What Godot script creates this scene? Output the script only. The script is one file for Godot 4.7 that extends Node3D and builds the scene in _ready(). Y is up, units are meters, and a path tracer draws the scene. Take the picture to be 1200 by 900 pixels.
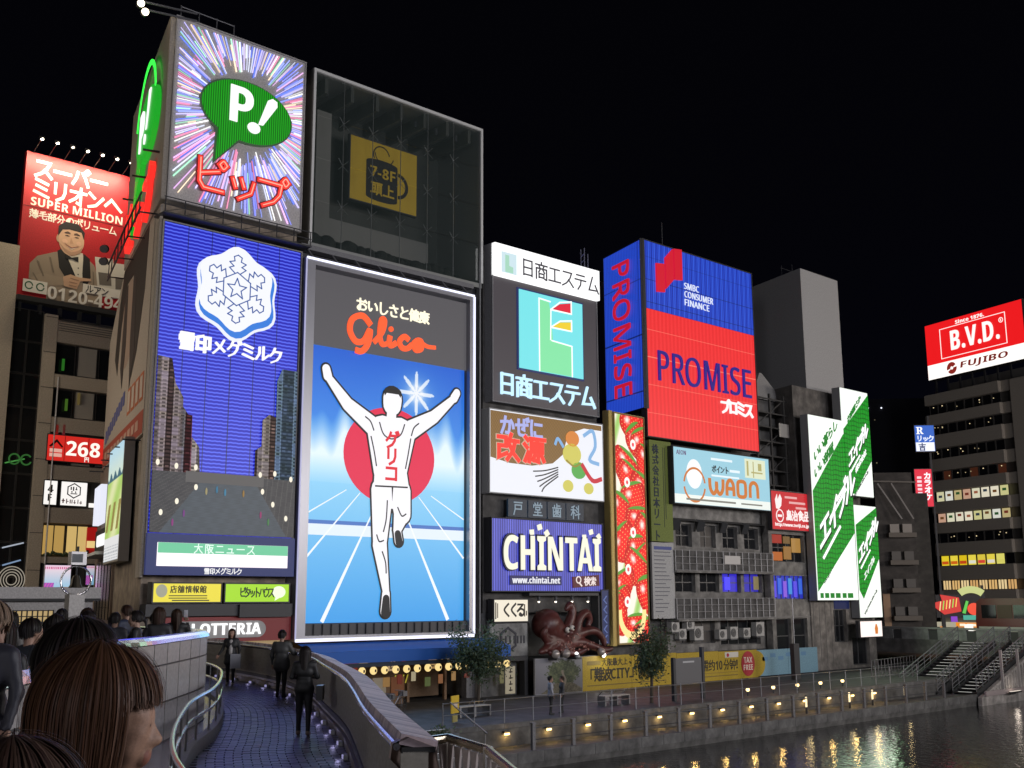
extends Node3D
# A canal-side sign district at night, seen from a bridge: x runs along the north bank, z towards the camera, y up, metres.

const STREET := Vector3(0.2883, 0.0, -0.9575)   # the side streets leave the bank at a slant
const TURN := -106.76                            # turn of a wall that runs along such a street (degrees)
var names := {}
var mats := {}
var meshes := {}
var rng := RandomNumberGenerator.new()
var grain: NoiseTexture2D
var stain: NoiseTexture2D
var font_sans: SystemFont
var font_bold: SystemFont
var font_serif: SystemFont

# Strokes of the Japanese lettering, in a box of 10 by 10 with y down; a stroke that begins with ~ is a smooth curve.
const GLYPHS := {
	"ア": "1,1.5 9,1.5 8,4 6,5.3;5.3,3.5 5,6.5 2.5,9.5",
	"イ": "8.5,1 5.5,4 1.5,6;5.6,4 5.6,9.8",
	"ウ": "5,0.5 5,2.2;1.5,5 1.5,2.3 8.6,2.3 8.2,5.5 6.5,8 3.5,9.7",
	"エ": "1.5,2 8.5,2;5,2 5,8.8;0.6,8.8 9.4,8.8",
	"オ": "1,3 9,3;6.3,0.8 6.3,9.4 4.6,8.7;6,3.4 3.5,6.5 0.8,8.4",
	"カ": "1,3 8.8,3 8.4,7.5 7.4,9.3 5.6,8.8;4.6,0.8 4.3,4.5 3.2,7.3 1,9.4",
	"グ": "4,0.8 3,3.3 1,5.5;3.6,2.6 7.6,2.6 7,5.4 5.2,8 2,9.7;8,0.4 8.7,1.8;9.3,0 10,1.4",
	"ク": "4,0.6 3,3.3 1,5.5;3.6,2.6 8.6,2.6 7.8,5.4 5.8,8 2.2,9.7",
	"ケ": "3.2,0.6 2.6,3 0.8,5.2;2.8,3 9.2,3;6.4,3 6,6.5 3.6,9.5",
	"コ": "1.4,2 8.4,2 8.4,8.8;1.2,8.6 8.4,8.6",
	"ス": "1.6,1.8 8,1.8 6.6,5 4,7.8 1,9.5;5.6,5.8 9.2,9.4",
	"タ": "4,0.6 3,3.3 1,5.5;3.6,2.6 8.6,2.6 7.8,5.4 5.8,8 2.2,9.7;3.6,4.6 7,7",
	"テ": "2,1.6 8,1.6;0.8,4.2 9.2,4.2;5.4,4.2 5,7 3,9.6",
	"ト": "3.6,0.6 3.6,9.7;3.6,4 8,6.2",
	"ニ": "2,2.4 8,2.4;0.8,8.4 9.2,8.4",
	"ハ": "3.4,2.2 2.6,6 0.8,9;6.4,2 8,5.2 9.3,9",
	"パ": "3.2,2.6 2.4,6 0.8,9;6,2.6 7.6,5.4 9,9;~7.6,1.4 8.4,0.5 9.3,1.4;~9.3,1.4 8.4,2.4 7.6,1.4",
	"ピ": "1.6,1 1.6,7.4 2.8,9 8.4,9;7,3.6 1.6,5.2;~7.2,1.5 8.3,0.4 9.4,1.5;~9.4,1.5 8.3,2.7 7.2,1.5",
	"プ": "0.8,2.6 7.8,2.6 7.2,5.8 5.4,8 2.2,9.6;~8,1.5 9,0.4 10,1.5;~10,1.5 9,2.7 8,1.5",
	"ブ": "1,2.4 8.2,2.4 7.4,5.6 5.6,8 2.4,9.6;8.4,0.2 9,1.5;9.6,0 10.2,1.1",
	"ポ": "0.8,3 9.2,3;5,0.6 5,9.5 3.6,8.8;2.8,4.8 0.9,7.8;7.1,4.8 9,7.8;~7.4,1.3 8.3,0.4 9.2,1.3;~9.2,1.3 8.3,2.2 7.4,1.3",
	"ボ": "0.8,3 9.2,3;5,0.6 5,9.5 3.6,8.8;2.8,4.8 0.9,7.8;7.1,4.8 9,7.8;7.4,0.5 8,1.8;9,0.2 9.6,1.5",
	"ミ": "2,1 8,2.6;2.4,4.2 7.4,5.6;1.4,7.4 8.6,9.4",
	"ム": "4.6,0.8 1.8,8.4 8.6,8;6.8,5.2 9.3,9.4",
	"メ": "7.8,0.8 5.6,5 1.2,9.4;2.6,3 8.4,7.6",
	"ュ": "2.8,4.8 7,4.8 6.6,8.8;1.4,8.8 8.8,8.8",
	"ッ": "2,4.4 2.8,6.6;4.6,3.9 5.4,6.1;8.4,4.4 7.6,7.4 4,9.6",
	"ラ": "2,1.4 8,1.4;1,4 8.6,4 7.6,7 3,9.6",
	"リ": "2.4,1 2.4,6;7.6,0.8 7.6,5 6.6,7.8 3.6,9.6",
	"ル": "3,1.4 3,5.4 0.8,9;5.8,0.8 5.8,8.8 9.4,5.8",
	"ロ": "1.6,1.8 1.6,9;1.1,2 8.4,2 8.4,9;1.6,8.5 8.4,8.5",
	"ン": "1.4,1.8 4,3.8;1.2,9 5,7.8 8.8,3.4",
	"ー": "0.8,5 9.2,5",
	"へ": "0.6,6.4 3.8,2.8 9.4,8",
	"い": "~1.6,2 1.6,6 3,8.6 4.2,7;~7.4,2.6 8.8,4.6 9.2,7",
	"お": "1,2.8 7,2.8;~3.6,0.8 3.6,8.8 2,8.8 1.4,7.4 4,5 7,4.8 9,6.4 8,8.6 5.4,9;8,1.6 9.4,3.2",
	"か": "~1,3.4 6,3 6.8,5 6,8.6 4.4,8.8;~3.8,0.8 3,5 1.2,9;~7.8,2.4 9,4.2 9.4,6",
	"く": "~7,0.8 3,5 7.2,9.4",
	"さ": "1.4,3 8.6,2.6;~4.6,0.6 6,3.6 7.4,6;~2.6,6.4 3,8.8 5,9.4 7.6,9.2",
	"し": "~2.6,0.8 2.6,7 4,9.2 6.6,8.8 8.8,6.4",
	"ぜ": "1,4.2 9,3.6;~2.8,1.4 2.8,7.6 4,9.2 8,9.2;6.6,1.2 6.6,6.4 5.4,6;8.4,0.6 9,1.8;9.5,0.2 10,1.4",
	"と": "3,0.8 4,4.4;~8.2,2.6 4,4.6 2,6.8 3,9 8.6,9",
	"に": "1.8,1 1.4,5 1.8,9.4;4.4,2.6 8.8,2.6;~4,7 4.6,8.8 9,8.8",
	"の": "~5.4,2 4.8,5.6 3,8.4 1.6,7 1.6,4.6 4,2 7,1.8 9,4 8.6,7 6,9.4",
	"ら": "4,0.8 6,1.8;~2.6,2.4 2.2,6 4.4,4.8 7.4,5 8.4,7 7,9 4,9.4",
	"る": "2.4,1.2 7.4,1.2 2,6;~2,6 5,4.4 8.2,5.4 8.2,8 6,9.4 4,8.8 4.6,7.6 6,8.6",
	"雪": "1.6,0.8 8.4,0.8;1,4.2 1,2.4 9,2.4 8.6,4.2;5,0.8 5,4.6;2.8,3.3 4,3.3;6,3.3 7.4,3.3;2.8,4.5 4,4.5;6,4.5 7.4,4.5;1.8,5.8 8.2,5.8 8.2,9.6;2.2,7.6 8.2,7.6;1.6,9.4 8.2,9.4",
	"印": "4.4,1 1.4,1.8 1.4,8.6;1.4,4.8 4.6,4.8;1.2,8.4 4.8,8.4;6,1.6 9,1.6 9,7.6 7.6,7.6;6,1.6 6,9.8",
	"大": "0.8,3.4 9.2,3.4;5,0.6 4.6,4.6 3.4,7.4 0.8,9.6;5.2,4.2 7,7.4 9.4,9.6",
	"阪": "1,1.2 3.8,1.2 2.6,3.8 3.8,5.8 3,7;1,1.2 1,9.6;5,1.6 9.4,1.6;5.2,1.6 5.2,5 4,9.4;5.4,4 8.8,4 7.6,7 4.8,9.6;5.8,5.4 7.4,8 9.6,9.6",
	"薄": "0.8,1.6 9.2,1.6;3,0.4 3,2.8;7,0.4 7,2.8;1,3.6 2,4.4;0.8,5.6 1.8,6.4;0.8,9.6 2,7.4;3.4,3.4 9.4,3.4;6.2,2.6 6.2,6.6;4,4.4 8.8,4.4 8.8,6.6;4,4.4 4,6.6;4,5.5 8.8,5.5;3.2,7.8 9.6,7.8;7.6,7 7.6,9.6 6.6,9.4;4.6,8.4 5.4,9.2",
	"毛": "7,0.8 2.6,1.8;1.8,3.8 8.4,3;0.8,6.2 9.2,5.4;4.8,1.4 4.8,8.6 5.6,9.4 9,9.4 9,8",
	"部": "0.8,2.2 5.6,2.2;3.2,0.8 3.2,2.2;1.8,3 2.3,4.6;4.6,3 4,4.6;0.4,5 6,5;1.4,6.4 1.4,9.4;1.4,6.4 5,6.4 5,9.4;1.4,9.2 5,9.2;7,1.2 9.2,1.2 8,3.8 9.4,6 8.2,7.2;7,1.2 7,9.8",
	"分": "3.8,0.8 2.8,3 0.8,5;6.2,0.8 7.2,3 9.2,5;2.4,5.2 7.4,5.2 7,9 5.6,9.2;4.6,5.2 4,7.4 1.8,9.6",
	"健": "2.6,0.6 1.6,3 0.6,4.6;1.8,3 1.8,9.8;3,1.8 4.4,1.8 3.6,4.4 4.4,4.4 3,8.6;3.2,6 5,8.8 9.6,9.4;5,1.8 8.6,1.8 8.6,4.6;5,3.2 9.6,3.2;5,4.6 8.6,4.6;5,6 9,6;4.8,7.4 9.4,7.4;6.8,0.8 6.8,8.8",
	"康": "5.2,0.4 5.2,1.6;1.2,1.8 9.4,1.8;1.4,1.8 1.4,6 0.6,9.6;3,3 8.2,3 8.2,5.4;2.2,4.2 9.4,4.2;3,5.4 8.2,5.4;5.5,2.2 5.5,9.4 4.6,9;3,6.6 4.2,7.4;4.4,7.8 2.4,9.2;8.6,6.4 7,7.4;6,6.8 9.4,9.4",
	"日": "2,1 2,9.4;2,1.2 8,1.2 8,9.4;2,5.2 8,5.2;2,9 8,9",
	"商": "5,0.4 5,1.6;0.8,1.8 9.2,1.8;3.2,2.2 3.8,3.4;6.8,2.2 6.2,3.4;1.2,9.6 1.2,3.8 8.8,3.8 8.8,9.4 7.6,9.2;4,4.2 3,5.8;6,4.2 7.2,5.8;3.2,6.6 3.2,8.8;3.2,6.6 6.8,6.6 6.8,8.8;3.2,8.6 6.8,8.6",
	"改": "1,2 4.2,2 4.2,5;1.2,5 4.2,5;1.2,5 1.2,9 4.4,7.6;6.4,0.8 5,4.6;5.6,3 9.4,3;8.2,3 7.2,6.6 4.8,9.6;5.8,4.6 7.4,7.4 9.6,9.6",
	"源": "1,1 2,2;0.6,3.6 1.6,4.6;0.8,9.4 2.2,6.4;3.2,1.4 9.6,1.4;3.6,1.4 3.6,5.4 2.6,9.6;6.6,1.6 6,2.8;4.8,3 4.8,6;4.8,3 8.6,3 8.6,6;4.8,4.5 8.6,4.5;4.8,6 8.6,6;6.7,6 6.7,9.4 5.8,9.2;5.2,7 4.4,9;8.2,7 9.2,9",
	"戸": "1.4,1.2 8.8,1.2;2.2,3 8.2,3 8.2,5.8 2.2,5.8;2.2,3 2.2,6 1,9.6",
	"堂": "5,0.4 5,1.8;2.2,0.8 3,2;7.8,0.8 7,2;1,3.6 1,2.2 9,2.2 9,3.6;3,3.6 3,5.4;3,3.6 7,3.6 7,5.4;3,5.4 7,5.4;2,7.2 8,7.2;5,5.6 5,9.2;0.8,9.3 9.2,9.3",
	"歯": "5,0.4 5,3;2.6,1.4 2.6,3;5,1.6 8,1.6;0.8,3.2 9.2,3.2;1.4,4.4 1.4,9.4;8.6,4.4 8.6,9.4;1.4,9.2 8.6,9.2;5,4 5,8.4;2.6,6 7.4,6;3.4,4.4 4,5.4;6.6,4.4 6,5.4;4.6,6.4 2.6,8.2;5.4,6.4 7.4,8.2",
	"科": "4,0.8 1.2,1.8;0.6,3.6 4.8,3.6;2.8,1.4 2.8,9.8;2.6,4.2 0.6,7.4;3,4.8 4.4,6.2;6,1.6 7,2.8;5.8,4 6.8,5.2;4.8,7.4 9.6,6.4;8.2,0.6 8.2,9.8",
	"検": "0.6,3 4,3;2.4,0.6 2.4,9.8;2.2,3.6 0.6,6.8;2.6,4.4 3.8,5.8;6.8,0.6 4.2,3.2;6.8,0.6 9.6,3.2;5.4,3.2 8.2,3.2;5,4.4 5,6.6;5,4.4 8.6,4.4 8.6,6.6;5,6.6 8.6,6.6;6.8,3.2 6.6,7 4.2,9.6;6.8,6.8 9.6,9.6",
	"索": "1.4,1.6 8.6,1.6;5,0.4 5,2.8;0.8,4.4 0.8,3 9.2,3 9.2,4.4;5.4,3.6 3.2,5.2 6,5.4;7,4.8 2.2,7 8.2,6.6;5,6.8 5,9.6;3,7.8 1.6,9.2;7,7.6 8.6,9",
	"株": "0.6,3 4,3;2.4,0.6 2.4,9.8;2.2,3.6 0.6,6.8;2.6,4.4 3.8,5.8;5.6,0.8 4.8,3.2;5,2.6 9,2.6;4.2,5 9.6,5;7,0.6 7,9.8;6.8,5.4 4.2,8.8;7.2,5.4 9.6,8.6",
	"式": "0.8,2.6 9.2,2.6;1.6,5.4 5.4,5.4;3.4,5.4 3.4,8.6;1,9 6,8.2;6.4,0.6 6.8,5 8.4,9 9.4,7.2;7.8,0.8 8.8,1.8",
	"会": "5,0.4 0.6,4.2;5,0.4 9.4,4.2;3,4 7,4;1.6,5.8 8.4,5.8;4.6,5.8 2.6,9 8,8.8;6.6,7 8.6,9.6",
	"社": "2.6,0.6 3.2,1.6;0.8,2.6 4.4,2.6 0.6,6.8;2.6,4.8 2.6,9.8;3,5 4.2,6.4;5.4,3.8 9.2,3.8;7.2,1 7.2,9;4.8,9 9.6,9",
	"本": "0.8,2.8 9.2,2.8;5,0.5 5,9.7;4.7,3.2 3,6 0.8,8;5.3,3.2 7,6 9.2,8;3,7.4 7,7.4",
	"鳥": "4.8,0.3 4,1.4;2.4,1.4 7.6,1.4 7.6,4.4;2.4,1.4 2.4,6.8;2.4,2.9 7.6,2.9;2.4,4.4 7.6,4.4;2.4,5.6 9,5.6;2.4,6.8 8.8,6.8 8.6,9.2 7.4,9.4;1,7.8 1,9.4;3,8 3.2,9.2;4.8,8 5,9;6.4,7.8 6.8,8.8",
	"治": "1,1 2,2;0.6,3.8 1.6,4.8;0.8,9.4 2.4,6.6;6,0.6 4,4.4 8.4,4;7.4,2.4 9.2,5;4.4,5.8 4.4,9.6;4.4,5.8 8.6,5.8 8.6,9.6;4.4,9.2 8.6,9.2",
	"食": "5,0.3 0.6,3.4;5,0.3 9.4,3.4;5,2.2 5,3.4;2.8,3.4 7.4,3.4 7.4,6;2.8,3.4 2.8,9.2 5,8.2;2.8,4.7 7.4,4.7;2.8,6 7.4,6;8.4,6.4 6,7.6;4.8,6.2 9.4,9.5",
	"品": "3,0.8 3,4;3,0.8 7,0.8 7,4;3,4 7,4;0.8,5.6 0.8,9.4;0.8,5.6 4.4,5.6 4.4,9.4;0.8,9.2 4.4,9.2;5.6,5.6 5.6,9.4;5.6,5.6 9.2,5.6 9.2,9.4;5.6,9.2 9.2,9.2",
	"暮": "0.8,1.2 9.2,1.2;3,0.2 3,2;7,0.2 7,2;2.8,2.4 2.8,4.6;2.8,2.4 7.2,2.4 7.2,4.6;2.8,3.5 7.2,3.5;0.8,5.6 9.2,5.6;4.6,4.6 0.8,7.6;5.8,5.6 9.2,7.4;3,6.8 3,9.8;3,6.8 7,6.8 7,9.8;3,8.2 7,8.2;3,9.6 7,9.6",
	"屋": "1.6,1 8.8,1 8.8,3 1.6,3;1.6,1 1.6,6 0.6,9.6;2.8,4.4 9,4.4;5,4.4 3.4,6 8,5.8;7,5 8.4,6.4;5.6,6 5.6,9.3;3,7.6 8.6,7.6;2,9.4 9.6,9.4",
	"店": "5.2,0.3 5.2,1.6;1.2,1.7 9.4,1.7;1.6,1.7 1.6,6 0.6,9.6;5.6,2.4 5.6,5.8;5.6,4 9,4;3,5.8 3,9.6;3,5.8 8.4,5.8 8.4,9.6;3,9.2 8.4,9.2",
	"舗": "2.6,0.4 0.4,3;2.6,0.4 4.6,3;1.2,3.4 4,3.4;0.8,5 4.4,5;2.6,3.4 2.6,6.4;1,6.6 1,9.4;1,6.6 4.2,6.6 4.2,9.4;1,9.2 4.2,9.2;5.2,1.8 9.6,1.8;7.4,0.4 7.4,9.6;5.6,3.2 5.6,9.6;5.6,3.2 9.2,3.2 9.2,9.4;5.6,5.2 9.2,5.2;5.6,7.2 9.2,7.2",
	"情": "2,0.6 2,9.8;0.8,3 1.2,4.6;3.2,2.4 3.6,3.8;4.4,1.4 9.4,1.4;6.9,0.4 6.9,4.4;4.8,2.9 9,2.9;4.2,4.4 9.6,4.4;5,5.6 5,9.7;5,5.6 8.8,5.6 8.8,9.5;5,7 8.8,7;5,8.3 8.8,8.3",
	"報": "0.8,2 4.8,2;2.8,0.4 2.8,3.8;0.4,3.8 5.2,3.8;1.6,4.2 2,5.4;4,4.2 3.6,5.4;0.8,5.8 4.8,5.8;0.4,7.4 5.2,7.4;2.8,5.8 2.8,9.8;6,1 9,1 9,3.6;6,1 6,9.8;6,4.8 9,4.8 6.4,9.4;6.8,6 9.6,9.4",
	"館": "2.6,0.4 0.4,3.2;2.6,0.4 4.8,3;1.2,3.6 4,3.6 4,6.2;1.2,3.6 1.2,9 3.4,8.2;1.2,5 4,5;1.2,6.2 4,6.2;3,6.8 4.6,9;7.4,0.4 7.4,1.4;5.2,3 5.2,1.6 9.6,1.6 9.6,3;5.8,3.6 5.8,9.6;5.8,3.6 9,3.6 9,5.8;5.8,5.8 9,5.8;5.8,7.2 9.2,7.2 9.2,9.4;5.8,9.4 9.2,9.4",
	"難": "0.4,1.6 4.8,1.6;1.6,0.4 1.6,2.8;3.6,0.4 3.6,2.8;1,3.4 1,5.2;1,3.4 4.2,3.4 4.2,5.2;1,5.2 4.2,5.2;0.4,6.8 4.8,6.8;2.6,2.8 2.6,7 0.6,9.6;2.8,7 4.8,9.4;6.4,0.6 5.2,3.4;6,2.4 6,9.8;7.8,0.8 7.4,2.4;6,2.6 9.6,2.6;6,4.8 9.4,4.8;6,7 9.4,7;6,9.3 9.8,9.3;7.8,2.6 7.8,9.3",
	"波": "1,1 2,2;0.6,3.8 1.6,4.8;0.8,9.4 2.4,6.6;3.8,2.4 9.2,2.4 8.8,3.8;3.8,2.4 3.8,5.4 2.8,9.6;6.4,0.6 6.4,4.8;4,4.8 8.6,4.8 7.2,7.6 4,9.6;5,5.6 7,8 9.6,9.6",
	"最": "2.6,0.6 2.6,3.6;2.6,0.6 7.4,0.6 7.4,3.6;2.6,2 7.4,2;2.6,3.5 7.4,3.5;0.6,4.8 9.4,4.8;1.6,4.8 1.6,8.8;4.4,4.8 4.4,9.8;1.6,6.2 4.4,6.2;1.6,7.5 4.4,7.5;0.6,9 4.8,8.6;5.4,6 9,6 7.8,8 5.2,9.7;5.8,6.8 9.5,9.6",
	"只": "2,1 2,5.6;2,1 8,1 8,5.6;2,5.6 8,5.6;3.6,6.6 1,9.5;6.4,6.6 9,9.5",
	"需": "1.6,0.6 8.4,0.6;1,3.4 1,2 9,2 9,3.4;5,0.6 5,3.8;2.8,2.9 4,2.9;6,2.9 7.2,2.9;1.2,5 8.8,5;4.8,5 4.4,6.2;1.6,9.8 1.6,6.4 8.4,6.4 8.4,9.6;4,6.4 4,9.4;6.2,6.4 6.2,9.4",
	"约": "3,0.6 0.8,3.4 2.8,3.2;4,2.6 0.8,6.4 4,6;0.6,9 4.2,8.2;6.4,0.6 5,4;5.8,2.6 9.2,2.6 8.8,8.8 7.4,9.4;6,4.8 7.2,6.4",
	"钟": "2.4,0.5 0.6,3.2;1.8,2.2 4.4,2.2;1,4.2 4,4.2;0.6,6 4.4,6;2.4,4.2 2.4,9.4 4.2,8;5.2,2.6 5.2,6.6;5.2,2.6 9.4,2.6 9.4,6.6;5.2,6.2 9.4,6.2;7.3,0.5 7.3,9.8",
	"上": "5,0.8 5,9;5,4 8.6,4;0.6,9 9.4,9",
	"頭": "0.8,1.4 4.6,1.4;1.4,3 1.4,5.4;1.4,3 4,3 4,5.4;1.4,5.4 4,5.4;1.4,6.2 1.8,7.6;4,6.2 3.4,7.8;0.4,8.6 5,8;5.2,1.2 9.8,1.2;7.4,1.2 7,2.6;5.8,2.6 5.8,7.6;5.8,2.6 9.2,2.6 9.2,7.6;5.8,4.2 9.2,4.2;5.8,5.8 9.2,5.8;5.8,7.4 9.2,7.4;6.8,7.8 5.2,9.7;8,7.8 9.7,9.6",
	"吉": "1,2.4 9,2.4;5,0.5 5,4.8;2,4.8 8,4.8;2.4,6.4 2.4,9.6;2.4,6.4 7.6,6.4 7.6,9.6;2.4,9.3 7.6,9.3",
	"円": "1.4,1.2 1.4,9.6;1.4,1.4 8.6,1.4 8.6,9.4;5,1.4 5,5.2;1.4,5.2 8.6,5.2",
	"「": "9,1.5 5.5,1.5 5.5,8",
	"」": "4.5,2 4.5,8.5 1,8.5",
}


# ---------- naming ----------
func numbered(called: String) -> String:
	if not names.has(called):
		names[called] = 0
		return called
	names[called] += 1
	return "%s_%03d" % [called, names[called]]

func tag(o: Node3D, label: String, category: String, group := "") -> Node3D:
	o.set_meta("label", label)
	o.set_meta("category", category)
	if group != "":
		o.set_meta("group", group)
	return o

func thing(called: String, label: String, category: String, at := Vector3.ZERO, turn := 0.0, group := "") -> Node3D:
	var o := Node3D.new()
	o.name = numbered(called)
	add_child(o)
	o.position = at
	o.rotation_degrees.y = turn
	return tag(o, label, category, group)

func setting(called: String, at := Vector3.ZERO) -> Node3D:
	var o := Node3D.new()
	o.name = numbered(called)
	add_child(o)
	o.position = at
	o.set_meta("kind", "structure")
	return o

func copy(o: Node3D, base: String, label := "") -> Node3D:
	var c: Node3D = o.duplicate()
	c.name = numbered(base)
	add_child(c)
	if label != "":
		c.set_meta("label", label)
	return c

# ---------- materials ----------
func lin(r: float, g: float, b: float) -> Color:
	return Color(r, g, b).linear_to_srgb()

func paint(r: float, g: float, b: float, rough := 0.75, metal := 0.0, noisy := 0.0, spec := 0.5) -> StandardMaterial3D:
	var key := "p%.3f %.3f %.3f %.2f %.2f %.2f %.2f" % [r, g, b, rough, metal, noisy, spec]
	if not mats.has(key):
		var m := StandardMaterial3D.new()
		m.albedo_color = lin(r, g, b)
		m.roughness = rough
		m.metallic = metal
		m.metallic_specular = spec
		if noisy > 0.0:
			m.albedo_texture = stain if noisy > 0.5 else grain
			m.uv1_triplanar = true
			m.uv1_world_triplanar = true
			m.uv1_scale = Vector3.ONE * (0.22 if noisy > 0.5 else 0.6)
		mats[key] = m
	return mats[key]

func glow(c: Color, e := 1.0) -> StandardMaterial3D:
	var key := "g%s %.2f" % [c.to_html(false), e]
	if not mats.has(key):
		var m := StandardMaterial3D.new()
		m.albedo_color = Color(c.r * 0.25, c.g * 0.25, c.b * 0.25)
		m.roughness = 0.45
		m.emission_enabled = true
		m.emission = c
		m.emission_energy_multiplier = e
		mats[key] = m
	return mats[key]

func hexglow(h: String, e := 1.0) -> StandardMaterial3D:
	return glow(Color.html(h), e)

func picture(w: int, h: int, f: Callable) -> ImageTexture:
	var im := Image.create(w, h, false, Image.FORMAT_RGB8)
	for y in h:
		for x in w:
			im.set_pixel(x, y, f.call((x + 0.5) / w, (y + 0.5) / h))
	return ImageTexture.create_from_image(im)

func lit_print(t: Texture2D, e := 1.0) -> StandardMaterial3D:
	var m := StandardMaterial3D.new()
	m.albedo_color = Color(0.03, 0.03, 0.03)
	m.roughness = 0.4
	m.emission_enabled = true
	m.emission = Color.BLACK
	m.emission_texture = t
	m.emission_energy_multiplier = e
	return m

func plain_print(t: Texture2D, rough := 0.6) -> StandardMaterial3D:
	var m := StandardMaterial3D.new()
	m.albedo_texture = t
	m.roughness = rough
	return m

func pane(r: float, g: float, b: float, alpha: float) -> StandardMaterial3D:
	var key := "glass%.2f %.2f %.2f %.2f" % [r, g, b, alpha]
	if not mats.has(key):
		var m := StandardMaterial3D.new()
		m.transparency = BaseMaterial3D.TRANSPARENCY_ALPHA
		m.albedo_color = Color(r, g, b, alpha)
		m.roughness = 0.05
		mats[key] = m
	return mats[key]

# ---------- shapes ----------
func hang(parent: Node3D, called: String, mesh: Mesh, m: Material, at := Vector3.ZERO) -> MeshInstance3D:
	var o := MeshInstance3D.new()
	o.name = called
	o.mesh = mesh
	o.material_override = m
	o.position = at
	parent.add_child(o, true)
	return o

func box(parent: Node3D, called: String, centre: Vector3, size: Vector3, m: Material) -> MeshInstance3D:
	var key := "b%.3f %.3f %.3f" % [size.x, size.y, size.z]
	if not meshes.has(key):
		var b := BoxMesh.new()
		b.size = size
		meshes[key] = b
	return hang(parent, called, meshes[key], m, centre)

func span(parent: Node3D, called: String, a: Vector3, b: Vector3, m: Material) -> MeshInstance3D:   # a box between two opposite corners
	return box(parent, called, (a + b) / 2, (b - a).abs(), m)

func tri(st: SurfaceTool, a: Vector3, b: Vector3, c: Vector3, n: Vector3) -> void:
	if (b - a).cross(c - a).dot(n) > 0.0:
		var k := b
		b = c
		c = k
	for p in [a, b, c]:
		st.set_normal(n)
		st.add_vertex(p)

func quad(st: SurfaceTool, a: Vector3, b: Vector3, c: Vector3, d: Vector3, n: Vector3) -> void:
	tri(st, a, b, c, n)
	tri(st, a, c, d, n)

func begin() -> SurfaceTool:
	var st := SurfaceTool.new()
	st.begin(Mesh.PRIMITIVE_TRIANGLES)
	return st

func add_block(st: SurfaceTool, c: Vector3, s: Vector3, basis := Basis.IDENTITY) -> void:
	var x := basis.x * s.x / 2
	var y := basis.y * s.y / 2
	var z := basis.z * s.z / 2
	quad(st, c + x - y - z, c + x + y - z, c + x + y + z, c + x - y + z, basis.x)
	quad(st, c - x - y - z, c - x + y - z, c - x + y + z, c - x - y + z, -basis.x)
	quad(st, c + y - x - z, c + y + x - z, c + y + x + z, c + y - x + z, basis.y)
	quad(st, c - y - x - z, c - y + x - z, c - y + x + z, c - y - x + z, -basis.y)
	quad(st, c + z - x - y, c + z + x - y, c + z + x + y, c + z - x + y, basis.z)
	quad(st, c - z - x - y, c - z + x - y, c - z + x + y, c - z - x + y, -basis.z)

func add_tube(st: SurfaceTool, a: Vector3, b: Vector3, r: float, sides := 8, r2 := -1.0) -> void:
	if r2 < 0.0:
		r2 = r
	var d := (b - a).normalized()
	var u := d.cross(Vector3.UP if absf(d.y) < 0.9 else Vector3.RIGHT).normalized()
	var v := d.cross(u)
	for i in sides:
		var p := TAU * i / sides
		var q := TAU * (i + 1) / sides
		var n0 := u * cos(p) + v * sin(p)
		var n1 := u * cos(q) + v * sin(q)
		var n := (n0 + n1).normalized()
		quad(st, a + n0 * r, a + n1 * r, b + n1 * r2, b + n0 * r2, n)
		tri(st, a, a + n0 * r, a + n1 * r, -d)
		tri(st, b, b + n0 * r2, b + n1 * r2, d)

func bar(parent: Node3D, called: String, a: Vector3, b: Vector3, r: float, m: Material, sides := 8) -> MeshInstance3D:
	var st := begin()
	add_tube(st, a, b, r, sides)
	return hang(parent, called, st.commit(), m)

func beam(parent: Node3D, called: String, a: Vector3, b: Vector3, w: float, h: float, m: Material) -> MeshInstance3D:
	var st := begin()
	var d := b - a
	var z := d.normalized()
	var x := z.cross(Vector3.UP).normalized() if absf(z.y) < 0.98 else Vector3.RIGHT
	add_block(st, (a + b) / 2, Vector3(w, h, d.length()), Basis(x, z.cross(x) * -1.0, z))
	return hang(parent, called, st.commit(), m)

func ball(parent: Node3D, called: String, c: Vector3, r: float, m: Material, squash := 1.0) -> MeshInstance3D:
	var key := "s%.3f %.2f" % [r, squash]
	if not meshes.has(key):
		var s := SphereMesh.new()
		s.radius = r
		s.height = 2 * r * squash
		s.radial_segments = 12
		s.rings = 6
		meshes[key] = s
	return hang(parent, called, meshes[key], m, c)

func prism(parent: Node3D, called: String, foot: Array, y0: float, y1: float, m: Material) -> MeshInstance3D:   # foot: corners (x, z)
	var st := begin()
	var pts := PackedVector2Array(foot)
	var mid := Vector2.ZERO
	for p in pts:
		mid += p / pts.size()
	for i in pts.size():
		var a := pts[i]
		var b := pts[(i + 1) % pts.size()]
		var e := (b - a).normalized()
		var n := Vector3(e.y, 0, -e.x)
		var out := (a + b) / 2 - mid
		if n.x * out.x + n.z * out.y < 0:
			n = -n
		quad(st, Vector3(a.x, y0, a.y), Vector3(b.x, y0, b.y), Vector3(b.x, y1, b.y), Vector3(a.x, y1, a.y), n)
	var idx := Geometry2D.triangulate_polygon(pts)
	for i in range(0, idx.size(), 3):
		var t := [pts[idx[i]], pts[idx[i + 1]], pts[idx[i + 2]]]
		tri(st, Vector3(t[0].x, y1, t[0].y), Vector3(t[1].x, y1, t[1].y), Vector3(t[2].x, y1, t[2].y), Vector3.UP)
		tri(st, Vector3(t[0].x, y0, t[0].y), Vector3(t[1].x, y0, t[1].y), Vector3(t[2].x, y0, t[2].y), Vector3.DOWN)
	return hang(parent, called, st.commit(), m)

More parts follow.
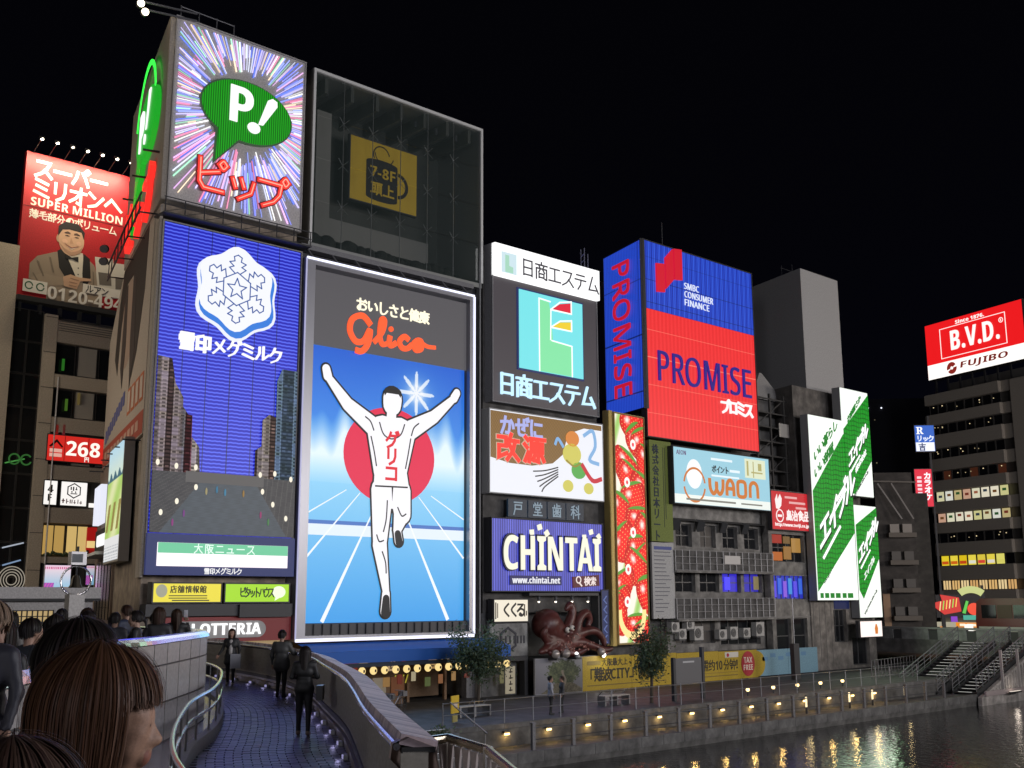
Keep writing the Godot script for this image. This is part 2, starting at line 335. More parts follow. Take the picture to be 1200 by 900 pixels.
func cut_mesh(polys: Array, d: float) -> ArrayMesh:   # flat shapes of thickness d, standing on z = 0
	var st := begin()
	var k := 0
	for poly: PackedVector2Array in polys:
		var idx := Geometry2D.triangulate_polygon(poly)
		var z := d + 0.0006 * (k % 12)
		k += 1
		for i in range(0, idx.size(), 3):
			var a := poly[idx[i]]
			var b := poly[idx[i + 1]]
			var c := poly[idx[i + 2]]
			tri(st, Vector3(a.x, a.y, z), Vector3(b.x, b.y, z), Vector3(c.x, c.y, z), Vector3.BACK)
		var ccw := not Geometry2D.is_polygon_clockwise(poly)
		for i in poly.size():
			var a := poly[i]
			var b := poly[(i + 1) % poly.size()]
			var e := (b - a).normalized()
			var n := Vector3(e.y, -e.x, 0) * (1.0 if ccw else -1.0)
			quad(st, Vector3(a.x, a.y, 0), Vector3(b.x, b.y, 0), Vector3(b.x, b.y, z), Vector3(a.x, a.y, z), n)
	return st.commit()

func cutout(parent: Node3D, called: String, polys: Array, z: float, d: float, m: Material) -> MeshInstance3D:
	var list := []
	for p in polys:
		list.append(PackedVector2Array(p))
	return hang(parent, called, cut_mesh(list, d), m, Vector3(0, 0, z))

func rect(x0: float, y0: float, x1: float, y1: float) -> Array:
	return [Vector2(x0, y0), Vector2(x1, y0), Vector2(x1, y1), Vector2(x0, y1)]

func oval(c: Vector2, rx: float, ry: float, n := 24, from := 0.0, to := TAU) -> Array:
	var out := []
	for i in n:
		var a := from + (to - from) * i / (n if to - from > 6.2 else n - 1)
		out.append(c + Vector2(cos(a) * rx, sin(a) * ry))
	return out

func ring_arc(c: Vector2, r0: float, r1: float, from: float, to: float, n := 16) -> Array:
	var out := oval(c, r1, r1, n, from, to)
	var back := oval(c, r0, r0, n, from, to)
	back.reverse()
	return out + back

func taper(a: Vector2, ra: float, b: Vector2, rb: float) -> Array:   # outline of a limb
	var out := []
	var d := (b - a).angle()
	for i in 9:
		out.append(a + Vector2.from_angle(d + PI / 2 + PI * i / 8) * ra)
	for i in 9:
		out.append(b + Vector2.from_angle(d - PI / 2 + PI * i / 8) * rb)
	return out

func smooth(pts: PackedVector2Array, steps := 5) -> PackedVector2Array:
	var out := PackedVector2Array()
	var n := pts.size()
	for i in n - 1:
		var p0 := pts[maxi(i - 1, 0)]
		var p3 := pts[mini(i + 2, n - 1)]
		for k in steps:
			out.append(pts[i].cubic_interpolate(pts[i + 1], p0, p3, float(k) / steps))
	out.append(pts[n - 1])
	return out

func read_strokes(s: String) -> Array:
	var out := []
	for part in s.split(";"):
		var curved := part.begins_with("~")
		var line := PackedVector2Array()
		for xy in part.trim_prefix("~").split(" "):
			var v := xy.split_floats(",")
			line.append(Vector2(v[0], v[1]))
		out.append(smooth(line) if curved else line)
	return out

func ink(line: PackedVector2Array, w: float) -> Array:
	var out := []
	for p in Geometry2D.offset_polyline(line, w / 2, Geometry2D.JOIN_MITER, Geometry2D.END_SQUARE):
		if not Geometry2D.is_polygon_clockwise(p):
			out.append(p)
	return out

# Japanese lettering as one part: em = height of a character, w = pen width in tenths of it, step = advance in ems, slant leans the line of text
func kana(parent: Node3D, called: String, text: String, at: Vector2, em: float, w: float, z: float, m: Material, d := 0.03, step := 1.0, wide := 1.0, vertical := false, climb := 0.0, lean := 0.0) -> MeshInstance3D:
	var polys := []
	for i in text.length():
		var ch := text[i]
		if not GLYPHS.has(ch):
			continue
		var o := at + (Vector2(0, -em * step * i) if vertical else Vector2(em * step * wide * i, em * climb * step * wide * i))
		for line: PackedVector2Array in read_strokes(GLYPHS[ch]):
			for p: PackedVector2Array in ink(line, w):
				var q := PackedVector2Array()
				for v in p:
					var lx := v.x * em / 10.0 * wide
					var ly := (10.0 - v.y) * em / 10.0
					q.append(o + Vector2(lx + lean * ly, ly + climb * lx))
				polys.append(q)
	return hang(parent, called, cut_mesh(polys, d), m, Vector3(0, 0, z))

# Latin lettering: height of a capital, placed by its left end
func latin(parent: Node3D, called: String, text: String, at: Vector2, cap: float, z: float, m: Material, f: Font = null, wide := 1.0, d := 0.05, lean := 0.0) -> MeshInstance3D:
	var t := TextMesh.new()
	t.font = f if f else font_bold
	t.text = text
	t.font_size = 48
	t.pixel_size = 0.01
	t.depth = 0.08
	t.curve_step = 2.0
	t.horizontal_alignment = HORIZONTAL_ALIGNMENT_LEFT
	var o := hang(parent, called, t, m)
	var s := cap / (0.714 * 0.48)
	var box_ := t.get_aabb()
	o.transform = Transform3D(Basis(Vector3(s * wide, 0, 0), Vector3(lean * s, s, 0), Vector3(0, 0, d / 0.08)), Vector3(at.x - box_.position.x * s * wide, at.y, z + d / 2))
	# rest the letters on at.y
	var low := box_.position.y
	o.position.y = at.y - low * s
	o.position.x -= lean * s * low
	return o

func fit_latin(parent: Node3D, called: String, text: String, x0: float, x1: float, y: float, h: float, z: float, m: Material, f: Font = null, d := 0.05, lean := 0.0) -> MeshInstance3D:
	var o := latin(parent, called, text, Vector2(x0, y), h, z, m, f, 1.0, d, lean)
	var b: AABB = o.mesh.get_aabb()
	var sx := (x1 - x0) / b.size.x
	var sy := h / b.size.y
	o.transform = Transform3D(Basis(Vector3(sx, 0, 0), Vector3(lean * sy, sy, 0), Vector3(0, 0, d / 0.08)), Vector3(x0 - b.position.x * sx - lean * sy * b.position.y, y - b.position.y * sy, z + d / 2))
	return o

func screen(parent: Node3D, called: String, x0: float, y0: float, w: float, h: float, z: float, m: Material) -> MeshInstance3D:
	var q := QuadMesh.new()
	q.size = Vector2(w, h)
	return hang(parent, called, q, m, Vector3(x0 + w / 2, y0 + h / 2, z))

func sheet_light(parent: Node3D, x0: float, y0: float, w: float, h: float, z: float, c: Color, e := 0.25) -> void:
	var l := AreaLight3D.new()
	l.name = "sign_light"
	l.area_size = Vector2(w, h)
	l.area_normalize_energy = false
	l.light_color = c
	l.light_energy = e
	l.set("area_range", 150.0)
	l.set("area_attenuation", 2.0)
	l.shadow_enabled = true
	l.position = Vector3(x0 + w / 2, y0 + h / 2, z)
	l.rotation_degrees.y = 180
	parent.add_child(l, true)

func bulb_light(parent: Node3D, at: Vector3, c: Color, e: float, r := 0.05) -> void:
	var l := OmniLight3D.new()
	l.name = "lamp_light"
	l.light_color = c
	l.light_energy = e
	l.light_size = r
	l.omni_range = 60.0
	l.omni_attenuation = 2.0
	l.shadow_enabled = true
	l.position = at
	parent.add_child(l, true)

# a boxed sign: local x to the right along its face, y up, z out of it
func sign_box(called: String, label: String, at: Vector3, turn: float, w: float, h: float, deep: float, face: Material, case_mat: Material, group := "", category := "sign") -> Node3D:
	var t := thing(called, label, category, at, turn, group)
	box(t, "case", Vector3(w / 2, h / 2, -deep / 2 - 0.03), Vector3(w, h, deep - 0.06), case_mat)
	if face:
		box(t, "sign_face", Vector3(w / 2, h / 2, -0.0), Vector3(w - 0.12, h - 0.12, 0.06), face)
	for e in [[0.0, 0.06, 0.0, h], [w - 0.06, w, 0.0, h], [0.06, w - 0.06, 0.0, 0.06], [0.06, w - 0.06, h - 0.06, h]]:
		span(t, "edge_trim", Vector3(e[0], e[2], -0.03), Vector3(e[1], e[3], 0.05), case_mat)
	return t

# ---------- facades ----------
func holed_wall(parent: Node3D, called: String, x0: float, x1: float, y0: float, y1: float, z: float, holes: Array, deep: float, m: Material) -> MeshInstance3D:
	var st := begin()
	var xs := [x0, x1]
	var ys := [y0, y1]
	for h in holes:
		xs.append_array([h[0], h[2]])
		ys.append_array([h[1], h[3]])
	xs.sort()
	ys.sort()
	for i in xs.size() - 1:
		for j in ys.size() - 1:
			if xs[i + 1] - xs[i] < 0.001 or ys[j + 1] - ys[j] < 0.001:
				continue
			var cx: float = (xs[i] + xs[i + 1]) / 2
			var cy: float = (ys[j] + ys[j + 1]) / 2
			var open := false
			for h in holes:
				open = open or (cx > h[0] and cx < h[2] and cy > h[1] and cy < h[3])
			if not open:
				quad(st, Vector3(xs[i], ys[j], z), Vector3(xs[i + 1], ys[j], z), Vector3(xs[i + 1], ys[j + 1], z), Vector3(xs[i], ys[j + 1], z), Vector3.BACK)
	var all := holes.duplicate()
	for h in all:
		var a := Vector3(h[0], h[1], z)
		var b := Vector3(h[2], h[1], z)
		var c := Vector3(h[2], h[3], z)
		var d := Vector3(h[0], h[3], z)
		var k := Vector3(0, 0, -deep)
		quad(st, a, b, b + k, a + k, Vector3.UP)
		quad(st, d, c, c + k, d + k, Vector3.DOWN)
		quad(st, a, d, d + k, a + k, Vector3.RIGHT)
		quad(st, b, c, c + k, b + k, Vector3.LEFT)
	# ends, top and bottom of the slab
	var q := Vector3(0, 0, -deep)
	quad(st, Vector3(x0, y0, z), Vector3(x0, y1, z), Vector3(x0, y1, z) + q, Vector3(x0, y0, z) + q, Vector3.LEFT)
	quad(st, Vector3(x1, y0, z), Vector3(x1, y1, z), Vector3(x1, y1, z) + q, Vector3(x1, y0, z) + q, Vector3.RIGHT)
	quad(st, Vector3(x0, y1, z), Vector3(x1, y1, z), Vector3(x1, y1, z) + q, Vector3(x0, y1, z) + q, Vector3.UP)
	return hang(parent, called, st.commit(), m)

func window(parent: Node3D, h: Array, z: float, frame: Material, glass: Material, nx := 2, ny := 1, bar_w := 0.06) -> MeshInstance3D:
	var st := begin()
	var x0: float = h[0]
	var y0: float = h[1]
	var x1: float = h[2]
	var y1: float = h[3]
	for i in nx + 1:
		var x := lerpf(x0 + bar_w / 2, x1 - bar_w / 2, float(i) / nx)
		add_block(st, Vector3(x, (y0 + y1) / 2, z), Vector3(bar_w, y1 - y0, 0.09))
	for j in ny + 1:
		var y := lerpf(y0 + bar_w / 2, y1 - bar_w / 2, float(j) / ny)
		add_block(st, Vector3((x0 + x1) / 2, y, z), Vector3(x1 - x0 - 0.01, bar_w * 0.9, 0.084))
	var w := hang(parent, "window", st.commit(), frame)
	box(w, "pane", Vector3((x0 + x1) / 2, (y0 + y1) / 2, z - 0.02), Vector3(x1 - x0 - 0.02, y1 - y0 - 0.02, 0.02), glass)
	return w

func rail_run(parent: Node3D, called: String, a: Vector3, b: Vector3, h: float, posts: int, heights: Array, m: Material, r := 0.03) -> void:
	for i in posts + 1:
		var p := a.lerp(b, float(i) / posts)
		bar(parent, "post", p, p + Vector3(0, h, 0), r * 1.2, m, 6)
	for y in heights:
		bar(parent, called, a + Vector3(0, y, 0), b + Vector3(0, y, 0), r, m, 6)

# ---------- curved walls of the bridge ----------
func way(points: Array, every: float) -> PackedVector2Array:   # evenly spaced points on a smooth line through (x, z) points
	var fine := smooth(PackedVector2Array(points), 12)
	var out := PackedVector2Array([fine[0]])
	var left := every
	for i in fine.size() - 1:
		var a := fine[i]
		var b := fine[i + 1]
		var l := a.distance_to(b)
		var at := 0.0
		while l - at >= left:
			at += left
			out.append(a.lerp(b, at / l))
			left = every
		left -= l - at
	return out

func side_of(p: PackedVector2Array, i: int) -> Vector2:   # to the right of the direction of travel
	var d := (p[mini(i + 1, p.size() - 1)] - p[maxi(i - 1, 0)]).normalized()
	return Vector2(-d.y, d.x)

func wall_strip(p: PackedVector2Array, i0: int, i1: int, off0: float, off1: float, y0: float, y1: float) -> ArrayMesh:
	var st := begin()
	for i in range(i0, i1):
		var n0 := side_of(p, i)
		var n1 := side_of(p, i + 1)
		var a0 := p[i] + n0 * off0
		var b0 := p[i + 1] + n1 * off0
		var a1 := p[i] + n0 * off1
		var b1 := p[i + 1] + n1 * off1
		var n := Vector3(n0.x, 0, n0.y)
		quad(st, Vector3(a1.x, y0, a1.y), Vector3(b1.x, y0, b1.y), Vector3(b1.x, y1, b1.y), Vector3(a1.x, y1, a1.y), n)
		quad(st, Vector3(a0.x, y0, a0.y), Vector3(b0.x, y0, b0.y), Vector3(b0.x, y1, b0.y), Vector3(a0.x, y1, a0.y), -n)
		quad(st, Vector3(a0.x, y1, a0.y), Vector3(b0.x, y1, b0.y), Vector3(b1.x, y1, b1.y), Vector3(a1.x, y1, a1.y), Vector3.UP)
		quad(st, Vector3(a0.x, y0, a0.y), Vector3(b0.x, y0, b0.y), Vector3(b1.x, y0, b1.y), Vector3(a1.x, y0, a1.y), Vector3.DOWN)
	for e in [[i0, -1.0], [i1, 1.0]]:
		var n := side_of(p, e[0])
		var a: Vector2 = p[e[0]] + n * off0
		var b: Vector2 = p[e[0]] + n * off1
		quad(st, Vector3(a.x, y0, a.y), Vector3(b.x, y0, b.y), Vector3(b.x, y1, b.y), Vector3(a.x, y1, a.y), Vector3(n.y, 0, -n.x) * e[1])
	return st.commit()

func tube_along(p: PackedVector2Array, i0: int, i1: int, off: float, y: float, r: float) -> ArrayMesh:
	var st := begin()
	for i in range(i0, i1):
		var a := p[i] + side_of(p, i) * off
		var b := p[i + 1] + side_of(p, i + 1) * off
		add_tube(st, Vector3(a.x, y, a.y), Vector3(b.x, y, b.y), r, 8)
	return st.commit()

func slab(parent: Node3D, called: String, foot: Array, y0: float, y1: float, m: Material) -> MeshInstance3D:
	return prism(parent, called, foot, y0, y1, m)

func build_setting() -> void:
	# water
	var water := setting("water")
	var wm := StandardMaterial3D.new()
	wm.albedo_color = lin(0.003, 0.004, 0.005)
	wm.roughness = 0.04
	wm.metallic_specular = 0.55
	var wn := NoiseTexture2D.new()
	wn.width = 512
	wn.height = 512
	wn.seamless = true
	wn.as_normal_map = true
	wn.bump_strength = 5.0
	var fw := FastNoiseLite.new()
	fw.seed = 5
	fw.frequency = 0.02
	fw.fractal_octaves = 4
	wn.noise = fw
	wm.normal_enabled = true
	wm.normal_texture = wn
	wm.normal_scale = 0.28
	wm.uv1_triplanar = true
	wm.uv1_world_triplanar = true
	wm.uv1_scale = Vector3(0.16, 0.16, 0.3)
	span(water, "water_surface", Vector3(-120, -4.8, -34.5), Vector3(420, -4.6, 60), wm)
	# banks
	var ground := setting("ground")
	span(ground, "earth", Vector3(-300, -6.0, -700), Vector3(700, -3.22, -44), paint(0.06, 0.06, 0.058, 0.9, 0, 0.8))
	var stone := paint(0.12, 0.117, 0.11, 0.85, 0, 0.8)
	var pale := paint(0.14, 0.137, 0.132, 0.8, 0, 0.8)
	var prom := setting("promenade")
	span(prom, "upper_walk", Vector3(20.4, -3.4, -46), Vector3(110, -3.1, -35.5), paint(0.09, 0.09, 0.094, 0.7, 0, 0.8))
	span(prom, "upper_wall", Vector3(20.4, -4.2, -35.5), Vector3(110, -3.28, -35.3), stone)
	for i in 60:
		span(prom, "coping_stone", Vector3(26.5 + i * 1.4, -3.28, -35.62), Vector3(26.5 + i * 1.4 + 1.385, -3.085, -35.22), pale)
	for i in 60:
		span(prom, "paving_slab", Vector3(26.5 + i * 1.2, -4.1, -35.28), Vector3(26.5 + i * 1.2 + 1.185, -4.0, -33.45), pale)
	span(prom, "lower_walk", Vector3(20.4, -4.6, -35.3), Vector3(110, -4.06, -33.35), stone)
	for i in 50:
		span(prom, "kerb_stone", Vector3(26.5 + i * 1.45, -4.35, -33.45), Vector3(26.5 + i * 1.45 + 1.43, -3.94, -33.1), pale)
	span(prom, "quay_wall", Vector3(20.4, -6, -34.2), Vector3(110, -4.35, -33.16), stone)
	# street on the left and the plaza of the bridge
	var asphalt := paint(0.07, 0.07, 0.072, 0.8, 0, 0.8)
	var street := setting("street")
	slab(street, "street_surface", [Vector2(-200, -36), Vector2(20.4, -36), Vector2(20.4, -45.2), Vector2(90, -300), Vector2(-200, -300)], -3.2, -0.3, asphalt)

	# parapet, ledge and ramp
	var inner := way([Vector2(-6.0, -7.0), Vector2(-1.5, -7.3), Vector2(2.2, -8.6), Vector2(4.4, -11.2), Vector2(5.9, -14.2), Vector2(7.1, -16.4), Vector2(8.1, -17.4), Vector2(9.35, -18.9), Vector2(10.8, -20.7), Vector2(11.6, -22.0), Vector2(12.1, -24.0), Vector2(12.1, -27.0), Vector2(11.6, -31.0), Vector2(11.4, -36.5)], 0.3)
	var curb := way([Vector2(3.6, -5.0), Vector2(5.6, -11.0), Vector2(8.47, -16.42), Vector2(10.5, -19.4), Vector2(11.9, -21.7), Vector2(13.65, -24.97), Vector2(14.8, -28.0), Vector2(15.5, -31.5), Vector2(15.8, -36.5)], 0.3)
	var outer := way([Vector2(6.65, -8.8), Vector2(8.5, -11.9), Vector2(10.27, -14.7), Vector2(11.93, -17.41), Vector2(13.95, -21.1), Vector2(15.72, -24.45), Vector2(17.6, -29.0), Vector2(18.6, -32.5), Vector2(19.2, -35.6), Vector2(19.6, -38.5)], 0.3)
	var steel := paint(0.5, 0.5, 0.5, 0.28, 1.0, 0.4)
	var satin := paint(0.55, 0.53, 0.51, 0.38, 0.45, 0.4)
	var dark := paint(0.045, 0.043, 0.042, 0.6)

	var deck := setting("bridge_deck")
	var foot := []
	for i in range(0, inner.size(), 4):
		foot.append(inner[i])
	foot.append_array([Vector2(11.4, -36.4), Vector2(-26, -36.4), Vector2(-26, -7)])
	slab(deck, "deck_slab", foot, -0.9, 0.0, paint(0.16, 0.15, 0.16, 0.75, 0, 0.4))
	slab(deck, "near_deck_slab", [Vector2(-26, 9), Vector2(1.3, 9), Vector2(1.6, -2), Vector2(1.5, -4.6), Vector2(-1.0, -6.6), Vector2(-26, -6.6)], -0.9, 0.0, paint(0.16, 0.15, 0.16, 0.75, 0, 0.4))
	var ledge := []
	for i in range(30, inner.size(), 4):
		ledge.append(inner[i] + side_of(inner, i) * 0.05)
	for i in range(curb.size() - 1, -1, -4):
		ledge.append(curb[i])
	slab(deck, "ledge_slab", ledge, -1.1, -0.5, paint(0.12, 0.12, 0.13, 0.25, 0.0, 0.4))

	var ramp := setting("bridge_ramp")
	var rfoot := []
	for i in range(0, curb.size(), 3):
		rfoot.append(curb[i])
	for i in range(outer.size() - 1, -1, -3):
		rfoot.append(outer[i])
	rfoot.append_array([Vector2(6.4, -5.0)])
	slab(ramp, "ramp_slab", rfoot, -1.2, -0.685, paint(0.05, 0.05, 0.055, 0.9))
	# small paving stones in rows across the ramp
	var tones := [paint(0.17, 0.165, 0.18, 0.42, 0, 0.4), paint(0.13, 0.128, 0.145, 0.38, 0, 0.4), paint(0.2, 0.195, 0.2, 0.46, 0, 0.4)]
	var sts := [begin(), begin(), begin()]
	var mid := way([Vector2(5.6, -8.0), Vector2(9.6, -15.9), Vector2(11.2, -18.6), Vector2(12.9, -21.4), Vector2(14.7, -24.8), Vector2(16.3, -29.3), Vector2(17.2, -33.5), Vector2(17.6, -38.0)], 0.15)
	for i in range(1, mid.size() - 1):
		var n := side_of(mid, i)
		var d := Vector2(n.y, -n.x)
		for k in 16:
			var off := -2.1 + 0.28 * k + (0.14 if i % 2 else 0.0)
			var c := mid[i] + n * off
			var inside := Geometry2D.is_point_in_polygon(c, PackedVector2Array(rfoot))
			if inside:
				var st: SurfaceTool = sts[rng.randi() % 3]
				var h := rng.randf_range(-0.003, 0.003)
				add_block(st, Vector3(c.x, -0.665 + h, c.y), Vector3(0.262, 0.05, 0.136), Basis(Vector3(n.x, 0, n.y), Vector3.UP, Vector3(-d.x, 0, -d.y)))
	for k in 3:
		var o := hang(ramp, "paving_stones", sts[k].commit(), tones[k])
		o.set_meta("kind", "stuff")

	# the round parapet of the plaza, clad in metal panels
	var par := thing("plaza_parapet", "tall curved parapet clad in brushed metal panels, beside the ramp", "parapet")
	hang(par, "core", wall_strip(inner, 0, inner.size() - 1, -0.18, -0.02, -0.5, 1.16), dark)
	var i := 0
	var panels := [satin, paint(0.5, 0.48, 0.46, 0.42, 0.45, 0.4), paint(0.6, 0.58, 0.56, 0.36, 0.45, 0.4)]
	while i + 3 < inner.size():
		for row in [[-0.48, 0.14], [0.17, 0.76], [0.79, 1.12]]:
			var pm := wall_strip(inner, i, i + 3, -0.02, 0.025, row[0], row[1])
			var o := hang(par, "metal_panel", pm, panels[rng.randi() % 3])
			var n := side_of(inner, i + 1)
			var at := inner[i + 1]
			# a thin joint on each side
			o.scale = Vector3(0.95, 1, 0.95)
			o.position = Vector3(at.x * 0.05 + n.x * 0.004, 0, at.y * 0.05 + n.y * 0.004)
		i += 3
	i = 0
	while i + 5 < inner.size():
		var st := begin()
		for k in range(i, i + 5):
			for a in 6:
				var t0 := PI * a / 6
				var t1 := PI * (a + 1) / 6
				var pts := []
				for q in [[k, t0], [k + 1, t0], [k + 1, t1], [k, t1]]:
					var n := side_of(inner, q[0])
					var b: Vector2 = inner[q[0]] + n * (-0.08 - cos(q[1]) * 0.15)
					pts.append(Vector3(b.x, 1.14 + sin(q[1]) * 0.12, b.y))
				var nn := side_of(inner, k) * -cos((t0 + t1) / 2)
				quad(st, pts[0], pts[1], pts[2], pts[3], Vector3(nn.x, sin((t0 + t1) / 2), nn.y).normalized())
		hang(par, "cap_rail", st.commit(), paint(0.72, 0.72, 0.72, 0.16, 1.0))
		i += 5

	# kerb and twin tube rail of the ledge
	var ir := thing("ledge_railing", "low curved railing of two bright tubes along the inner kerb of the ramp", "railing")
	hang(ir, "kerb", wall_strip(curb, 0, curb.size() - 1, -0.12, 0.02, -0.7, -0.42), paint(0.28, 0.27, 0.28, 0.6, 0, 0.4))
	hang(ir, "tube_rail", tube_along(curb, 0, curb.size() - 1, -0.05, 0.25, 0.03), paint(0.75, 0.75, 0.77, 0.2, 1.0))
	hang(ir, "tube_rail", tube_along(curb, 0, curb.size() - 1, -0.05, -0.06, 0.03), paint(0.75, 0.75, 0.77, 0.2, 1.0))
	for k in range(2, curb.size(), 5):
		var p := curb[k] + side_of(curb, k) * -0.05
		bar(ir, "post", Vector3(p.x, -0.45, p.y), Vector3(p.x, 0.25, p.y), 0.018, steel, 6)

	# outer wall of the ramp: ribbed metal, a tube and a cap of small tiles
	var ow := thing("ramp_wall", "outer wall of the ramp with ribbed metal lining and tiled cap", "wall")
	var ribbed := paint(0.42, 0.39, 0.33, 0.45, 0.4, 0.4)
	hang(ow, "lining", wall_strip(outer, 0, outer.size() - 1, 0.06, 0.3, -0.5, 0.42), ribbed)
	hang(ow, "plinth", wall_strip(outer, 0, outer.size() - 1, 0.0, 0.34, -2.2, -0.5), paint(0.26, 0.22, 0.17, 0.6, 0.2, 0.4))
	hang(ow, "slot", wall_strip(outer, 0, outer.size() - 1, 0.03, 0.06, -0.42, -0.33), dark)
	var rib := begin()
	for k in range(0, outer.size() - 1):
		for f in 4:
			var p := outer[k].lerp(outer[k + 1], f / 4.0) + side_of(outer, k) * 0.055
			var n := side_of(outer, k)
			add_block(rib, Vector3(p.x, 0.06, p.y), Vector3(0.03, 0.7, 0.022), Basis(Vector3(n.x, 0, n.y), Vector3.UP, Vector3(-n.y, 0, n.x)))
	var ribs := hang(ow, "ribs", rib.commit(), ribbed)
	ribs.set_meta("kind", "stuff")
	hang(ow, "tube_rail", tube_along(outer, 0, outer.size() - 1, 0.0, 0.47, 0.035), paint(0.78, 0.78, 0.8, 0.18, 1.0))
	hang(ow, "cap_bed", wall_strip(outer, 0, outer.size() - 1, 0.05, 0.37, 0.41, 0.46), paint(0.02, 0.02, 0.02, 0.9))
	var capm := [paint(0.5, 0.4, 0.42, 0.5, 0, 0.4), paint(0.34, 0.27, 0.29, 0.5, 0, 0.4), paint(0.62, 0.5, 0.5, 0.5, 0, 0.4)]
	for k in outer.size() - 1:
		for f in 2:
			var a := outer[k].lerp(outer[k + 1], f * 0.5 + 0.25) + side_of(outer, k) * 0.21
			var n := side_of(outer, k)
			var st := begin()
			add_block(st, Vector3(a.x, 0.5, a.y), Vector3(0.36, 0.1, 0.118), Basis(Vector3(n.x * 0.97, -0.22, n.y * 0.97), Vector3(n.x * 0.22, 0.97, n.y * 0.22), Vector3(-n.y, 0, n.x)))
			hang(ow, "cap_tile", st.commit(), capm[rng.randi() % 3])
	# end block of the wall, with its rounded head
	var n0 := side_of(outer, 0)
	var d0 := Vector2(n0.y, -n0.x)
	var st0 := begin()
	var prof := [Vector2(0.0, -2.4), Vector2(0.4, -2.4), Vector2(0.42, 0.2), Vector2(0.36, 0.46), Vector2(0.1, 0.56), Vector2(-0.04, 0.5), Vector2(-0.06, 0.36), Vector2(0.04, 0.26)]
	var base := outer[0]
	var at3 := func(v: Vector2, back: float) -> Vector3:
		return Vector3(base.x + n0.x * v.x - d0.x * back, v.y, base.y + n0.y * v.x - d0.y * back)
	var pi := Geometry2D.triangulate_polygon(PackedVector2Array(prof))
	for k in range(0, pi.size(), 3):
		tri(st0, at3.call(prof[pi[k]], -0.12), at3.call(prof[pi[k + 1]], -0.12), at3.call(prof[pi[k + 2]], -0.12), Vector3(d0.x, 0, d0.y))
	for k in prof.size():
		var a: Vector2 = prof[k]
		var b: Vector2 = prof[(k + 1) % prof.size()]
		var e := (b - a).normalized()
		quad(st0, at3.call(a, -0.12), at3.call(b, -0.12), at3.call(b, 0.02), at3.call(a, 0.02), Vector3(n0.x * e.y, -e.x, n0.y * e.y))
	hang(ow, "end_block", st0.commit(), paint(0.5, 0.38, 0.32, 0.55, 0.1, 0.4))
	# pale kerb stones along the foot of the wall, given an added glow
	for k in range(2, outer.size() - 2, 6):
		var p := outer[k] + side_of(outer, k) * -0.06
		var n := side_of(outer, k)
		var kl := thing("glowing_kerb_stone", "small white kerb stone with added glow at the foot of the ramp wall", "light", Vector3(p.x, -0.64, p.y), 0, "glowing kerb stones along the ramp wall")
		kl.rotation.y = atan2(-n.y, n.x)
		box(kl, "kerb_block", Vector3(0, 0.035, 0), Vector3(0.07, 0.08, 0.24), paint(0.5, 0.5, 0.5, 0.5))
		box(kl, "glow_face", Vector3(-0.045, 0.04, 0), Vector3(0.02, 0.05, 0.2), hexglow("c8c4ff", 0.4))
		bulb_light(kl, Vector3(-0.12, 0.08, 0), Color(0.78, 0.76, 1.0), 0.008, 0.04)

	# fence of shaped boards on the landing below the wall's end
	var fence := thing("landing_fence", "fence of waisted metal boards under a round handrail, beyond the end of the ramp wall", "fence")
	var fpts := [Vector3(7.15, 0.44, -9.15), Vector3(7.6, 0.44, -9.2), Vector3(7.48, 0.4, -8.45), Vector3(6.9, 0.2, -7.1)]
	for k in 3:
		bar(fence, "handrail", fpts[k], fpts[k + 1], 0.045, paint(0.6, 0.52, 0.38, 0.25, 1.0), 10)
		var len: float = fpts[k].distance_to(fpts[k + 1])
		var cnt := int(len / 0.15)
		for j in cnt:
			var c: Vector3 = fpts[k].lerp(fpts[k + 1], (j + 0.5) / cnt)
			var dd: Vector3 = (fpts[k + 1] - fpts[k]).normalized()
			dd.y = 0
			var prof2 := [Vector2(-0.065, 0), Vector2(0.065, 0), Vector2(0.02, -0.28), Vector2(0.02, -0.45), Vector2(0.065, -0.9), Vector2(-0.065, -0.9), Vector2(-0.02, -0.45), Vector2(-0.02, -0.28)]
			var o := hang(fence, "board", cut_mesh([PackedVector2Array(prof2)], 0.025), paint(0.55, 0.48, 0.44, 0.5, 0.1, 0.4), c + Vector3(0, -0.05, 0))
			o.rotation.y = atan2(-dd.z, dd.x)
	for k in 4:
		bar(fence, "post", fpts[k] - Vector3(0, 1.2, 0), fpts[k] + Vector3(0, 0.03, 0), 0.05, paint(0.62, 0.6, 0.58, 0.25, 1.0), 10)
	var landing := setting("stair_landing")
	slab(landing, "landing_slab", [Vector2(6.2, -4.8), Vector2(9.4, -4.8), Vector2(9.0, -9.9), Vector2(7.3, -9.9)], -1.2, -0.62, paint(0.16, 0.16, 0.17, 0.8, 0, 0.4))
	for q in [Vector2(7.5, -7), Vector2(11.5, -16), Vector2(15.5, -23.5), Vector2(18, -31), Vector2(0, -12), Vector2(0, -28), Vector2(-18, -12), Vector2(-18, -28)]:
		var pier := thing("bridge_pier", "round concrete pier carrying the bridge over the water", "pier", Vector3(q.x, -6, q.y), 0, "piers under the bridge")
		bar(pier, "shaft", Vector3.ZERO, Vector3(0, 5.1, 0), 0.5, stone, 16)

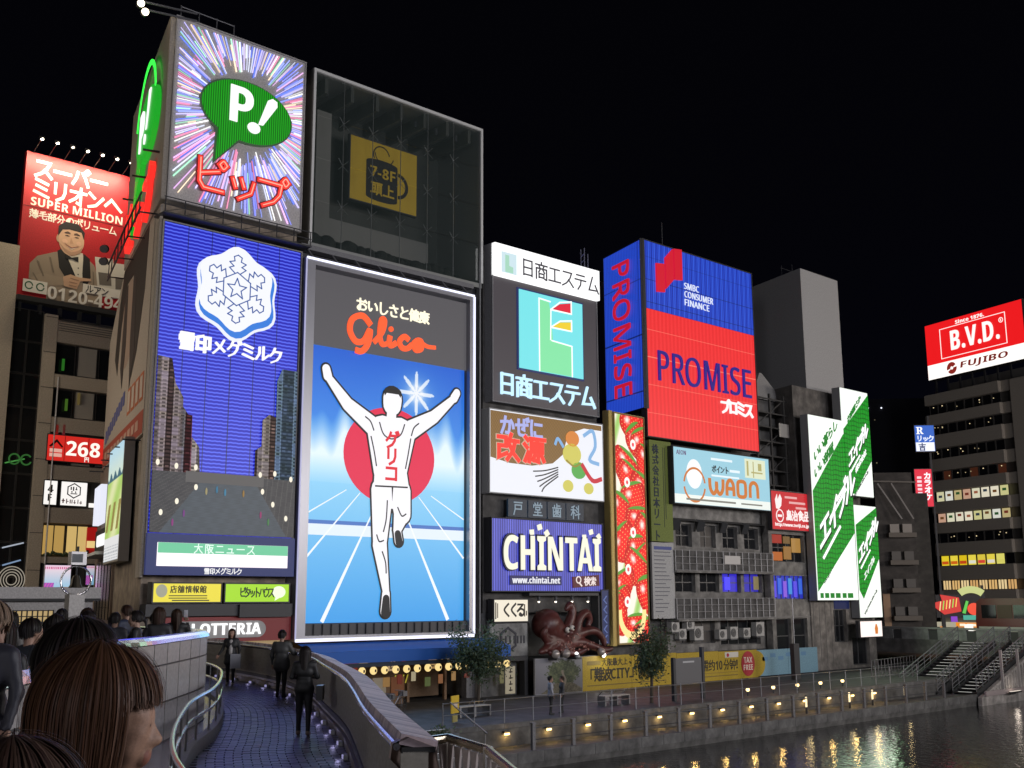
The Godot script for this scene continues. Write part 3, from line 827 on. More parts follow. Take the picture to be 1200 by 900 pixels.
# ---------- left: the street corner ----------
func build_pip_corner() -> void:
	var tan_wall := paint(0.36, 0.29, 0.22, 0.8, 0, 0.8)
	var dark := paint(0.03, 0.03, 0.033, 0.5)
	var steel := paint(0.14, 0.14, 0.15, 0.5, 0.6)
	var s := STREET * 17.0
	var b := thing("corner_building", "narrow tan corner building carrying the starburst and snowflake signs", "building", Vector3(21.0, -0.3, -45.6))
	prism(b, "wall", [Vector2(0, 0), Vector2(6.95, 0), Vector2(6.95 + s.x, s.z), Vector2(s.x, s.z)], 0, 16.4, tan_wall)
	var su := STREET * 11.9
	prism(b, "upper_wall", [Vector2(0, 0), Vector2(6.95, 0), Vector2(6.95 + su.x, su.z), Vector2(su.x, su.z)], 16.4, 28.2, tan_wall)
	# starburst sign
	var g := sign_box("starburst_sign", "rooftop neon sign with starburst of coloured tubes, green speech bubble and red lettering", Vector3(20.9, 19.3, -45.0), 0, 6.9, 8.85, 0.55, null, paint(0.42, 0.4, 0.38, 0.7, 0, 0.4), "", "neon sign")
	box(g, "sign_face", Vector3(3.45, 4.42, -0.02), Vector3(6.76, 8.7, 0.06), paint(0.55, 0.52, 0.5, 0.6, 0, 0.4))
	var hub := Vector2(3.6, 5.15)
	var cols := ["ffffff", "d8ccff", "98a8ff", "ffe6c8", "e8b8f0", "b0f4d0", "e0e6ff", "c8c0ff", "f090b8", "6a84ff", "8890ff"]
	for i in 270:
		var a := TAU * i / 270.0 + rng.randf_range(-0.012, 0.012)
		var dir := Vector2.from_angle(a)
		var far := 99.0
		if absf(dir.x) > 0.001:
			far = minf(far, ((6.7 if dir.x > 0 else 0.2) - hub.x) / dir.x)
		if absf(dir.y) > 0.001:
			far = minf(far, ((8.6 if dir.y > 0 else 0.25) - hub.y) / dir.y)
		var r0 := rng.randf_range(1.9, 3.0)
		var r1 := minf(far, rng.randf_range(3.0, 6.2))
		if r1 - r0 < 0.35:
			r0 = r1 - 0.5
		var st := begin()
		var p := hub + dir * r0
		var q := hub + dir * r1
		add_tube(st, Vector3(p.x, p.y, 0.07), Vector3(q.x, q.y, 0.07), rng.randf_range(0.018, 0.04), 5)
		hang(g, "neon_tube", st.commit(), hexglow(cols[rng.randi() % cols.size()], rng.randf_range(0.8, 1.5)))
	var bub := oval(hub + Vector2(0.1, 0), 2.35, 1.48, 40)
	var slanted := []
	for v: Vector2 in bub:
		slanted.append(v)
	var tail := [hub + Vector2(-1.35, -0.95), hub + Vector2(-1.45, -2.75), hub + Vector2(-0.2, -1.35)]
	cutout(g, "bubble_rim", [oval(hub + Vector2(0.1, 0), 2.43, 1.56, 40), [tail[0] + Vector2(-0.1, 0.1), tail[1] + Vector2(-0.1, -0.2), tail[2] + Vector2(0.12, -0.02)]], 0.1, 0.05, hexglow("4c6a4c", 0.5))
	var green_tex := picture(256, 8, func(u: float, _v: float) -> Color:
		var k := 0.5 + 0.5 * sin(u * TAU * 44.0)
		return Color(0.03, 0.32, 0.04).lerp(Color(0.12, 0.62, 0.1), k))
	var gm := lit_print(green_tex, 1.3)
	gm.uv1_triplanar = true
	gm.uv1_scale = Vector3(0.2, 0.2, 0.2)
	cutout(g, "bubble", [slanted, tail], 0.15, 0.06, gm)
	latin(g, "letter", "P", Vector2(2.75, 4.5), 1.75, 0.22, hexglow("ffffff", 1.1), font_bold, 1.05, 0.06)
	cutout(g, "exclamation_mark", [[Vector2(4.25, 4.7), Vector2(4.72, 6.05), Vector2(4.95, 6.2), Vector2(5.2, 6.1), Vector2(5.22, 5.85), Vector2(4.5, 4.72)], oval(Vector2(4.02, 4.45), 0.33, 0.27, 18)], 0.22, 0.06, hexglow("ffffff", 1.1))
	kana(g, "lettering_edge", "ピップ", Vector2(1.15, 0.75), 1.7, 1.75, 0.1, hexglow("7a1010", 0.6), 0.1, 0.93)
	kana(g, "lettering", "ピップ", Vector2(1.15, 0.75), 1.7, 1.25, 0.2, hexglow("ff3b30", 1.1), 0.03, 0.93)
	kana(g, "lettering_tube", "ピップ", Vector2(1.15, 0.75), 1.7, 0.25, 0.24, hexglow("ff9a85", 1.5), 0.03, 0.93)
	sheet_light(g, 0.3, 0.3, 6.3, 8.2, 0.6, Color(0.95, 0.9, 1.0), 0.16)
	# lamps on an outrigger above the sign
	var rig := thing("roof_lamp_rig", "two bright round floodlights on a steel outrigger at the roof corner", "floodlight", Vector3(20.95, 28.2, -44.9))
	for k in 2:
		beam(rig, "arm", Vector3(0.9, 0.3 - k * 0.35, 0), Vector3(-1.85 + 0.2 * k, -0.2 - k * 0.33, 0.22), 0.07, 0.07, steel)
	for k in 4:
		bar(rig, "post", Vector3(0.2 + k * 0.9, 0, -0.2), Vector3(0.2 + k * 0.9, 0.55, -0.2), 0.03, steel, 6)
	bar(rig, "rail", Vector3(0.2, 0.5, -0.2), Vector3(2.9, 0.5, -0.2), 0.03, steel, 6)
	for k in 2:
		var c := Vector3(-1.93 + 0.22 * k, -0.37 - k * 0.33, 0.3)
		bar(rig, "lamp_housing", c + Vector3(0, 0, -0.16), c + Vector3(0, 0, -0.02), 0.17, dark, 12)
		ball(rig, "lamp_bulb", c + Vector3(0, 0, 0.02), 0.16, hexglow("fff0d0", 6.0))
		bulb_light(rig, c + Vector3(0, 0, 0.03), Color(1, 0.93, 0.8), 0.9, 0.12)
	# catwalk between the two signs
	var cw := thing("sign_catwalk", "black steel catwalk between starburst sign and blue snowflake sign", "catwalk", Vector3(20.9, 18.45, -45.0))
	span(cw, "grating", Vector3(-0.3, 0.05, -0.5), Vector3(7.2, 0.12, 0.55), dark)
	for y in [0.45, 0.8]:
		bar(cw, "rail", Vector3(-0.3, y, 0.5), Vector3(7.2, y, 0.5), 0.025, dark, 6)
	for k in 9:
		bar(cw, "post", Vector3(-0.25 + k * 0.925, 0.1, 0.5), Vector3(-0.25 + k * 0.925, 0.82, 0.5), 0.025, dark, 6)
	for k in 8:
		bar(cw, "brace", Vector3(-0.25 + k * 0.925, 0.12, 0.5), Vector3(0.675 + k * 0.925, 0.45, 0.5), 0.015, dark, 5)
	# blue snowflake sign with the canal picture
	var y := sign_box("snowflake_sign", "tall blue lamp-striped sign with white snowflake badge above a picture of the canal", Vector3(20.8, 2.95, -45.0), 0, 7.12, 15.42, 0.5, null, paint(0.3, 0.28, 0.26, 0.6, 0, 0.4), "", "neon sign")
	var blue := picture(512, 1024, func(u: float, v: float) -> Color:
		var wob := 0.1 * sin(u * 170.0) + 0.08 * sin(u * 61.0)
		var k := pow(0.5 + 0.5 * sin((v * 92.0 + wob * 0.35) * TAU), 1.6)
		var c := Color(0.06, 0.06, 0.68).lerp(Color(0.36, 0.45, 1.0), k)
		var seam := absf(fposmod(u * 6.0 + 0.5, 1.0) - 0.5)
		if seam < 0.018:
			c = c.darkened(0.45)
		return c)
	screen(y, "blue_lamp_sign", 0.08, 0.08, 6.96, 15.26, 0.012, lit_print(blue, 1.0))
	box(y, "sign_face", Vector3(3.56, 7.7, -0.02), Vector3(6.98, 15.28, 0.05), dark)
	var c0 := Vector2(3.62, 12.75)
	var badge := func(r: float, dx: float, dy: float) -> Array:
		var out := []
		for i in 48:
			var a := TAU * i / 48 + PI / 6
			var rr := r * (1.0 + 0.075 * cos(6 * a))
			out.append(c0 + Vector2(dx, dy) + Vector2(sin(a), cos(a)) * rr)
		return out
	cutout(y, "badge_rim", [badge.call(2.06, 0.05, -0.12)], 0.1, 0.1, hexglow("f2f6ff", 0.95))
	cutout(y, "badge_shade", [badge.call(1.93, 0.05, -0.12)], 0.2, 0.02, hexglow("2f7de0", 0.95))
	cutout(y, "badge", [badge.call(1.86, -0.02, 0.1)], 0.22, 0.02, hexglow("f4f6fb", 1.0))
	var lines := []
	for i in 6:
		var a := TAU * i / 6
		var f := Vector2(sin(a), cos(a))
		var n := Vector2(f.y, -f.x)
		for sgn in [-1.0, 1.0]:
			var pl := PackedVector2Array([c0 + f * 0.72 + n * sgn * 0.13, c0 + f * 0.95 + n * sgn * 0.42, c0 + f * 1.05 + n * sgn * 0.2, c0 + f * 1.22 + n * sgn * 0.42, c0 + f * 1.3 + n * sgn * 0.16, c0 + f * 1.5 + n * sgn * 0.2, c0 + f * 1.6])
			for sp in range(pl.size()):
				pl[sp] += Vector2(-0.02, 0.1)
			lines.append_array(ink(pl, 0.05))
		var nx := Vector2(sin(a + TAU / 6), cos(a + TAU / 6))
		lines.append_array(ink(PackedVector2Array([c0 + f * 0.78 + Vector2(-0.02, 0.1), c0 + nx * 0.78 + Vector2(-0.02, 0.1)]), 0.05))
	for i in 10:
		var ra := 0.5 if i % 2 == 0 else 0.22
		var rb := 0.22 if i % 2 == 0 else 0.5
		var a := TAU * i / 10
		var b2 := TAU * (i + 1) / 10
		lines.append_array(ink(PackedVector2Array([c0 + Vector2(sin(a), cos(a)) * ra + Vector2(-0.02, 0.1), c0 + Vector2(sin(b2), cos(b2)) * rb + Vector2(-0.02, 0.1)]), 0.05))
	cutout(y, "snowflake", lines, 0.245, 0.015, hexglow("3a5fae", 0.8))
	kana(y, "lettering_bold", "雪印", Vector2(0.95, 9.72), 0.78, 1.5, 0.1, hexglow("ffffff", 1.0), 0.12)
	kana(y, "lettering", "メグミルク", Vector2(2.55, 9.72), 0.72, 1.1, 0.1, hexglow("ffffff", 1.0), 0.12)
	# the picture below: skyline panels, canal and lamps, printed on cut boards
	var sk := [
		["94898a", [Vector2(0.1, 3.2), Vector2(0.1, 9.3), Vector2(0.75, 9.25), Vector2(0.95, 8.2), Vector2(1.35, 7.6), Vector2(1.4, 3.6)]],
		["8d8a90", [Vector2(1.4, 3.6), Vector2(1.35, 7.2), Vector2(1.75, 6.7), Vector2(1.85, 3.9)]],
		["7c5058", [Vector2(1.5, 4.2), Vector2(1.5, 6.9), Vector2(1.8, 6.85), Vector2(1.85, 4.2)]],
		["a49c98", [Vector2(1.85, 3.9), Vector2(1.85, 5.9), Vector2(2.2, 5.5), Vector2(2.3, 4.2), Vector2(2.3, 3.9)]],
		["62788c", [Vector2(5.95, 3.6), Vector2(5.95, 8.9), Vector2(6.2, 9.5), Vector2(7.02, 9.5), Vector2(7.02, 3.2)]],
		["a39a92", [Vector2(5.25, 3.9), Vector2(5.25, 7.0), Vector2(5.6, 7.3), Vector2(5.95, 7.2), Vector2(5.95, 3.6)]],
		["8c8480", [Vector2(4.95, 4.1), Vector2(4.95, 5.6), Vector2(5.25, 5.8), Vector2(5.25, 3.9)]],
	]
	var facade := picture(256, 256, func(u: float, v: float) -> Color:
		var col := int(u * 14.0)
		var row := int(v * 26.0)
		var h := fposmod(sin(col * 12.9 + row * 78.2) * 43758.5, 1.0)
		var tone := 0.55 + 0.25 * sin(col * 2.3) + 0.1 * sin(v * 160.0)
		var fx := fposmod(u * 14.0, 1.0)
		var fy := fposmod(v * 26.0, 1.0)
		if fx > 0.25 and fx < 0.8 and fy > 0.3 and fy < 0.8:
			tone = 0.35 + 0.4 * h * h
		if fposmod(sin(col * 5.1) * 91.7, 1.0) > 0.82:
			return Color(tone * 0.9, tone * 0.78, tone * 0.76)
		return Color(tone, tone * 0.98, tone * (0.92 + 0.14 * h)))
	var k2 := 0
	for e in sk:
		var fm := StandardMaterial3D.new()
		fm.albedo_color = Color(0.04, 0.04, 0.04)
		fm.emission_enabled = true
		fm.emission = Color.html(e[0])
		fm.emission_operator = BaseMaterial3D.EMISSION_OP_MULTIPLY
		fm.emission_texture = facade
		fm.emission_energy_multiplier = 1.8
		fm.uv1_triplanar = true
		fm.uv1_scale = Vector3(0.24, 0.24, 0.24)
		cutout(y, "skyline_board", [e[1]], 0.06 + 0.012 * (k2 % 3), 0.03, fm)
		k2 += 1
	var canal := picture(220, 84, func(u: float, v: float) -> Color:
		var edge_l := 0.06 + (1.0 - v) * 0.3
		var edge_r := 0.95 - (1.0 - v) * 0.27
		var n := 0.5 + 0.5 * sin(u * 61.0 + sin(v * 37.0) * 3.0) * sin(v * 90.0 + u * 13.0)
		if u > edge_l and u < edge_r:
			return Color(0.2, 0.24, 0.27).lerp(Color(0.3, 0.34, 0.38), n * 0.5)
		var rail := fposmod((u - edge_l if u < 0.5 else u - edge_r) * 26.0 + v * 8.0, 1.0)
		var c := Color(0.1, 0.1, 0.11).lerp(Color(0.2, 0.2, 0.2), n)
		if rail < 0.12:
			c = Color(0.3, 0.29, 0.28)
		return c)
	screen(y, "canal_picture", 0.1, 1.75, 6.92, 2.6, 0.142, lit_print(canal, 0.95))
	span(y, "canal_board", Vector3(0.1, 1.75, 0.1), Vector3(7.02, 4.35, 0.138), dark)
	cutout(y, "canal_bridge", [rect(1.6, 3.95, 5.4, 4.42)], 0.145, 0.01, hexglow("73706e", 0.5))
	for e in [[0.55, 2.6], [1.25, 3.1], [2.1, 3.75], [0.3, 4.7], [1.15, 4.6], [2.05, 4.6], [5.35, 3.75], [5.9, 3.2], [6.6, 2.6], [5.2, 4.5], [5.95, 4.6], [6.8, 4.4]]:
		cutout(y, "picture_lamp", [oval(Vector2(e[0], e[1]), 0.085, 0.13, 12)], 0.16, 0.01, hexglow("fff6e0", 0.95))
	for e in [[1.1, 2.2, "c03aa8"], [1.6, 2.6, "a040b0"], [3.1, 3.7, "3aa0d0"], [3.5, 3.6, "4ab0e0"], [4.4, 3.6, "d0a040"], [5.3, 2.7, "d03a90"], [5.7, 2.4, "60b060"], [2.6, 3.6, "e0d090"]]:
		cutout(y, "picture_glint", [oval(Vector2(e[0], e[1]), 0.05, 0.16, 10)], 0.16, 0.006, hexglow(e[2], 0.4))
	box(y, "ticker_case", Vector3(3.56, 0.86, 0.1), Vector3(7.1, 1.72, 0.16), hexglow("1b2a66", 0.8))
	box(y, "ticker_screen", Vector3(3.6, 0.86, 0.2), Vector3(6.25, 0.98, 0.05), hexglow("fff4fb", 1.15))
	box(y, "ticker_band", Vector3(3.6, 1.13, 0.232), Vector3(6.22, 0.43, 0.02), hexglow("6cc79a", 1.0))
	kana(y, "ticker_text", "大阪ニュース", Vector2(2.1, 0.93), 0.42, 1.1, 0.243, hexglow("e8fff2", 1.0), 0.006, 1.2)
	kana(y, "ticker_caption", "雪印メグミルク", Vector2(2.65, 0.06), 0.26, 1.3, 0.18, hexglow("ffffff", 0.9), 0.01)
	sheet_light(y, 0.3, 5.0, 6.5, 10.0, 0.6, Color(0.25, 0.28, 1.0), 0.32)
	# shop signs below
	var yel := sign_box("property_shop_sign", "yellow lit shop sign with silver globe and blue lettering, under the blue sign", Vector3(21.15, 1.78, -44.85), 0, 3.2, 0.88, 0.4, hexglow("f0e040", 0.95), dark)
	cutout(yel, "globe", [oval(Vector2(0.42, 0.52), 0.25, 0.27, 18)], 0.035, 0.02, hexglow("b8b8a0", 0.7))
	kana(yel, "lettering", "店舗情報館", Vector2(0.8, 0.44), 0.3, 1.1, 0.035, hexglow("3a3a20", 0.3), 0.02, 1.12)
	cutout(yel, "small_print", [rect(0.75, 0.3, 2.5, 0.34), rect(0.75, 0.2, 2.5, 0.24), rect(0.9, 0.1, 2.6, 0.15)], 0.035, 0.01, hexglow("5a5a28", 0.4))
	sheet_light(yel, 0.1, 0.1, 3.0, 0.7, 0.3, Color(1, 0.93, 0.3), 0.3)
	var grn := sign_box("estate_shop_sign", "lime green lit shop sign with white speech bubble, beside the yellow shop sign", Vector3(24.45, 1.78, -44.85), 0, 3.28, 0.88, 0.4, hexglow("a8e020", 0.95), dark)
	kana(grn, "lettering", "ピタットハウス", Vector2(0.75, 0.26), 0.42, 1.4, 0.035, hexglow("22402a", 0.3), 0.02, 0.78, 0.72)
	cutout(grn, "bubble", [oval(Vector2(2.7, 0.48), 0.34, 0.26, 20), [Vector2(2.55, 0.28), Vector2(2.5, 0.1), Vector2(2.8, 0.26)]], 0.035, 0.02, hexglow("f4ffe0", 1.0))
	sheet_light(grn, 0.1, 0.1, 3.0, 0.7, 0.3, Color(0.7, 1.0, 0.2), 0.3)
	var front := thing("burger_shop_front", "dark shop front with white capital letters on a grey oval, under the yellow sign", "shop front", Vector3(20.9, -0.3, -45.0))
	span(front, "fascia", Vector3(0.05, 1.55, -0.4), Vector3(7.05, 2.05, 0.12), dark)
	span(front, "red_band", Vector3(1.0, 0.45, -0.3), Vector3(7.05, 1.5, 0.0), paint(0.25, 0.02, 0.02, 0.5))
	cutout(front, "name_board", [oval(Vector2(5.3, 0.97), 0.42, 0.36, 16, -PI / 2, PI / 2) + [Vector2(1.4, 1.33), Vector2(1.4, 0.61)]], 0.01, 0.08, paint(0.35, 0.34, 0.33, 0.5))
	fit_latin(front, "lettering", "LOTTERIA", 2.15, 5.45, 0.75, 0.48, 0.1, hexglow("ffffff", 1.2))
	span(front, "shop_window", Vector3(0.3, -0.0, -0.35), Vector3(6.8, 0.45, -0.25), hexglow("c8a878", 0.5))
	box(front, "sign_board", Vector3(5.6, 1.75, 0.2), Vector3(2.6, 0.55, 0.1), dark)
	sheet_light(front, 2.0, 0.6, 3.6, 0.8, 0.4, Color(1, 0.96, 0.9), 0.3)

func build_street_side() -> void:
	# things on the slanted street side of the corner building; local x runs towards the canal
	var dark := paint(0.03, 0.03, 0.033, 0.5)
	var p0 := Vector3(20.78, 0, -45.0)
	var tan_ := paint(0.4, 0.35, 0.29, 0.7, 0, 0.4)
	var g := thing("street_side_neon_sign", "tan side panel with green neon bubble and red neon letters, facing the side street", "neon sign", p0 + Vector3(0, 19.3, 0), TURN)
	span(g, "panel", Vector3(-12.2, 0, -0.1), Vector3(-0.05, 8.8, 0.12), tan_)
	cutout(g, "bubble", [oval(Vector2(-4.6, 5.2), 3.1, 1.7, 36), [Vector2(-8.2, 0.6), Vector2(-7.0, 4.6), Vector2(-5.4, 3.8)]], 0.13, 0.25, hexglow("1fae2a", 0.9))
	cutout(g, "bubble_rim", [ring_arc(Vector2(-4.6, 5.2), 2.9, 3.15, 0.3, 2.9)], 0.38, 0.05, hexglow("3dff4d", 1.3))
	latin(g, "letter", "P", Vector2(-6.2, 4.3), 1.9, 0.4, hexglow("ffffff", 1.1), font_bold, 1.1, 0.06)
	cutout(g, "exclamation_mark", [[Vector2(-4.2, 4.8), Vector2(-3.6, 6.6), Vector2(-3.0, 6.5), Vector2(-3.9, 4.8)], oval(Vector2(-4.4, 4.4), 0.3, 0.25, 12)], 0.4, 0.05, hexglow("ffffff", 1.1))
	kana(g, "lettering", "ピップ", Vector2(-10.6, 0.2), 2.3, 1.3, 0.14, hexglow("ff3028", 1.1), 0.25, 1.35, 1.0)
	for k in 3:
		box(g, "bracket", Vector3(-1.2 - 3.5 * k, 2.6, 0.4), Vector3(0.08, 0.08, 0.9), dark)
	sheet_light(g, -7.5, 2.8, 6.5, 5.0, 0.9, Color(0.35, 1.0, 0.4), 0.3)
	# ladder
	var lad := thing("sign_ladder", "black steel ladder frame slanting along the top of the portrait banner", "ladder", p0 + Vector3(0, 18.6, 0), TURN)
	for k in 2:
		beam(lad, "stringer", Vector3(-12.4, 0.1 + 0.9 * k, 0.9), Vector3(-0.4, 0.3 + 0.7 * k, 0.9), 0.07, 0.07, dark)
	for k in 10:
		beam(lad, "rung", Vector3(-12.0 + k * 1.25, 0.1, 0.9), Vector3(-12.0 + k * 1.25, 0.95, 0.9), 0.05, 0.05, dark)
		if k % 3 == 0:
			beam(lad, "stay", Vector3(-12.0 + k * 1.25, 0.2, 0.0), Vector3(-12.0 + k * 1.25, 0.2, 0.95), 0.06, 0.06, dark)
	for k in 2:
		var c := Vector3(-12.6, 1.2 + k * 0.7, 1.1)
		bar(lad, "lamp_head", c, c + Vector3(0.3, -0.1, 0.1), 0.22, dark, 10)
	# portrait banner
	var ban := thing("portrait_banner", "tall faded portrait banner with long hair and rust red foot, on the street side", "banner", p0 + Vector3(0, 9.05, 0), TURN)
	cutout(ban, "cloth", [[Vector2(-16.6, 0), Vector2(-1.5, 0), Vector2(-1.5, 10.1), Vector2(-11.8, 10.1), Vector2(-16.6, 7.2)]], 0.0, 0.12, paint(0.5, 0.42, 0.34, 0.7, 0, 0.4))
	span(ban, "side_panel", Vector3(-1.45, -6.2, -0.02), Vector3(-0.05, 10.0, 0.1), tan_)
	cutout(ban, "hair_print", [[Vector2(-11.6, 10), Vector2(-3, 10), Vector2(-3.4, 7), Vector2(-5, 4.4), Vector2(-6.5, 3.4), Vector2(-6.4, 6), Vector2(-7.5, 8.8), Vector2(-10, 8.9), Vector2(-11.5, 7), Vector2(-12.2, 4.5), Vector2(-13.6, 5.6), Vector2(-12.9, 8.2)]], 0.125, 0.01, paint(0.035, 0.025, 0.02, 0.7))
	cutout(ban, "face_print", [oval(Vector2(-9.0, 6.6), 2.3, 2.3, 24)], 0.123, 0.005, paint(0.34, 0.24, 0.18, 0.7))
	cutout(ban, "lock_print", [[Vector2(-10.4, 8.6), Vector2(-9.6, 8.8), Vector2(-9.2, 5.6), Vector2(-9.9, 3.4), Vector2(-10.9, 4.6)], [Vector2(-7.6, 8.8), Vector2(-6.6, 8.4), Vector2(-5.8, 4.6), Vector2(-7.0, 2.9), Vector2(-7.6, 5.4)]], 0.136, 0.01, paint(0.05, 0.035, 0.03, 0.7))
	var blocks := []
	var blocks2 := []
	for k in 9:
		blocks.append(rect(-15.8 + k * 0.85, 1.3 + 0.13 * k, -15.2 + k * 0.85, 2.0 + 0.13 * k))
	for k in 4:
		blocks2.append(rect(-7.2 + k * 1.35, 1.6, -6.1 + k * 1.35, 2.9))
	cutout(ban, "print_marks", blocks, 0.125, 0.01, paint(0.08, 0.09, 0.25, 0.7))
	cutout(ban, "print_frames", blocks2, 0.125, 0.01, paint(0.45, 0.12, 0.04, 0.7))
	cutout(ban, "print_panels", [rect(-7.0, 1.75, -6.3, 2.75), rect(-5.65, 1.75, -4.95, 2.75), rect(-4.3, 1.75, -3.6, 2.75), rect(-2.95, 1.75, -2.25, 2.75)], 0.138, 0.01, paint(0.5, 0.42, 0.34, 0.7))
	cutout(ban, "foot_print", [rect(-16.5, 0.05, -1.6, 1.1)], 0.125, 0.01, paint(0.35, 0.06, 0.03, 0.7))
	var dashes := []
	for k in 10:
		dashes.append(rect(-15.6 + k * 1.3, 0.35, -14.7 + k * 1.3, 0.8))
	cutout(ban, "foot_marks", dashes, 0.138, 0.006, paint(0.5, 0.3, 0.22, 0.7))
	for k in 6:
		beam(ban, "bracket", Vector3(-16.2 + k * 2.7, -0.15, 0), Vector3(-16.2 + k * 2.7, -0.15, 0.8), 0.06, 0.06, dark)
	# lit vertical sign below the banner
	var ver := thing("vertical_scenic_sign", "tall lit sign with pale green scenic picture, on the street side near the corner", "sign", p0 + Vector3(0, 3.7, 0), TURN)
	span(ver, "case", Vector3(-9.3, -0.06, 0.1), Vector3(-3.75, 5.5, 0.55), paint(0.3, 0.27, 0.23, 0.6))
	var scenic := picture(64, 128, func(u: float, v: float) -> Color:
		var c := Color(0.75, 0.9, 0.98).lerp(Color(0.92, 0.96, 0.85), clampf(v * 3.0, 0, 1))
		if v > 0.2 and v < 0.3 and sin(u * 22.0) * 0.03 + 0.25 < v:
			c = Color(0.25, 0.42, 0.5)
		if v > 0.3:
			c = Color(0.72, 0.86, 0.45).lerp(Color(0.93, 0.95, 0.72), 0.5 + 0.5 * sin(u * 7.0 + v * 13.0))
		if v > 0.5 and v < 0.74 and absf(sin(u * 9.0 + v * 5.0)) > 0.78:
			c = Color(0.62, 0.55, 0.3)
		if v > 0.8:
			c = Color(0.95, 0.95, 0.95)
			if fposmod(v * 40.0, 1.0) < 0.4 and fposmod(u * 9.0, 1.0) < 0.7 and v > 0.86:
				c = Color(0.7, 0.72, 0.74)
		return c)
	screen(ver, "lit_sign_face", -9.2, 0.04, 5.35, 5.36, 0.56, lit_print(scenic, 0.85))
	sheet_light(ver, -9.2, 0.04, 5.3, 5.3, 0.7, Color(0.9, 0.95, 0.75), 0.2)
	var side_front := thing("side_shop_front", "low brown side front with narrow windows and white shop lettering, below the banner", "shop front", p0, TURN)
	span(side_front, "wall", Vector3(-17.5, -0.3, -0.1), Vector3(-9.6, 9.0, 0.08), paint(0.22, 0.16, 0.12, 0.7, 0, 0.4))
	span(side_front, "sign_board", Vector3(-16.0, 4.4, 0.08), Vector3(-9.6, 5.6, 0.3), dark)
	fit_latin(side_front, "lettering", "OTTERIA", -14.8, -10.2, 4.7, 0.6, 0.31, hexglow("ffffff", 1.0))
	span(side_front, "awning", Vector3(-16.0, 4.15, 0.05), Vector3(-9.6, 4.3, 0.9), paint(0.6, 0.58, 0.55, 0.6))
	box(side_front, "lit_sign_face", Vector3(-14.3, 6.9, 0.35), Vector3(3.0, 2.0, 0.3), hexglow("eef0ff", 0.95))
	for k in 7:
		span(side_front, "slat", Vector3(-12.4, 5.9 + k * 0.4, 0.09), Vector3(-10.6, 6.1 + k * 0.4, 0.2), paint(0.4, 0.38, 0.36, 0.6))
	for k in 5:
		span(side_front, "window_pane", Vector3(-16 + k * 1.3, 1.0, 0.09), Vector3(-15.1 + k * 1.3, 3.9, 0.14), paint(0.02, 0.02, 0.022, 0.1))
	sheet_light(side_front, -15.8, 5.9, 3.0, 2.0, 0.7, Color(0.9, 0.93, 1.0), 0.3)

func build_added_street_sign() -> void:
	# added unseen sign that lights the street side of the corner building
	var b := thing("street_shop_building", "dark building across the side street, left of the view", "building", Vector3(2, -0.3, -60))
	span(b, "wall", Vector3(-14, 0, -14), Vector3(2, 22, 10), paint(0.2, 0.18, 0.16, 0.85, 0, 0.4))
	var s := sign_box("added_street_sign", "added large warm white sign across the side street, out of view", Vector3(4.3, 6, -52), 90, 13.0, 11.0, 0.25, hexglow("fff0dc", 1.0), paint(0.05, 0.05, 0.05, 0.7))
	sheet_light(s, 0.2, 0.2, 12.6, 10.6, 0.5, Color.html("fff0dc"), 1.1)

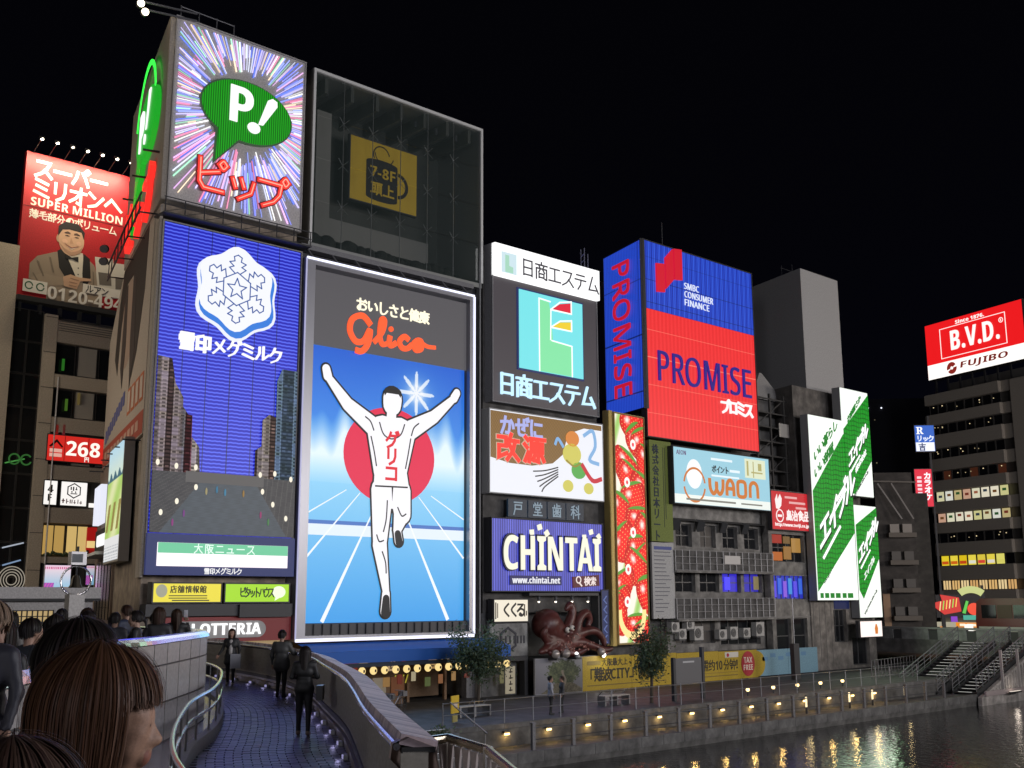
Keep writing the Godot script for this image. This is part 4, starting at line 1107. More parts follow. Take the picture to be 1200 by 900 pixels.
func build_left_block() -> void:
	var concrete := paint(0.62, 0.52, 0.4, 0.8, 0, 0.4)
	var band := paint(0.54, 0.45, 0.35, 0.8, 0, 0.4)
	var black := paint(0.012, 0.013, 0.014, 0.12)
	var frame := paint(0.08, 0.075, 0.07, 0.4, 0.5)
	var dark := paint(0.03, 0.03, 0.03, 0.6)
	var b := thing("office_block", "tan office block behind the street corner, with black glass bay and balconies", "building", Vector3(24.0, -0.3, -75))
	# local x = world x - 24
	span(b, "core", Vector3(-7, 0, -14), Vector3(14, 21.2, -0.5), paint(0.1, 0.09, 0.08, 0.9))
	span(b, "pier", Vector3(-7.0, 0, -0.5), Vector3(0.75, 25.5, 0.1), concrete)
	span(b, "pier", Vector3(2.8, 0, -0.5), Vector3(3.62, 21.2, 0.1), concrete)
	for k in 9:
		span(b, "pier_joint", Vector3(2.79, 1.8 + k * 2.4, 0.1), Vector3(3.63, 1.84 + k * 2.4, 0.106), dark)
	for j in 9:
		for k in 2:
			var hole := [0.78 + k * 1.01, 1.6 + j * 2.2, 1.76 + k * 1.01, 3.76 + j * 2.2]
			window(b, hole, -0.2, frame, black, 1, 1, 0.05)
	for e in [[20.9, 19.4], [17.2, 16.3], [14.3, 13.3], [11.1, 10.15], [8.3, 7.3], [5.1, 4.7]]:
		span(b, "spandrel", Vector3(3.62, e[1], -0.5), Vector3(13.5, e[0], 0.05), band)
	# windows and balconies between the spandrels
	var curtain := paint(0.4, 0.36, 0.3, 0.8)
	for e in [[17.25, 19.35], [14.35, 16.25], [7.0 + 4.15, 13.25]]:
		for k in 4:
			window(b, [3.7 + k * 1.5, e[0], 5.1 + k * 1.5, e[1]], -0.25, frame, curtain if k == 1 else black, 1, 1, 0.05)
	bar(b, "drain_pipe", Vector3(3.9, 1.0, 0.12), Vector3(3.9, 17.0, 0.12), 0.05, paint(0.6, 0.58, 0.55, 0.4), 6)
	for k in 5:
		bar(b, "balcony_rail", Vector3(3.7, 20.2 + 0.16 * k, 0.1), Vector3(9, 20.2 + 0.16 * k, 0.1), 0.02, dark, 5)
	for e in [[4.2, 17.4, "46b03a"], [4.6, 14.7, "6fa83a"], [4.1, 12.9, "d02a2a"], [4.55, 12.95, "b04048"], [5.4, 15.2, "a08a50"]]:
		box(b, "window_light", Vector3(e[0], e[1] + 0.5, 0.0), Vector3(0.16, 0.8, 0.1), hexglow(e[2], 0.25))
	# restaurant floor
	for k in 3:
		window(b, [3.7 + k * 1.55, 5.2, 5.2 + k * 1.55, 7.2], -0.2, frame, hexglow(["c9a25a", "e8c47a", "8a1a14"][k], 0.75), 2, 1, 0.06)
	for k in 26:
		ball(b, "planter_leaf", Vector3(3.9 + k * 0.17, 5.25 + rng.randf_range(-0.05, 0.15), 0.0), 0.14, paint(0.05, 0.07, 0.03, 0.8), 0.8)
	span(b, "red_sign_wall", Vector3(6.6, 5.6, -0.1), Vector3(9.0, 7.1, 0.02), hexglow("b01a18", 0.7))
	span(b, "sign_strip", Vector3(6.6, 5.75, 0.03), Vector3(9.0, 6.2, 0.06), hexglow("f0d08a", 0.9))
	# neon in the glass bay
	for e in [[0.95, 11.0, 1.2, "4aa048"], [1.2, 5.6, 1.3, "cfd8e8"], [1.3, 4.5, 1.1, "9ab8e0"]]:
		bar(b, "neon_tube", Vector3(e[0], e[1], 0.0), Vector3(e[0] + e[2], e[1] + 0.35, 0.0), 0.05, hexglow(e[3], 0.6), 6)
	for k in 4:
		hang(b, "neon_ring", ring_mesh(0.32 + 0.17 * k, 0.03), hexglow("e8dcc8", 0.4), Vector3(1.9, 3.6, 0.05)).rotation_degrees.x = 90
	cutout(b, "faint_neon_sign", [ring_arc(Vector2(1.5, 11.3), 0.28, 0.38, 0, 6.2, 18), ring_arc(Vector2(2.25, 11.3), 0.28, 0.38, 0.6, 5.9, 18)], 0.0, 0.05, hexglow("4f9a4a", 0.3))
	span(b, "doorway_light", Vector3(0.9, 0.3, -0.1), Vector3(2.4, 2.4, 0.0), hexglow("e8a84a", 0.7))
	for k in 4:
		span(b, "door_bar", Vector3(1.1 + k * 0.36, 0.3, 0.0), Vector3(1.2 + k * 0.36, 2.0, 0.05), dark)
	# red billboard lit from above
	var bb := thing("red_billboard", "big red rooftop billboard with man in dinner jacket, lit from above by floodlights", "billboard", Vector3(24.75, 21.85, -75))
	var red := paint(0.55, 0.012, 0.02, 0.55, 0, 0.4)
	span(bb, "panel", Vector3(0.0, 0, -0.4), Vector3(7.6, 10.1, 0.0), red)
	span(bb, "base_beam", Vector3(0, -0.35, -0.5), Vector3(7.6, -0.02, 0.4), dark)
	for k in 6:
		span(bb, "support_post", Vector3(0.3 + k * 1.35, -1.0, -0.5), Vector3(0.5 + k * 1.35, -0.3, -0.2), dark)
	span(bb, "panel_joint", Vector3(0.02, 6.24, 0.0), Vector3(7.58, 6.28, 0.012), paint(0.05, 0.005, 0.005, 0.6))
	var white := paint(0.85, 0.8, 0.72, 0.6)
	kana(bb, "lettering", "スーパー", Vector2(0.55, 8.45), 1.35, 1.5, 0.0, white, 0.005, 1.0, 0.95)
	kana(bb, "lettering", "ミリオンへ", Vector2(0.5, 7.05), 1.35, 1.5, 0.0, white, 0.005, 0.98, 0.95)
	fit_latin(bb, "lettering", "SUPER MILLION", 0.5, 6.9, 6.38, 0.58, 0.0, white, null, 0.005)
	kana(bb, "lettering", "薄毛部分のボリューム", Vector2(0.45, 5.5), 0.62, 1.2, 0.0, white, 0.005, 0.98)
	# the printed man
	var pr := func(called: String, polys: Array, z: float, r: float, gg: float, bb2: float) -> void:
		var low := []
		for poly in polys:
			var q := []
			for v: Vector2 in poly:
				q.append(Vector2(v.x, maxf(v.y - (0.0 if called == "print_label" else 0.28), 0.02)))
			low.append(q)
		cutout(bb, called, low, z, 0.004, paint(r, gg, bb2, 0.6))
	pr.call("print_jacket", [[Vector2(0.75, 0.9), Vector2(0.75, 2.6), Vector2(1.2, 3.2), Vector2(2.3, 3.7), Vector2(2.9, 3.9), Vector2(4.4, 3.85), Vector2(5.1, 3.3), Vector2(5.5, 2.2), Vector2(5.7, 0.3), Vector2(2.0, 0.25), Vector2(1.9, 1.2)]], 0.003, 0.32, 0.25, 0.18)
	pr.call("print_lapel", [[Vector2(2.5, 3.85), Vector2(2.9, 4.1), Vector2(3.9, 2.2), Vector2(3.5, 1.6), Vector2(2.7, 2.7)], [Vector2(4.3, 4.0), Vector2(4.75, 3.7), Vector2(4.9, 2.4), Vector2(4.45, 1.2), Vector2(4.3, 2.6)]], 0.009, 0.012, 0.011, 0.012)
	pr.call("print_shirt", [[Vector2(2.95, 4.0), Vector2(4.25, 4.0), Vector2(4.4, 2.4), Vector2(4.0, 1.8), Vector2(3.8, 2.4)]], 0.007, 0.7, 0.64, 0.52)
	pr.call("print_sleeve", [[Vector2(0.8, 1.6), Vector2(1.6, 2.1), Vector2(3.2, 2.0), Vector2(3.2, 1.5), Vector2(1.6, 1.2)]], 0.012, 0.36, 0.28, 0.2)
	pr.call("print_face", [oval(Vector2(3.4, 4.75), 0.88, 1.1, 30)], 0.013, 0.62, 0.38, 0.24)
	pr.call("print_ear", [oval(Vector2(2.52, 4.75), 0.16, 0.28, 12)], 0.011, 0.5, 0.3, 0.19)
	pr.call("print_hair", [[Vector2(2.48, 4.9), Vector2(2.45, 5.6), Vector2(2.9, 6.0), Vector2(3.8, 6.0), Vector2(4.28, 5.5), Vector2(4.25, 4.95), Vector2(4.05, 5.45), Vector2(3.2, 5.5), Vector2(2.75, 5.4)]], 0.018, 0.014, 0.011, 0.01)
	pr.call("print_features", [rect(2.95, 5.0, 3.25, 5.06), rect(3.6, 5.0, 3.9, 5.06), rect(2.9, 5.18, 3.3, 5.24), rect(3.55, 5.18, 3.95, 5.24)], 0.018, 0.08, 0.04, 0.03)
	pr.call("print_nose", [[Vector2(3.35, 4.95), Vector2(3.55, 4.55), Vector2(3.3, 4.52)]], 0.018, 0.5, 0.28, 0.17)
	pr.call("print_mouth", [[Vector2(3.05, 4.35), Vector2(3.45, 4.2), Vector2(3.85, 4.38), Vector2(3.45, 4.08)]], 0.018, 0.75, 0.6, 0.5)
	pr.call("print_bow_tie", [[Vector2(3.05, 3.75), Vector2(3.5, 3.55), Vector2(3.95, 3.7), Vector2(3.98, 3.3), Vector2(3.52, 3.45), Vector2(3.1, 3.35)]], 0.022, 0.01, 0.01, 0.01)
	pr.call("print_hand", [[Vector2(3.1, 1.45), Vector2(3.0, 2.1), Vector2(3.5, 2.35), Vector2(4.1, 2.25), Vector2(4.9, 2.3), Vector2(4.95, 2.15), Vector2(4.2, 2.0), Vector2(4.0, 1.4)]], 0.022, 0.62, 0.38, 0.24)
	pr.call("print_jaw", [[Vector2(2.62, 4.4), Vector2(3.0, 3.85), Vector2(3.5, 3.68), Vector2(4.05, 3.95), Vector2(4.22, 4.5), Vector2(3.95, 4.15), Vector2(3.45, 3.92), Vector2(2.95, 4.12)]], 0.018, 0.46, 0.27, 0.17)
	pr.call("print_cheek", [oval(Vector2(2.95, 4.6), 0.2, 0.16, 14), oval(Vector2(3.92, 4.62), 0.19, 0.16, 14)], 0.0175, 0.7, 0.42, 0.28)
	pr.call("print_brow", [[Vector2(2.85, 5.22), Vector2(3.1, 5.34), Vector2(3.32, 5.26), Vector2(3.1, 5.27)], [Vector2(3.52, 5.26), Vector2(3.75, 5.34), Vector2(3.98, 5.22), Vector2(3.75, 5.27)]], 0.02, 0.03, 0.02, 0.015)
	pr.call("print_eye", [oval(Vector2(3.1, 5.03), 0.11, 0.045, 12), oval(Vector2(3.75, 5.03), 0.11, 0.045, 12)], 0.02, 0.02, 0.012, 0.01)
	pr.call("print_smile", [[Vector2(2.95, 4.5), Vector2(3.05, 4.36), Vector2(3.45, 4.2), Vector2(3.85, 4.38), Vector2(3.95, 4.52), Vector2(3.84, 4.42), Vector2(3.45, 4.26), Vector2(3.06, 4.4)]], 0.024, 0.3, 0.1, 0.07)
	pr.call("print_fold", [[Vector2(1.2, 2.9), Vector2(1.35, 2.85), Vector2(1.75, 1.9), Vector2(1.65, 1.85)], [Vector2(0.95, 2.0), Vector2(1.05, 2.0), Vector2(1.5, 1.35), Vector2(1.4, 1.3)], [Vector2(5.0, 2.9), Vector2(5.1, 2.8), Vector2(5.25, 1.2), Vector2(5.15, 1.2)], [Vector2(2.0, 3.3), Vector2(2.1, 3.3), Vector2(2.4, 2.3), Vector2(2.3, 2.3)]], 0.0135, 0.2, 0.155, 0.11)
	pr.call("print_button", [oval(Vector2(4.0, 2.9), 0.05, 0.05, 8), oval(Vector2(4.02, 2.45), 0.05, 0.05, 8)], 0.011, 0.03, 0.03, 0.03)
	pr.call("print_finger", [[Vector2(3.5, 2.12), Vector2(4.1, 2.05), Vector2(4.1, 2.0), Vector2(3.5, 2.06)], [Vector2(3.45, 1.85), Vector2(4.0, 1.82), Vector2(4.0, 1.77), Vector2(3.45, 1.79)], [Vector2(3.45, 1.62), Vector2(3.95, 1.6), Vector2(3.95, 1.55), Vector2(3.45, 1.56)]], 0.027, 0.4, 0.23, 0.14)
	pr.call("print_package", [[Vector2(5.5, 1.2), Vector2(5.1, 3.95), Vector2(6.4, 4.05), Vector2(6.7, 1.3)], [Vector2(6.5, 1.2), Vector2(6.4, 3.75), Vector2(7.4, 3.85), Vector2(7.4, 1.3)]], 0.004, 0.62, 0.58, 0.5)
	pr.call("print_package_picture", [[Vector2(5.55, 2.0), Vector2(5.4, 2.9), Vector2(6.3, 2.95), Vector2(6.4, 2.1)], [Vector2(6.7, 1.9), Vector2(6.65, 2.7), Vector2(7.3, 2.75), Vector2(7.3, 2.0)]], 0.009, 0.15, 0.13, 0.11)
	pr.call("print_label", [rect(4.4, 1.0, 7.5, 1.6), rect(0.4, 0.35, 2.0, 1.2)], 0.024, 0.82, 0.77, 0.68)
	kana(bb, "print_caption", "ルアン", Vector2(4.6, 1.02), 0.55, 1.1, 0.029, paint(0.02, 0.02, 0.02), 0.004)
	cutout(bb, "phone_mark", [ring_arc(Vector2(0.8, 0.8), 0.2, 0.28, 0, 6.0, 16), ring_arc(Vector2(1.55, 0.8), 0.2, 0.28, 0.3, 6.2, 16)], 0.029, 0.004, paint(0.03, 0.12, 0.05))
	fit_latin(bb, "phone_number", "0120-494", 2.05, 7.3, 0.12, 0.88, 0.03, white, null, 0.02)
	for k in 7:
		var fl := thing("billboard_floodlight", "small floodlight on an arm above the red billboard", "floodlight", Vector3(25.15 + k * 1.04, 31.95, -75), 0, "floodlights above the red billboard")
		beam(fl, "arm", Vector3(0, -0.1, -0.1), Vector3(0, 0.55, 1.5), 0.04, 0.04, dark)
		bar(fl, "lamp_hood", Vector3(0, 0.66, 1.5), Vector3(0, 0.5, 1.42), 0.2, dark, 10)
		ball(fl, "lamp_bulb", Vector3(0, 0.48, 1.52), 0.12, hexglow("fff2d8", 9.0 if k != 2 else 3.0))
		var sp := SpotLight3D.new()
		sp.name = "lamp_light"
		sp.light_color = Color(1, 0.93, 0.8)
		sp.light_energy = 20.0
		sp.light_size = 0.12
		sp.spot_angle = 70
		sp.spot_range = 40.0
		sp.spot_attenuation = 2.0
		sp.shadow_enabled = true
		sp.position = Vector3(0, 0.3, 1.45)
		fl.add_child(sp, true)
		sp.rotation_degrees = Vector3(-68, 0, 0)
	# lit signs on the block
	var s268 := sign_box("restaurant_price_sign", "red lit sign with white number 268 and little house mark, on the office block", Vector3(27.45, 11.03, -74.9), 0, 4.0, 1.82, 0.2, hexglow("d22a22", 0.95), dark)
	fit_latin(s268, "price", "268", 1.3, 3.6, 0.45, 1.0, 0.03, hexglow("fff4ea", 1.1), null, 0.02)
	cutout(s268, "house_mark", [[Vector2(0.15, 1.0), Vector2(0.65, 1.5), Vector2(1.1, 1.0), Vector2(1.0, 0.95), Vector2(0.65, 1.3), Vector2(0.28, 0.95)]], 0.03, 0.02, hexglow("2a0a08", 0.3))
	cutout(s268, "house_text", [rect(0.22, 0.62, 1.03, 0.85), rect(0.22, 0.32, 1.03, 0.55)], 0.03, 0.02, hexglow("e8b0a0", 0.9))
	kana(s268, "unit", "円", Vector2(2.55, 0.12), 0.34, 1.5, 0.03, hexglow("fff4ea", 1.0), 0.02)
	cutout(s268, "divider", [rect(1.18, 0.08, 1.22, 1.74), rect(2.78, 0.08, 2.82, 1.74)], 0.03, 0.008, hexglow("7a120e", 0.6))
	sheet_light(s268, 0.1, 0.1, 3.8, 1.6, 0.4, Color(1, 0.25, 0.2), 0.2)
	var f4 := sign_box("fourth_floor_sign", "narrow white lit sign reading 4F, on the office block", Vector3(27.45, 8.12, -74.9), 0, 0.95, 1.68, 0.2, hexglow("f8f4f0", 1.05), dark)
	latin(f4, "numeral", "4", Vector2(0.28, 0.85), 0.5, 0.03, hexglow("181818", 0.1), null, 1.0, 0.02)
	var fl2 := latin(f4, "letter", "F", Vector2(0.3, 0.3), 0.45, 0.03, hexglow("181818", 0.1), null, 1.0, 0.02)
	fl2.position.x += 0.02
	var hx := sign_box("hexagon_sign", "square white lit sign with black hexagon emblem, beside the 4F sign", Vector3(28.55, 8.12, -74.9), 0, 1.85, 1.68, 0.2, hexglow("f8f4f0", 1.05), dark)
	var hexa := []
	for i in 6:
		hexa.append_array(ink(PackedVector2Array([Vector2(0.92, 1.05) + Vector2(sin(TAU * i / 6), cos(TAU * i / 6)) * 0.48, Vector2(0.92, 1.05) + Vector2(sin(TAU * (i + 1) / 6), cos(TAU * (i + 1) / 6)) * 0.48]), 0.07))
	cutout(hx, "emblem", hexa, 0.03, 0.02, hexglow("141414", 0.1))
	cutout(hx, "emblem_marks", [rect(0.68, 1.1, 0.76, 1.3), rect(0.84, 1.05, 0.92, 1.32), rect(1.0, 1.1, 1.14, 1.16), rect(1.04, 1.1, 1.1, 1.3), rect(0.7, 0.82, 1.14, 0.88), rect(0.74, 0.92, 0.82, 1.02), rect(1.0, 0.9, 1.06, 1.02)], 0.03, 0.02, hexglow("141414", 0.1))
	cutout(hx, "brush_text", [rect(0.2, 0.2, 0.28, 0.5), rect(0.14, 0.34, 0.36, 0.4), rect(0.44, 0.18, 0.5, 0.5), rect(0.44, 0.3, 0.6, 0.35), rect(0.68, 0.2, 0.74, 0.46), rect(0.8, 0.2, 0.86, 0.46), rect(0.92, 0.24, 1.1, 0.28), rect(0.98, 0.18, 1.03, 0.44), rect(1.2, 0.2, 1.25, 0.48), rect(1.32, 0.24, 1.5, 0.29), rect(1.4, 0.18, 1.45, 0.4)], 0.03, 0.02, hexglow("6a2420", 0.3))
	sheet_light(hx, 0.1, 0.1, 1.6, 1.5, 0.4, Color(1, 0.97, 0.94), 0.3)
	box(hx, "lamp_strip", Vector3(2.6, 0.15, 0), Vector3(1.2, 0.28, 0.1), hexglow("fffaf4", 1.0))
	var pastel := picture(96, 120, func(u: float, v: float) -> Color:
		var c := Color(0.93, 0.86, 0.9).lerp(Color(0.55, 0.78, 0.9), clampf(v * 1.6 - 0.2, 0, 1))
		if v < 0.14:
			c = Color(0.95, 0.82, 0.9) if sin(u * 90.0) > -0.2 or v < 0.05 or v > 0.11 else Color(0.8, 0.2, 0.45)
		if v > 0.5 and u + v * 0.6 < 0.75 + 0.06 * sin(u * 40.0):
			c = Color(0.85, 0.4, 0.7).lerp(Color(0.6, 0.35, 0.75), 0.5 + 0.5 * sin(u * 60.0 + v * 43.0))
		if u > 0.62 and v > 0.62 and v < 0.86:
			c = Color(0.9, 0.6, 0.35).lerp(Color(0.55, 0.25, 0.15), 0.5 + 0.5 * sin(v * 70.0))
		return c)
	var scr := sign_box("pastel_poster_sign", "large lit poster of pink blossom and a temple, low on the office block", Vector3(27.8, 1.93, -74.9), 0, 1.9, 2.4, 0.2, null, dark)
	screen(scr, "lit_sign_face", 0.07, 0.07, 1.76, 2.26, 0.02, lit_print(pastel, 0.95))
	var scr2 := sign_box("small_poster_sign", "small lit poster of blue flowers, right of the bell post", Vector3(30.6, 2.95, -74.9), 0, 1.3, 1.38, 0.2, null, dark)
	screen(scr2, "lit_sign_face", 0.06, 0.06, 1.18, 1.26, 0.02, lit_print(pastel, 0.7))
	sheet_light(scr, 0.1, 0.1, 1.7, 2.2, 0.4, Color(0.95, 0.8, 0.95), 0.4)
	# kiosk with a white roof edge, and the bell post
	var kiosk := thing("low_kiosk", "low white-topped kiosk with amber lattice window behind the crowd", "kiosk", Vector3(19.2, -0.3, -46.5))
	span(kiosk, "body", Vector3(-3.6, 0, -4), Vector3(0.2, 2.2, 0), paint(0.42, 0.4, 0.38, 0.7, 0, 0.4))
	span(kiosk, "roof_band", Vector3(-3.9, 2.2, -4.2), Vector3(0.4, 2.3, 0.3), paint(0.03, 0.03, 0.03))
	span(kiosk, "roof_edge", Vector3(-3.9, 2.3, -4.2), Vector3(0.4, 2.75, 0.3), paint(0.5, 0.48, 0.46, 0.7, 0, 0.4))
	window(kiosk, [-3.3, 0.9, -1.4, 1.85], 0.06, paint(0.02, 0.02, 0.02), hexglow("d8b878", 0.6), 9, 4, 0.04)
	var post := thing("bell_post", "stone bell post with bronze bell inside a steel ring and a small clock box", "monument", Vector3(15.35, -0.3, -38.3))
	var shaft := begin()
	add_block(shaft, Vector3(0, 1.2, 0), Vector3(0.52, 2.4, 0.4))
	hang(post, "shaft", shaft.commit(), paint(0.42, 0.4, 0.37, 0.5, 0.2, 0.4))
	hang(post, "steel_ring", ring_mesh(0.48, 0.035), paint(0.7, 0.68, 0.66, 0.2, 1.0), Vector3(0, 2.85, 0.0)).rotation_degrees = Vector3(90, -30, 0)
	var bell := begin()
	var prof := [[0.0, 0.42], [0.1, 0.4], [0.15, 0.28], [0.17, 0.12], [0.24, 0.0]]
	for i in prof.size() - 1:
		for k in 14:
			var a := TAU * k / 14
			var c := TAU * (k + 1) / 14
			var p0 := Vector3(cos(a) * prof[i][0], prof[i][1], sin(a) * prof[i][0])
			var p1 := Vector3(cos(c) * prof[i][0], prof[i][1], sin(c) * prof[i][0])
			var p2 := Vector3(cos(c) * prof[i + 1][0], prof[i + 1][1], sin(c) * prof[i + 1][0])
			var p3 := Vector3(cos(a) * prof[i + 1][0], prof[i + 1][1], sin(a) * prof[i + 1][0])
			quad(bell, p0, p1, p2, p3, Vector3(cos((a + c) / 2), 0.3, sin((a + c) / 2)).normalized())
	hang(post, "bell", bell.commit(), paint(0.06, 0.05, 0.035, 0.4, 0.8), Vector3(0, 2.62, 0))
	bar(post, "hanger", Vector3(0, 3.0, 0), Vector3(0, 3.4, 0), 0.03, dark, 6)
	box(post, "clock_box", Vector3(0, 3.6, 0), Vector3(0.52, 0.44, 0.3), paint(0.45, 0.43, 0.42, 0.4, 0.5))
	box(post, "clock_screen", Vector3(-0.06, 3.6, 0.16), Vector3(0.36, 0.28, 0.02), paint(0.02, 0.025, 0.025, 0.2))
	bar(post, "finial", Vector3(0, 3.8, 0), Vector3(0, 4.0, 0), 0.04, dark, 6)
	bar(post, "saddle", Vector3(0, 2.3, 0), Vector3(0, 2.42, 0), 0.16, paint(0.5, 0.48, 0.46, 0.3, 0.9), 12)

func ring_mesh(r: float, thick: float) -> TorusMesh:
	var t := TorusMesh.new()
	t.inner_radius = r - thick
	t.outer_radius = r + thick
	t.rings = 28
	t.ring_segments = 6
	var key := "ring%.2f %.2f" % [r, thick]
	meshes[key] = t
	return t

func ac_unit(at: Vector3, w: float, h: float, label: String) -> void:
	var o := thing("air_conditioner", label, "air conditioner", at, 0, "air conditioners on the canal wall")
	box(o, "casing", Vector3(0, h / 2, 0), Vector3(w, h, 0.4), paint(0.5, 0.49, 0.46, 0.5, 0, 0.4))
	bar(o, "fan_guard", Vector3(-w * 0.12, h / 2, 0.19), Vector3(-w * 0.12, h / 2, 0.225), h * 0.36, paint(0.05, 0.05, 0.05, 0.5), 16)
	for k in 3:
		var t := TorusMesh.new()
		t.inner_radius = h * (0.1 + 0.09 * k)
		t.outer_radius = h * (0.1 + 0.09 * k) + 0.02
		t.rings = 16
		t.ring_segments = 4
		hang(o, "guard_ring", t, paint(0.35, 0.34, 0.32), Vector3(-w * 0.12, h / 2, 0.235)).rotation_degrees.x = 90
	box(o, "bracket", Vector3(0, -0.05, 0), Vector3(w * 0.9, 0.08, 0.35), paint(0.1, 0.1, 0.1))

func build_runner_block() -> void:
	var dark := paint(0.035, 0.036, 0.04, 0.6)
	var grey := paint(0.2, 0.2, 0.21, 0.55, 0.3, 0.4)
	var s := STREET * 14.0
	var b := thing("runner_sign_building", "dark riverside building with blue awning shop, carrying the giant athlete screen", "building", Vector3(28.05, -3.1, -45.9))
	prism(b, "wall", [Vector2(0, 0), Vector2(11.7, 0), Vector2(11.7 + s.x, s.z), Vector2(s.x, s.z)], 4.6, 22.2, dark)
	span(b, "column", Vector3(0, 0, -0.4), Vector3(0.6, 4.6, 0), grey)
	span(b, "column", Vector3(11.1, 0, -0.4), Vector3(11.7, 4.6, 0), grey)
	span(b, "back_wall", Vector3(0, 0, -4.2), Vector3(11.7, 4.6, -4.0), paint(0.3, 0.22, 0.14, 0.8, 0, 0.4))
	# glass box on top
	var gb := thing("glass_box_storey", "dark glazed roof storey with yellow mug poster inside, above the athlete screen", "building", Vector3(28.55, 19.15, -45.5))
	var alu := paint(0.3, 0.31, 0.3, 0.4, 0.7)
	var inside := paint(0.065, 0.07, 0.06, 0.8, 0, 0.4)
	span(gb, "floor_slab", Vector3(0, -0.25, -4), Vector3(11.3, 0.0, 0), alu)
	span(gb, "roof_slab", Vector3(0, 9.0, -4), Vector3(11.3, 9.15, 0), alu)
	span(gb, "side_wall", Vector3(0, 0, -4), Vector3(0.16, 9, 0), alu)
	span(gb, "side_wall", Vector3(11.14, 0, -4), Vector3(11.3, 9, 0), alu)
	span(gb, "rear_wall", Vector3(0.16, 0, -4), Vector3(11.14, 9, -3.8), inside)
	span(gb, "inner_column", Vector3(1.7, 0, -2.6), Vector3(2.6, 8.2, -2.2), paint(0.2, 0.2, 0.18, 0.8))
	span(gb, "inner_lintel", Vector3(0.8, 1.4, -2.9), Vector3(9.6, 2.6, -2.7), paint(0.2, 0.2, 0.18, 0.8))
	for k in 7:
		span(gb, "ceiling_beam", Vector3(0.9 + k * 1.6, 8.2, -3.8), Vector3(1.1 + k * 1.6, 9.0, -0.3), inside)
		bar(gb, "ceiling_spot", Vector3(1.4 + k * 1.45, 8.35, -0.9), Vector3(1.4 + k * 1.45, 8.7, -0.9), 0.1, dark, 8)
	var gl := pane(0.32, 0.37, 0.36, 0.12)
	for i in 6:
		for j in 4:
			box(gb, "glass_pane", Vector3(0.16 + 1.83 * (i + 0.5), 2.25 * (j + 0.5), -0.05), Vector3(1.8, 2.22, 0.02), gl)
	for i in range(1, 6):
		bar(gb, "mullion", Vector3(0.16 + 1.83 * i, 0, -0.12), Vector3(0.16 + 1.83 * i, 9, -0.12), 0.022, alu, 6)
		for j in range(1, 4):
			for q in [Vector2(-0.3, -0.3), Vector2(0.3, -0.3), Vector2(-0.3, 0.3), Vector2(0.3, 0.3)]:
				bar(gb, "spider_arm", Vector3(0.16 + 1.83 * i, 2.25 * j, -0.15), Vector3(0.16 + 1.83 * i + q.x, 2.25 * j + q.y, -0.07), 0.014, alu, 4)
	for e in [[0.0, 0.14], [11.16, 11.3]]:
		span(gb, "frame_edge", Vector3(e[0], 0, -0.02), Vector3(e[1], 9.15, 0.1), paint(0.62, 0.62, 0.6, 0.5, 0.2))
	span(gb, "frame_edge", Vector3(0.14, 9.0, -0.02), Vector3(11.16, 9.15, 0.1), paint(0.62, 0.62, 0.6, 0.5, 0.2))
	for k in 30:
		ball(gb, "dark_shrub", Vector3(0.8 + k * 0.34, 0.35 + rng.randf_range(0, 0.3), -1.0 - rng.randf() * 0.8), rng.randf_range(0.25, 0.5), paint(0.012, 0.014, 0.012, 0.9))
	var mug := sign_box("mug_poster", "yellow poster with black coffee mug reading 7-8F, behind the glass of the roof storey", Vector3(32.25, 22.85, -47.6), 0, 4.6, 3.7, 0.2, paint(0.62, 0.42, 0.02, 0.6), dark, "", "poster")
	var ink_m := paint(0.01, 0.01, 0.01, 0.6)
	cutout(mug, "mug_print", [[Vector2(1.1, 0.5), Vector2(3.2, 0.5), Vector2(3.2, 2.5), Vector2(1.1, 2.5)], oval(Vector2(2.15, 0.5), 1.05, 0.2, 20), oval(Vector2(2.15, 2.5), 1.05, 0.2, 20), ring_arc(Vector2(3.2, 1.5), 0.55, 0.75, -1.5, 1.5, 14)], 0.03, 0.01, ink_m)
	cutout(mug, "steam_print", [ring_arc(Vector2(2.1, 2.95), 0.5, 0.57, 0.2, 3.6), ring_arc(Vector2(2.3, 3.1), 0.6, 0.66, 3.2, 6.0)], 0.03, 0.01, ink_m)
	fit_latin(mug, "floor_number", "7-8F", 1.35, 3.05, 1.65, 0.6, 0.05, paint(0.62, 0.42, 0.02, 0.6), null, 0.01)
	kana(mug, "lettering", "頭上", Vector2(1.4, 0.65), 0.75, 1.3, 0.05, paint(0.62, 0.42, 0.02, 0.6), 0.01, 1.1)

	# the giant athlete screen in its frame
	var g := thing("athlete_screen", "giant vertical screen of a white athlete before a red disc and blue track", "screen", Vector3(28.0, 0.05, -45.0))
	var rim := paint(0.36, 0.36, 0.39, 0.35, 0.6)
	span(g, "frame_post", Vector3(0, 0, -0.8), Vector3(0.55, 18.05, 0.25), rim)
	span(g, "frame_post", Vector3(10.35, 0, -0.8), Vector3(10.7, 18.05, 0.25), rim)
	span(g, "frame_beam", Vector3(0.55, 17.75, -0.8), Vector3(10.35, 18.05, 0.25), rim)
	span(g, "frame_beam", Vector3(0.55, 0.0, -0.8), Vector3(10.35, 0.25, 0.25), rim)
	span(g, "sill_louvre", Vector3(0.56, 0.25, -0.7), Vector3(10.34, 0.78, 0.05), paint(0.06, 0.06, 0.065, 0.5))
	for k in 20:
		span(g, "louvre_slat", Vector3(0.6 + k * 0.487, 0.28, 0.05), Vector3(0.64 + k * 0.487, 0.76, 0.12), dark)
	span(g, "back_panel", Vector3(0.55, 0.25, -0.75), Vector3(10.35, 17.75, -0.45), paint(0.09, 0.09, 0.095, 0.6))
	var lw := hexglow("e6e8ff", 1.6)
	span(g, "light_strip", Vector3(0.05, 17.98, 0.25), Vector3(10.65, 18.08, 0.3), lw)
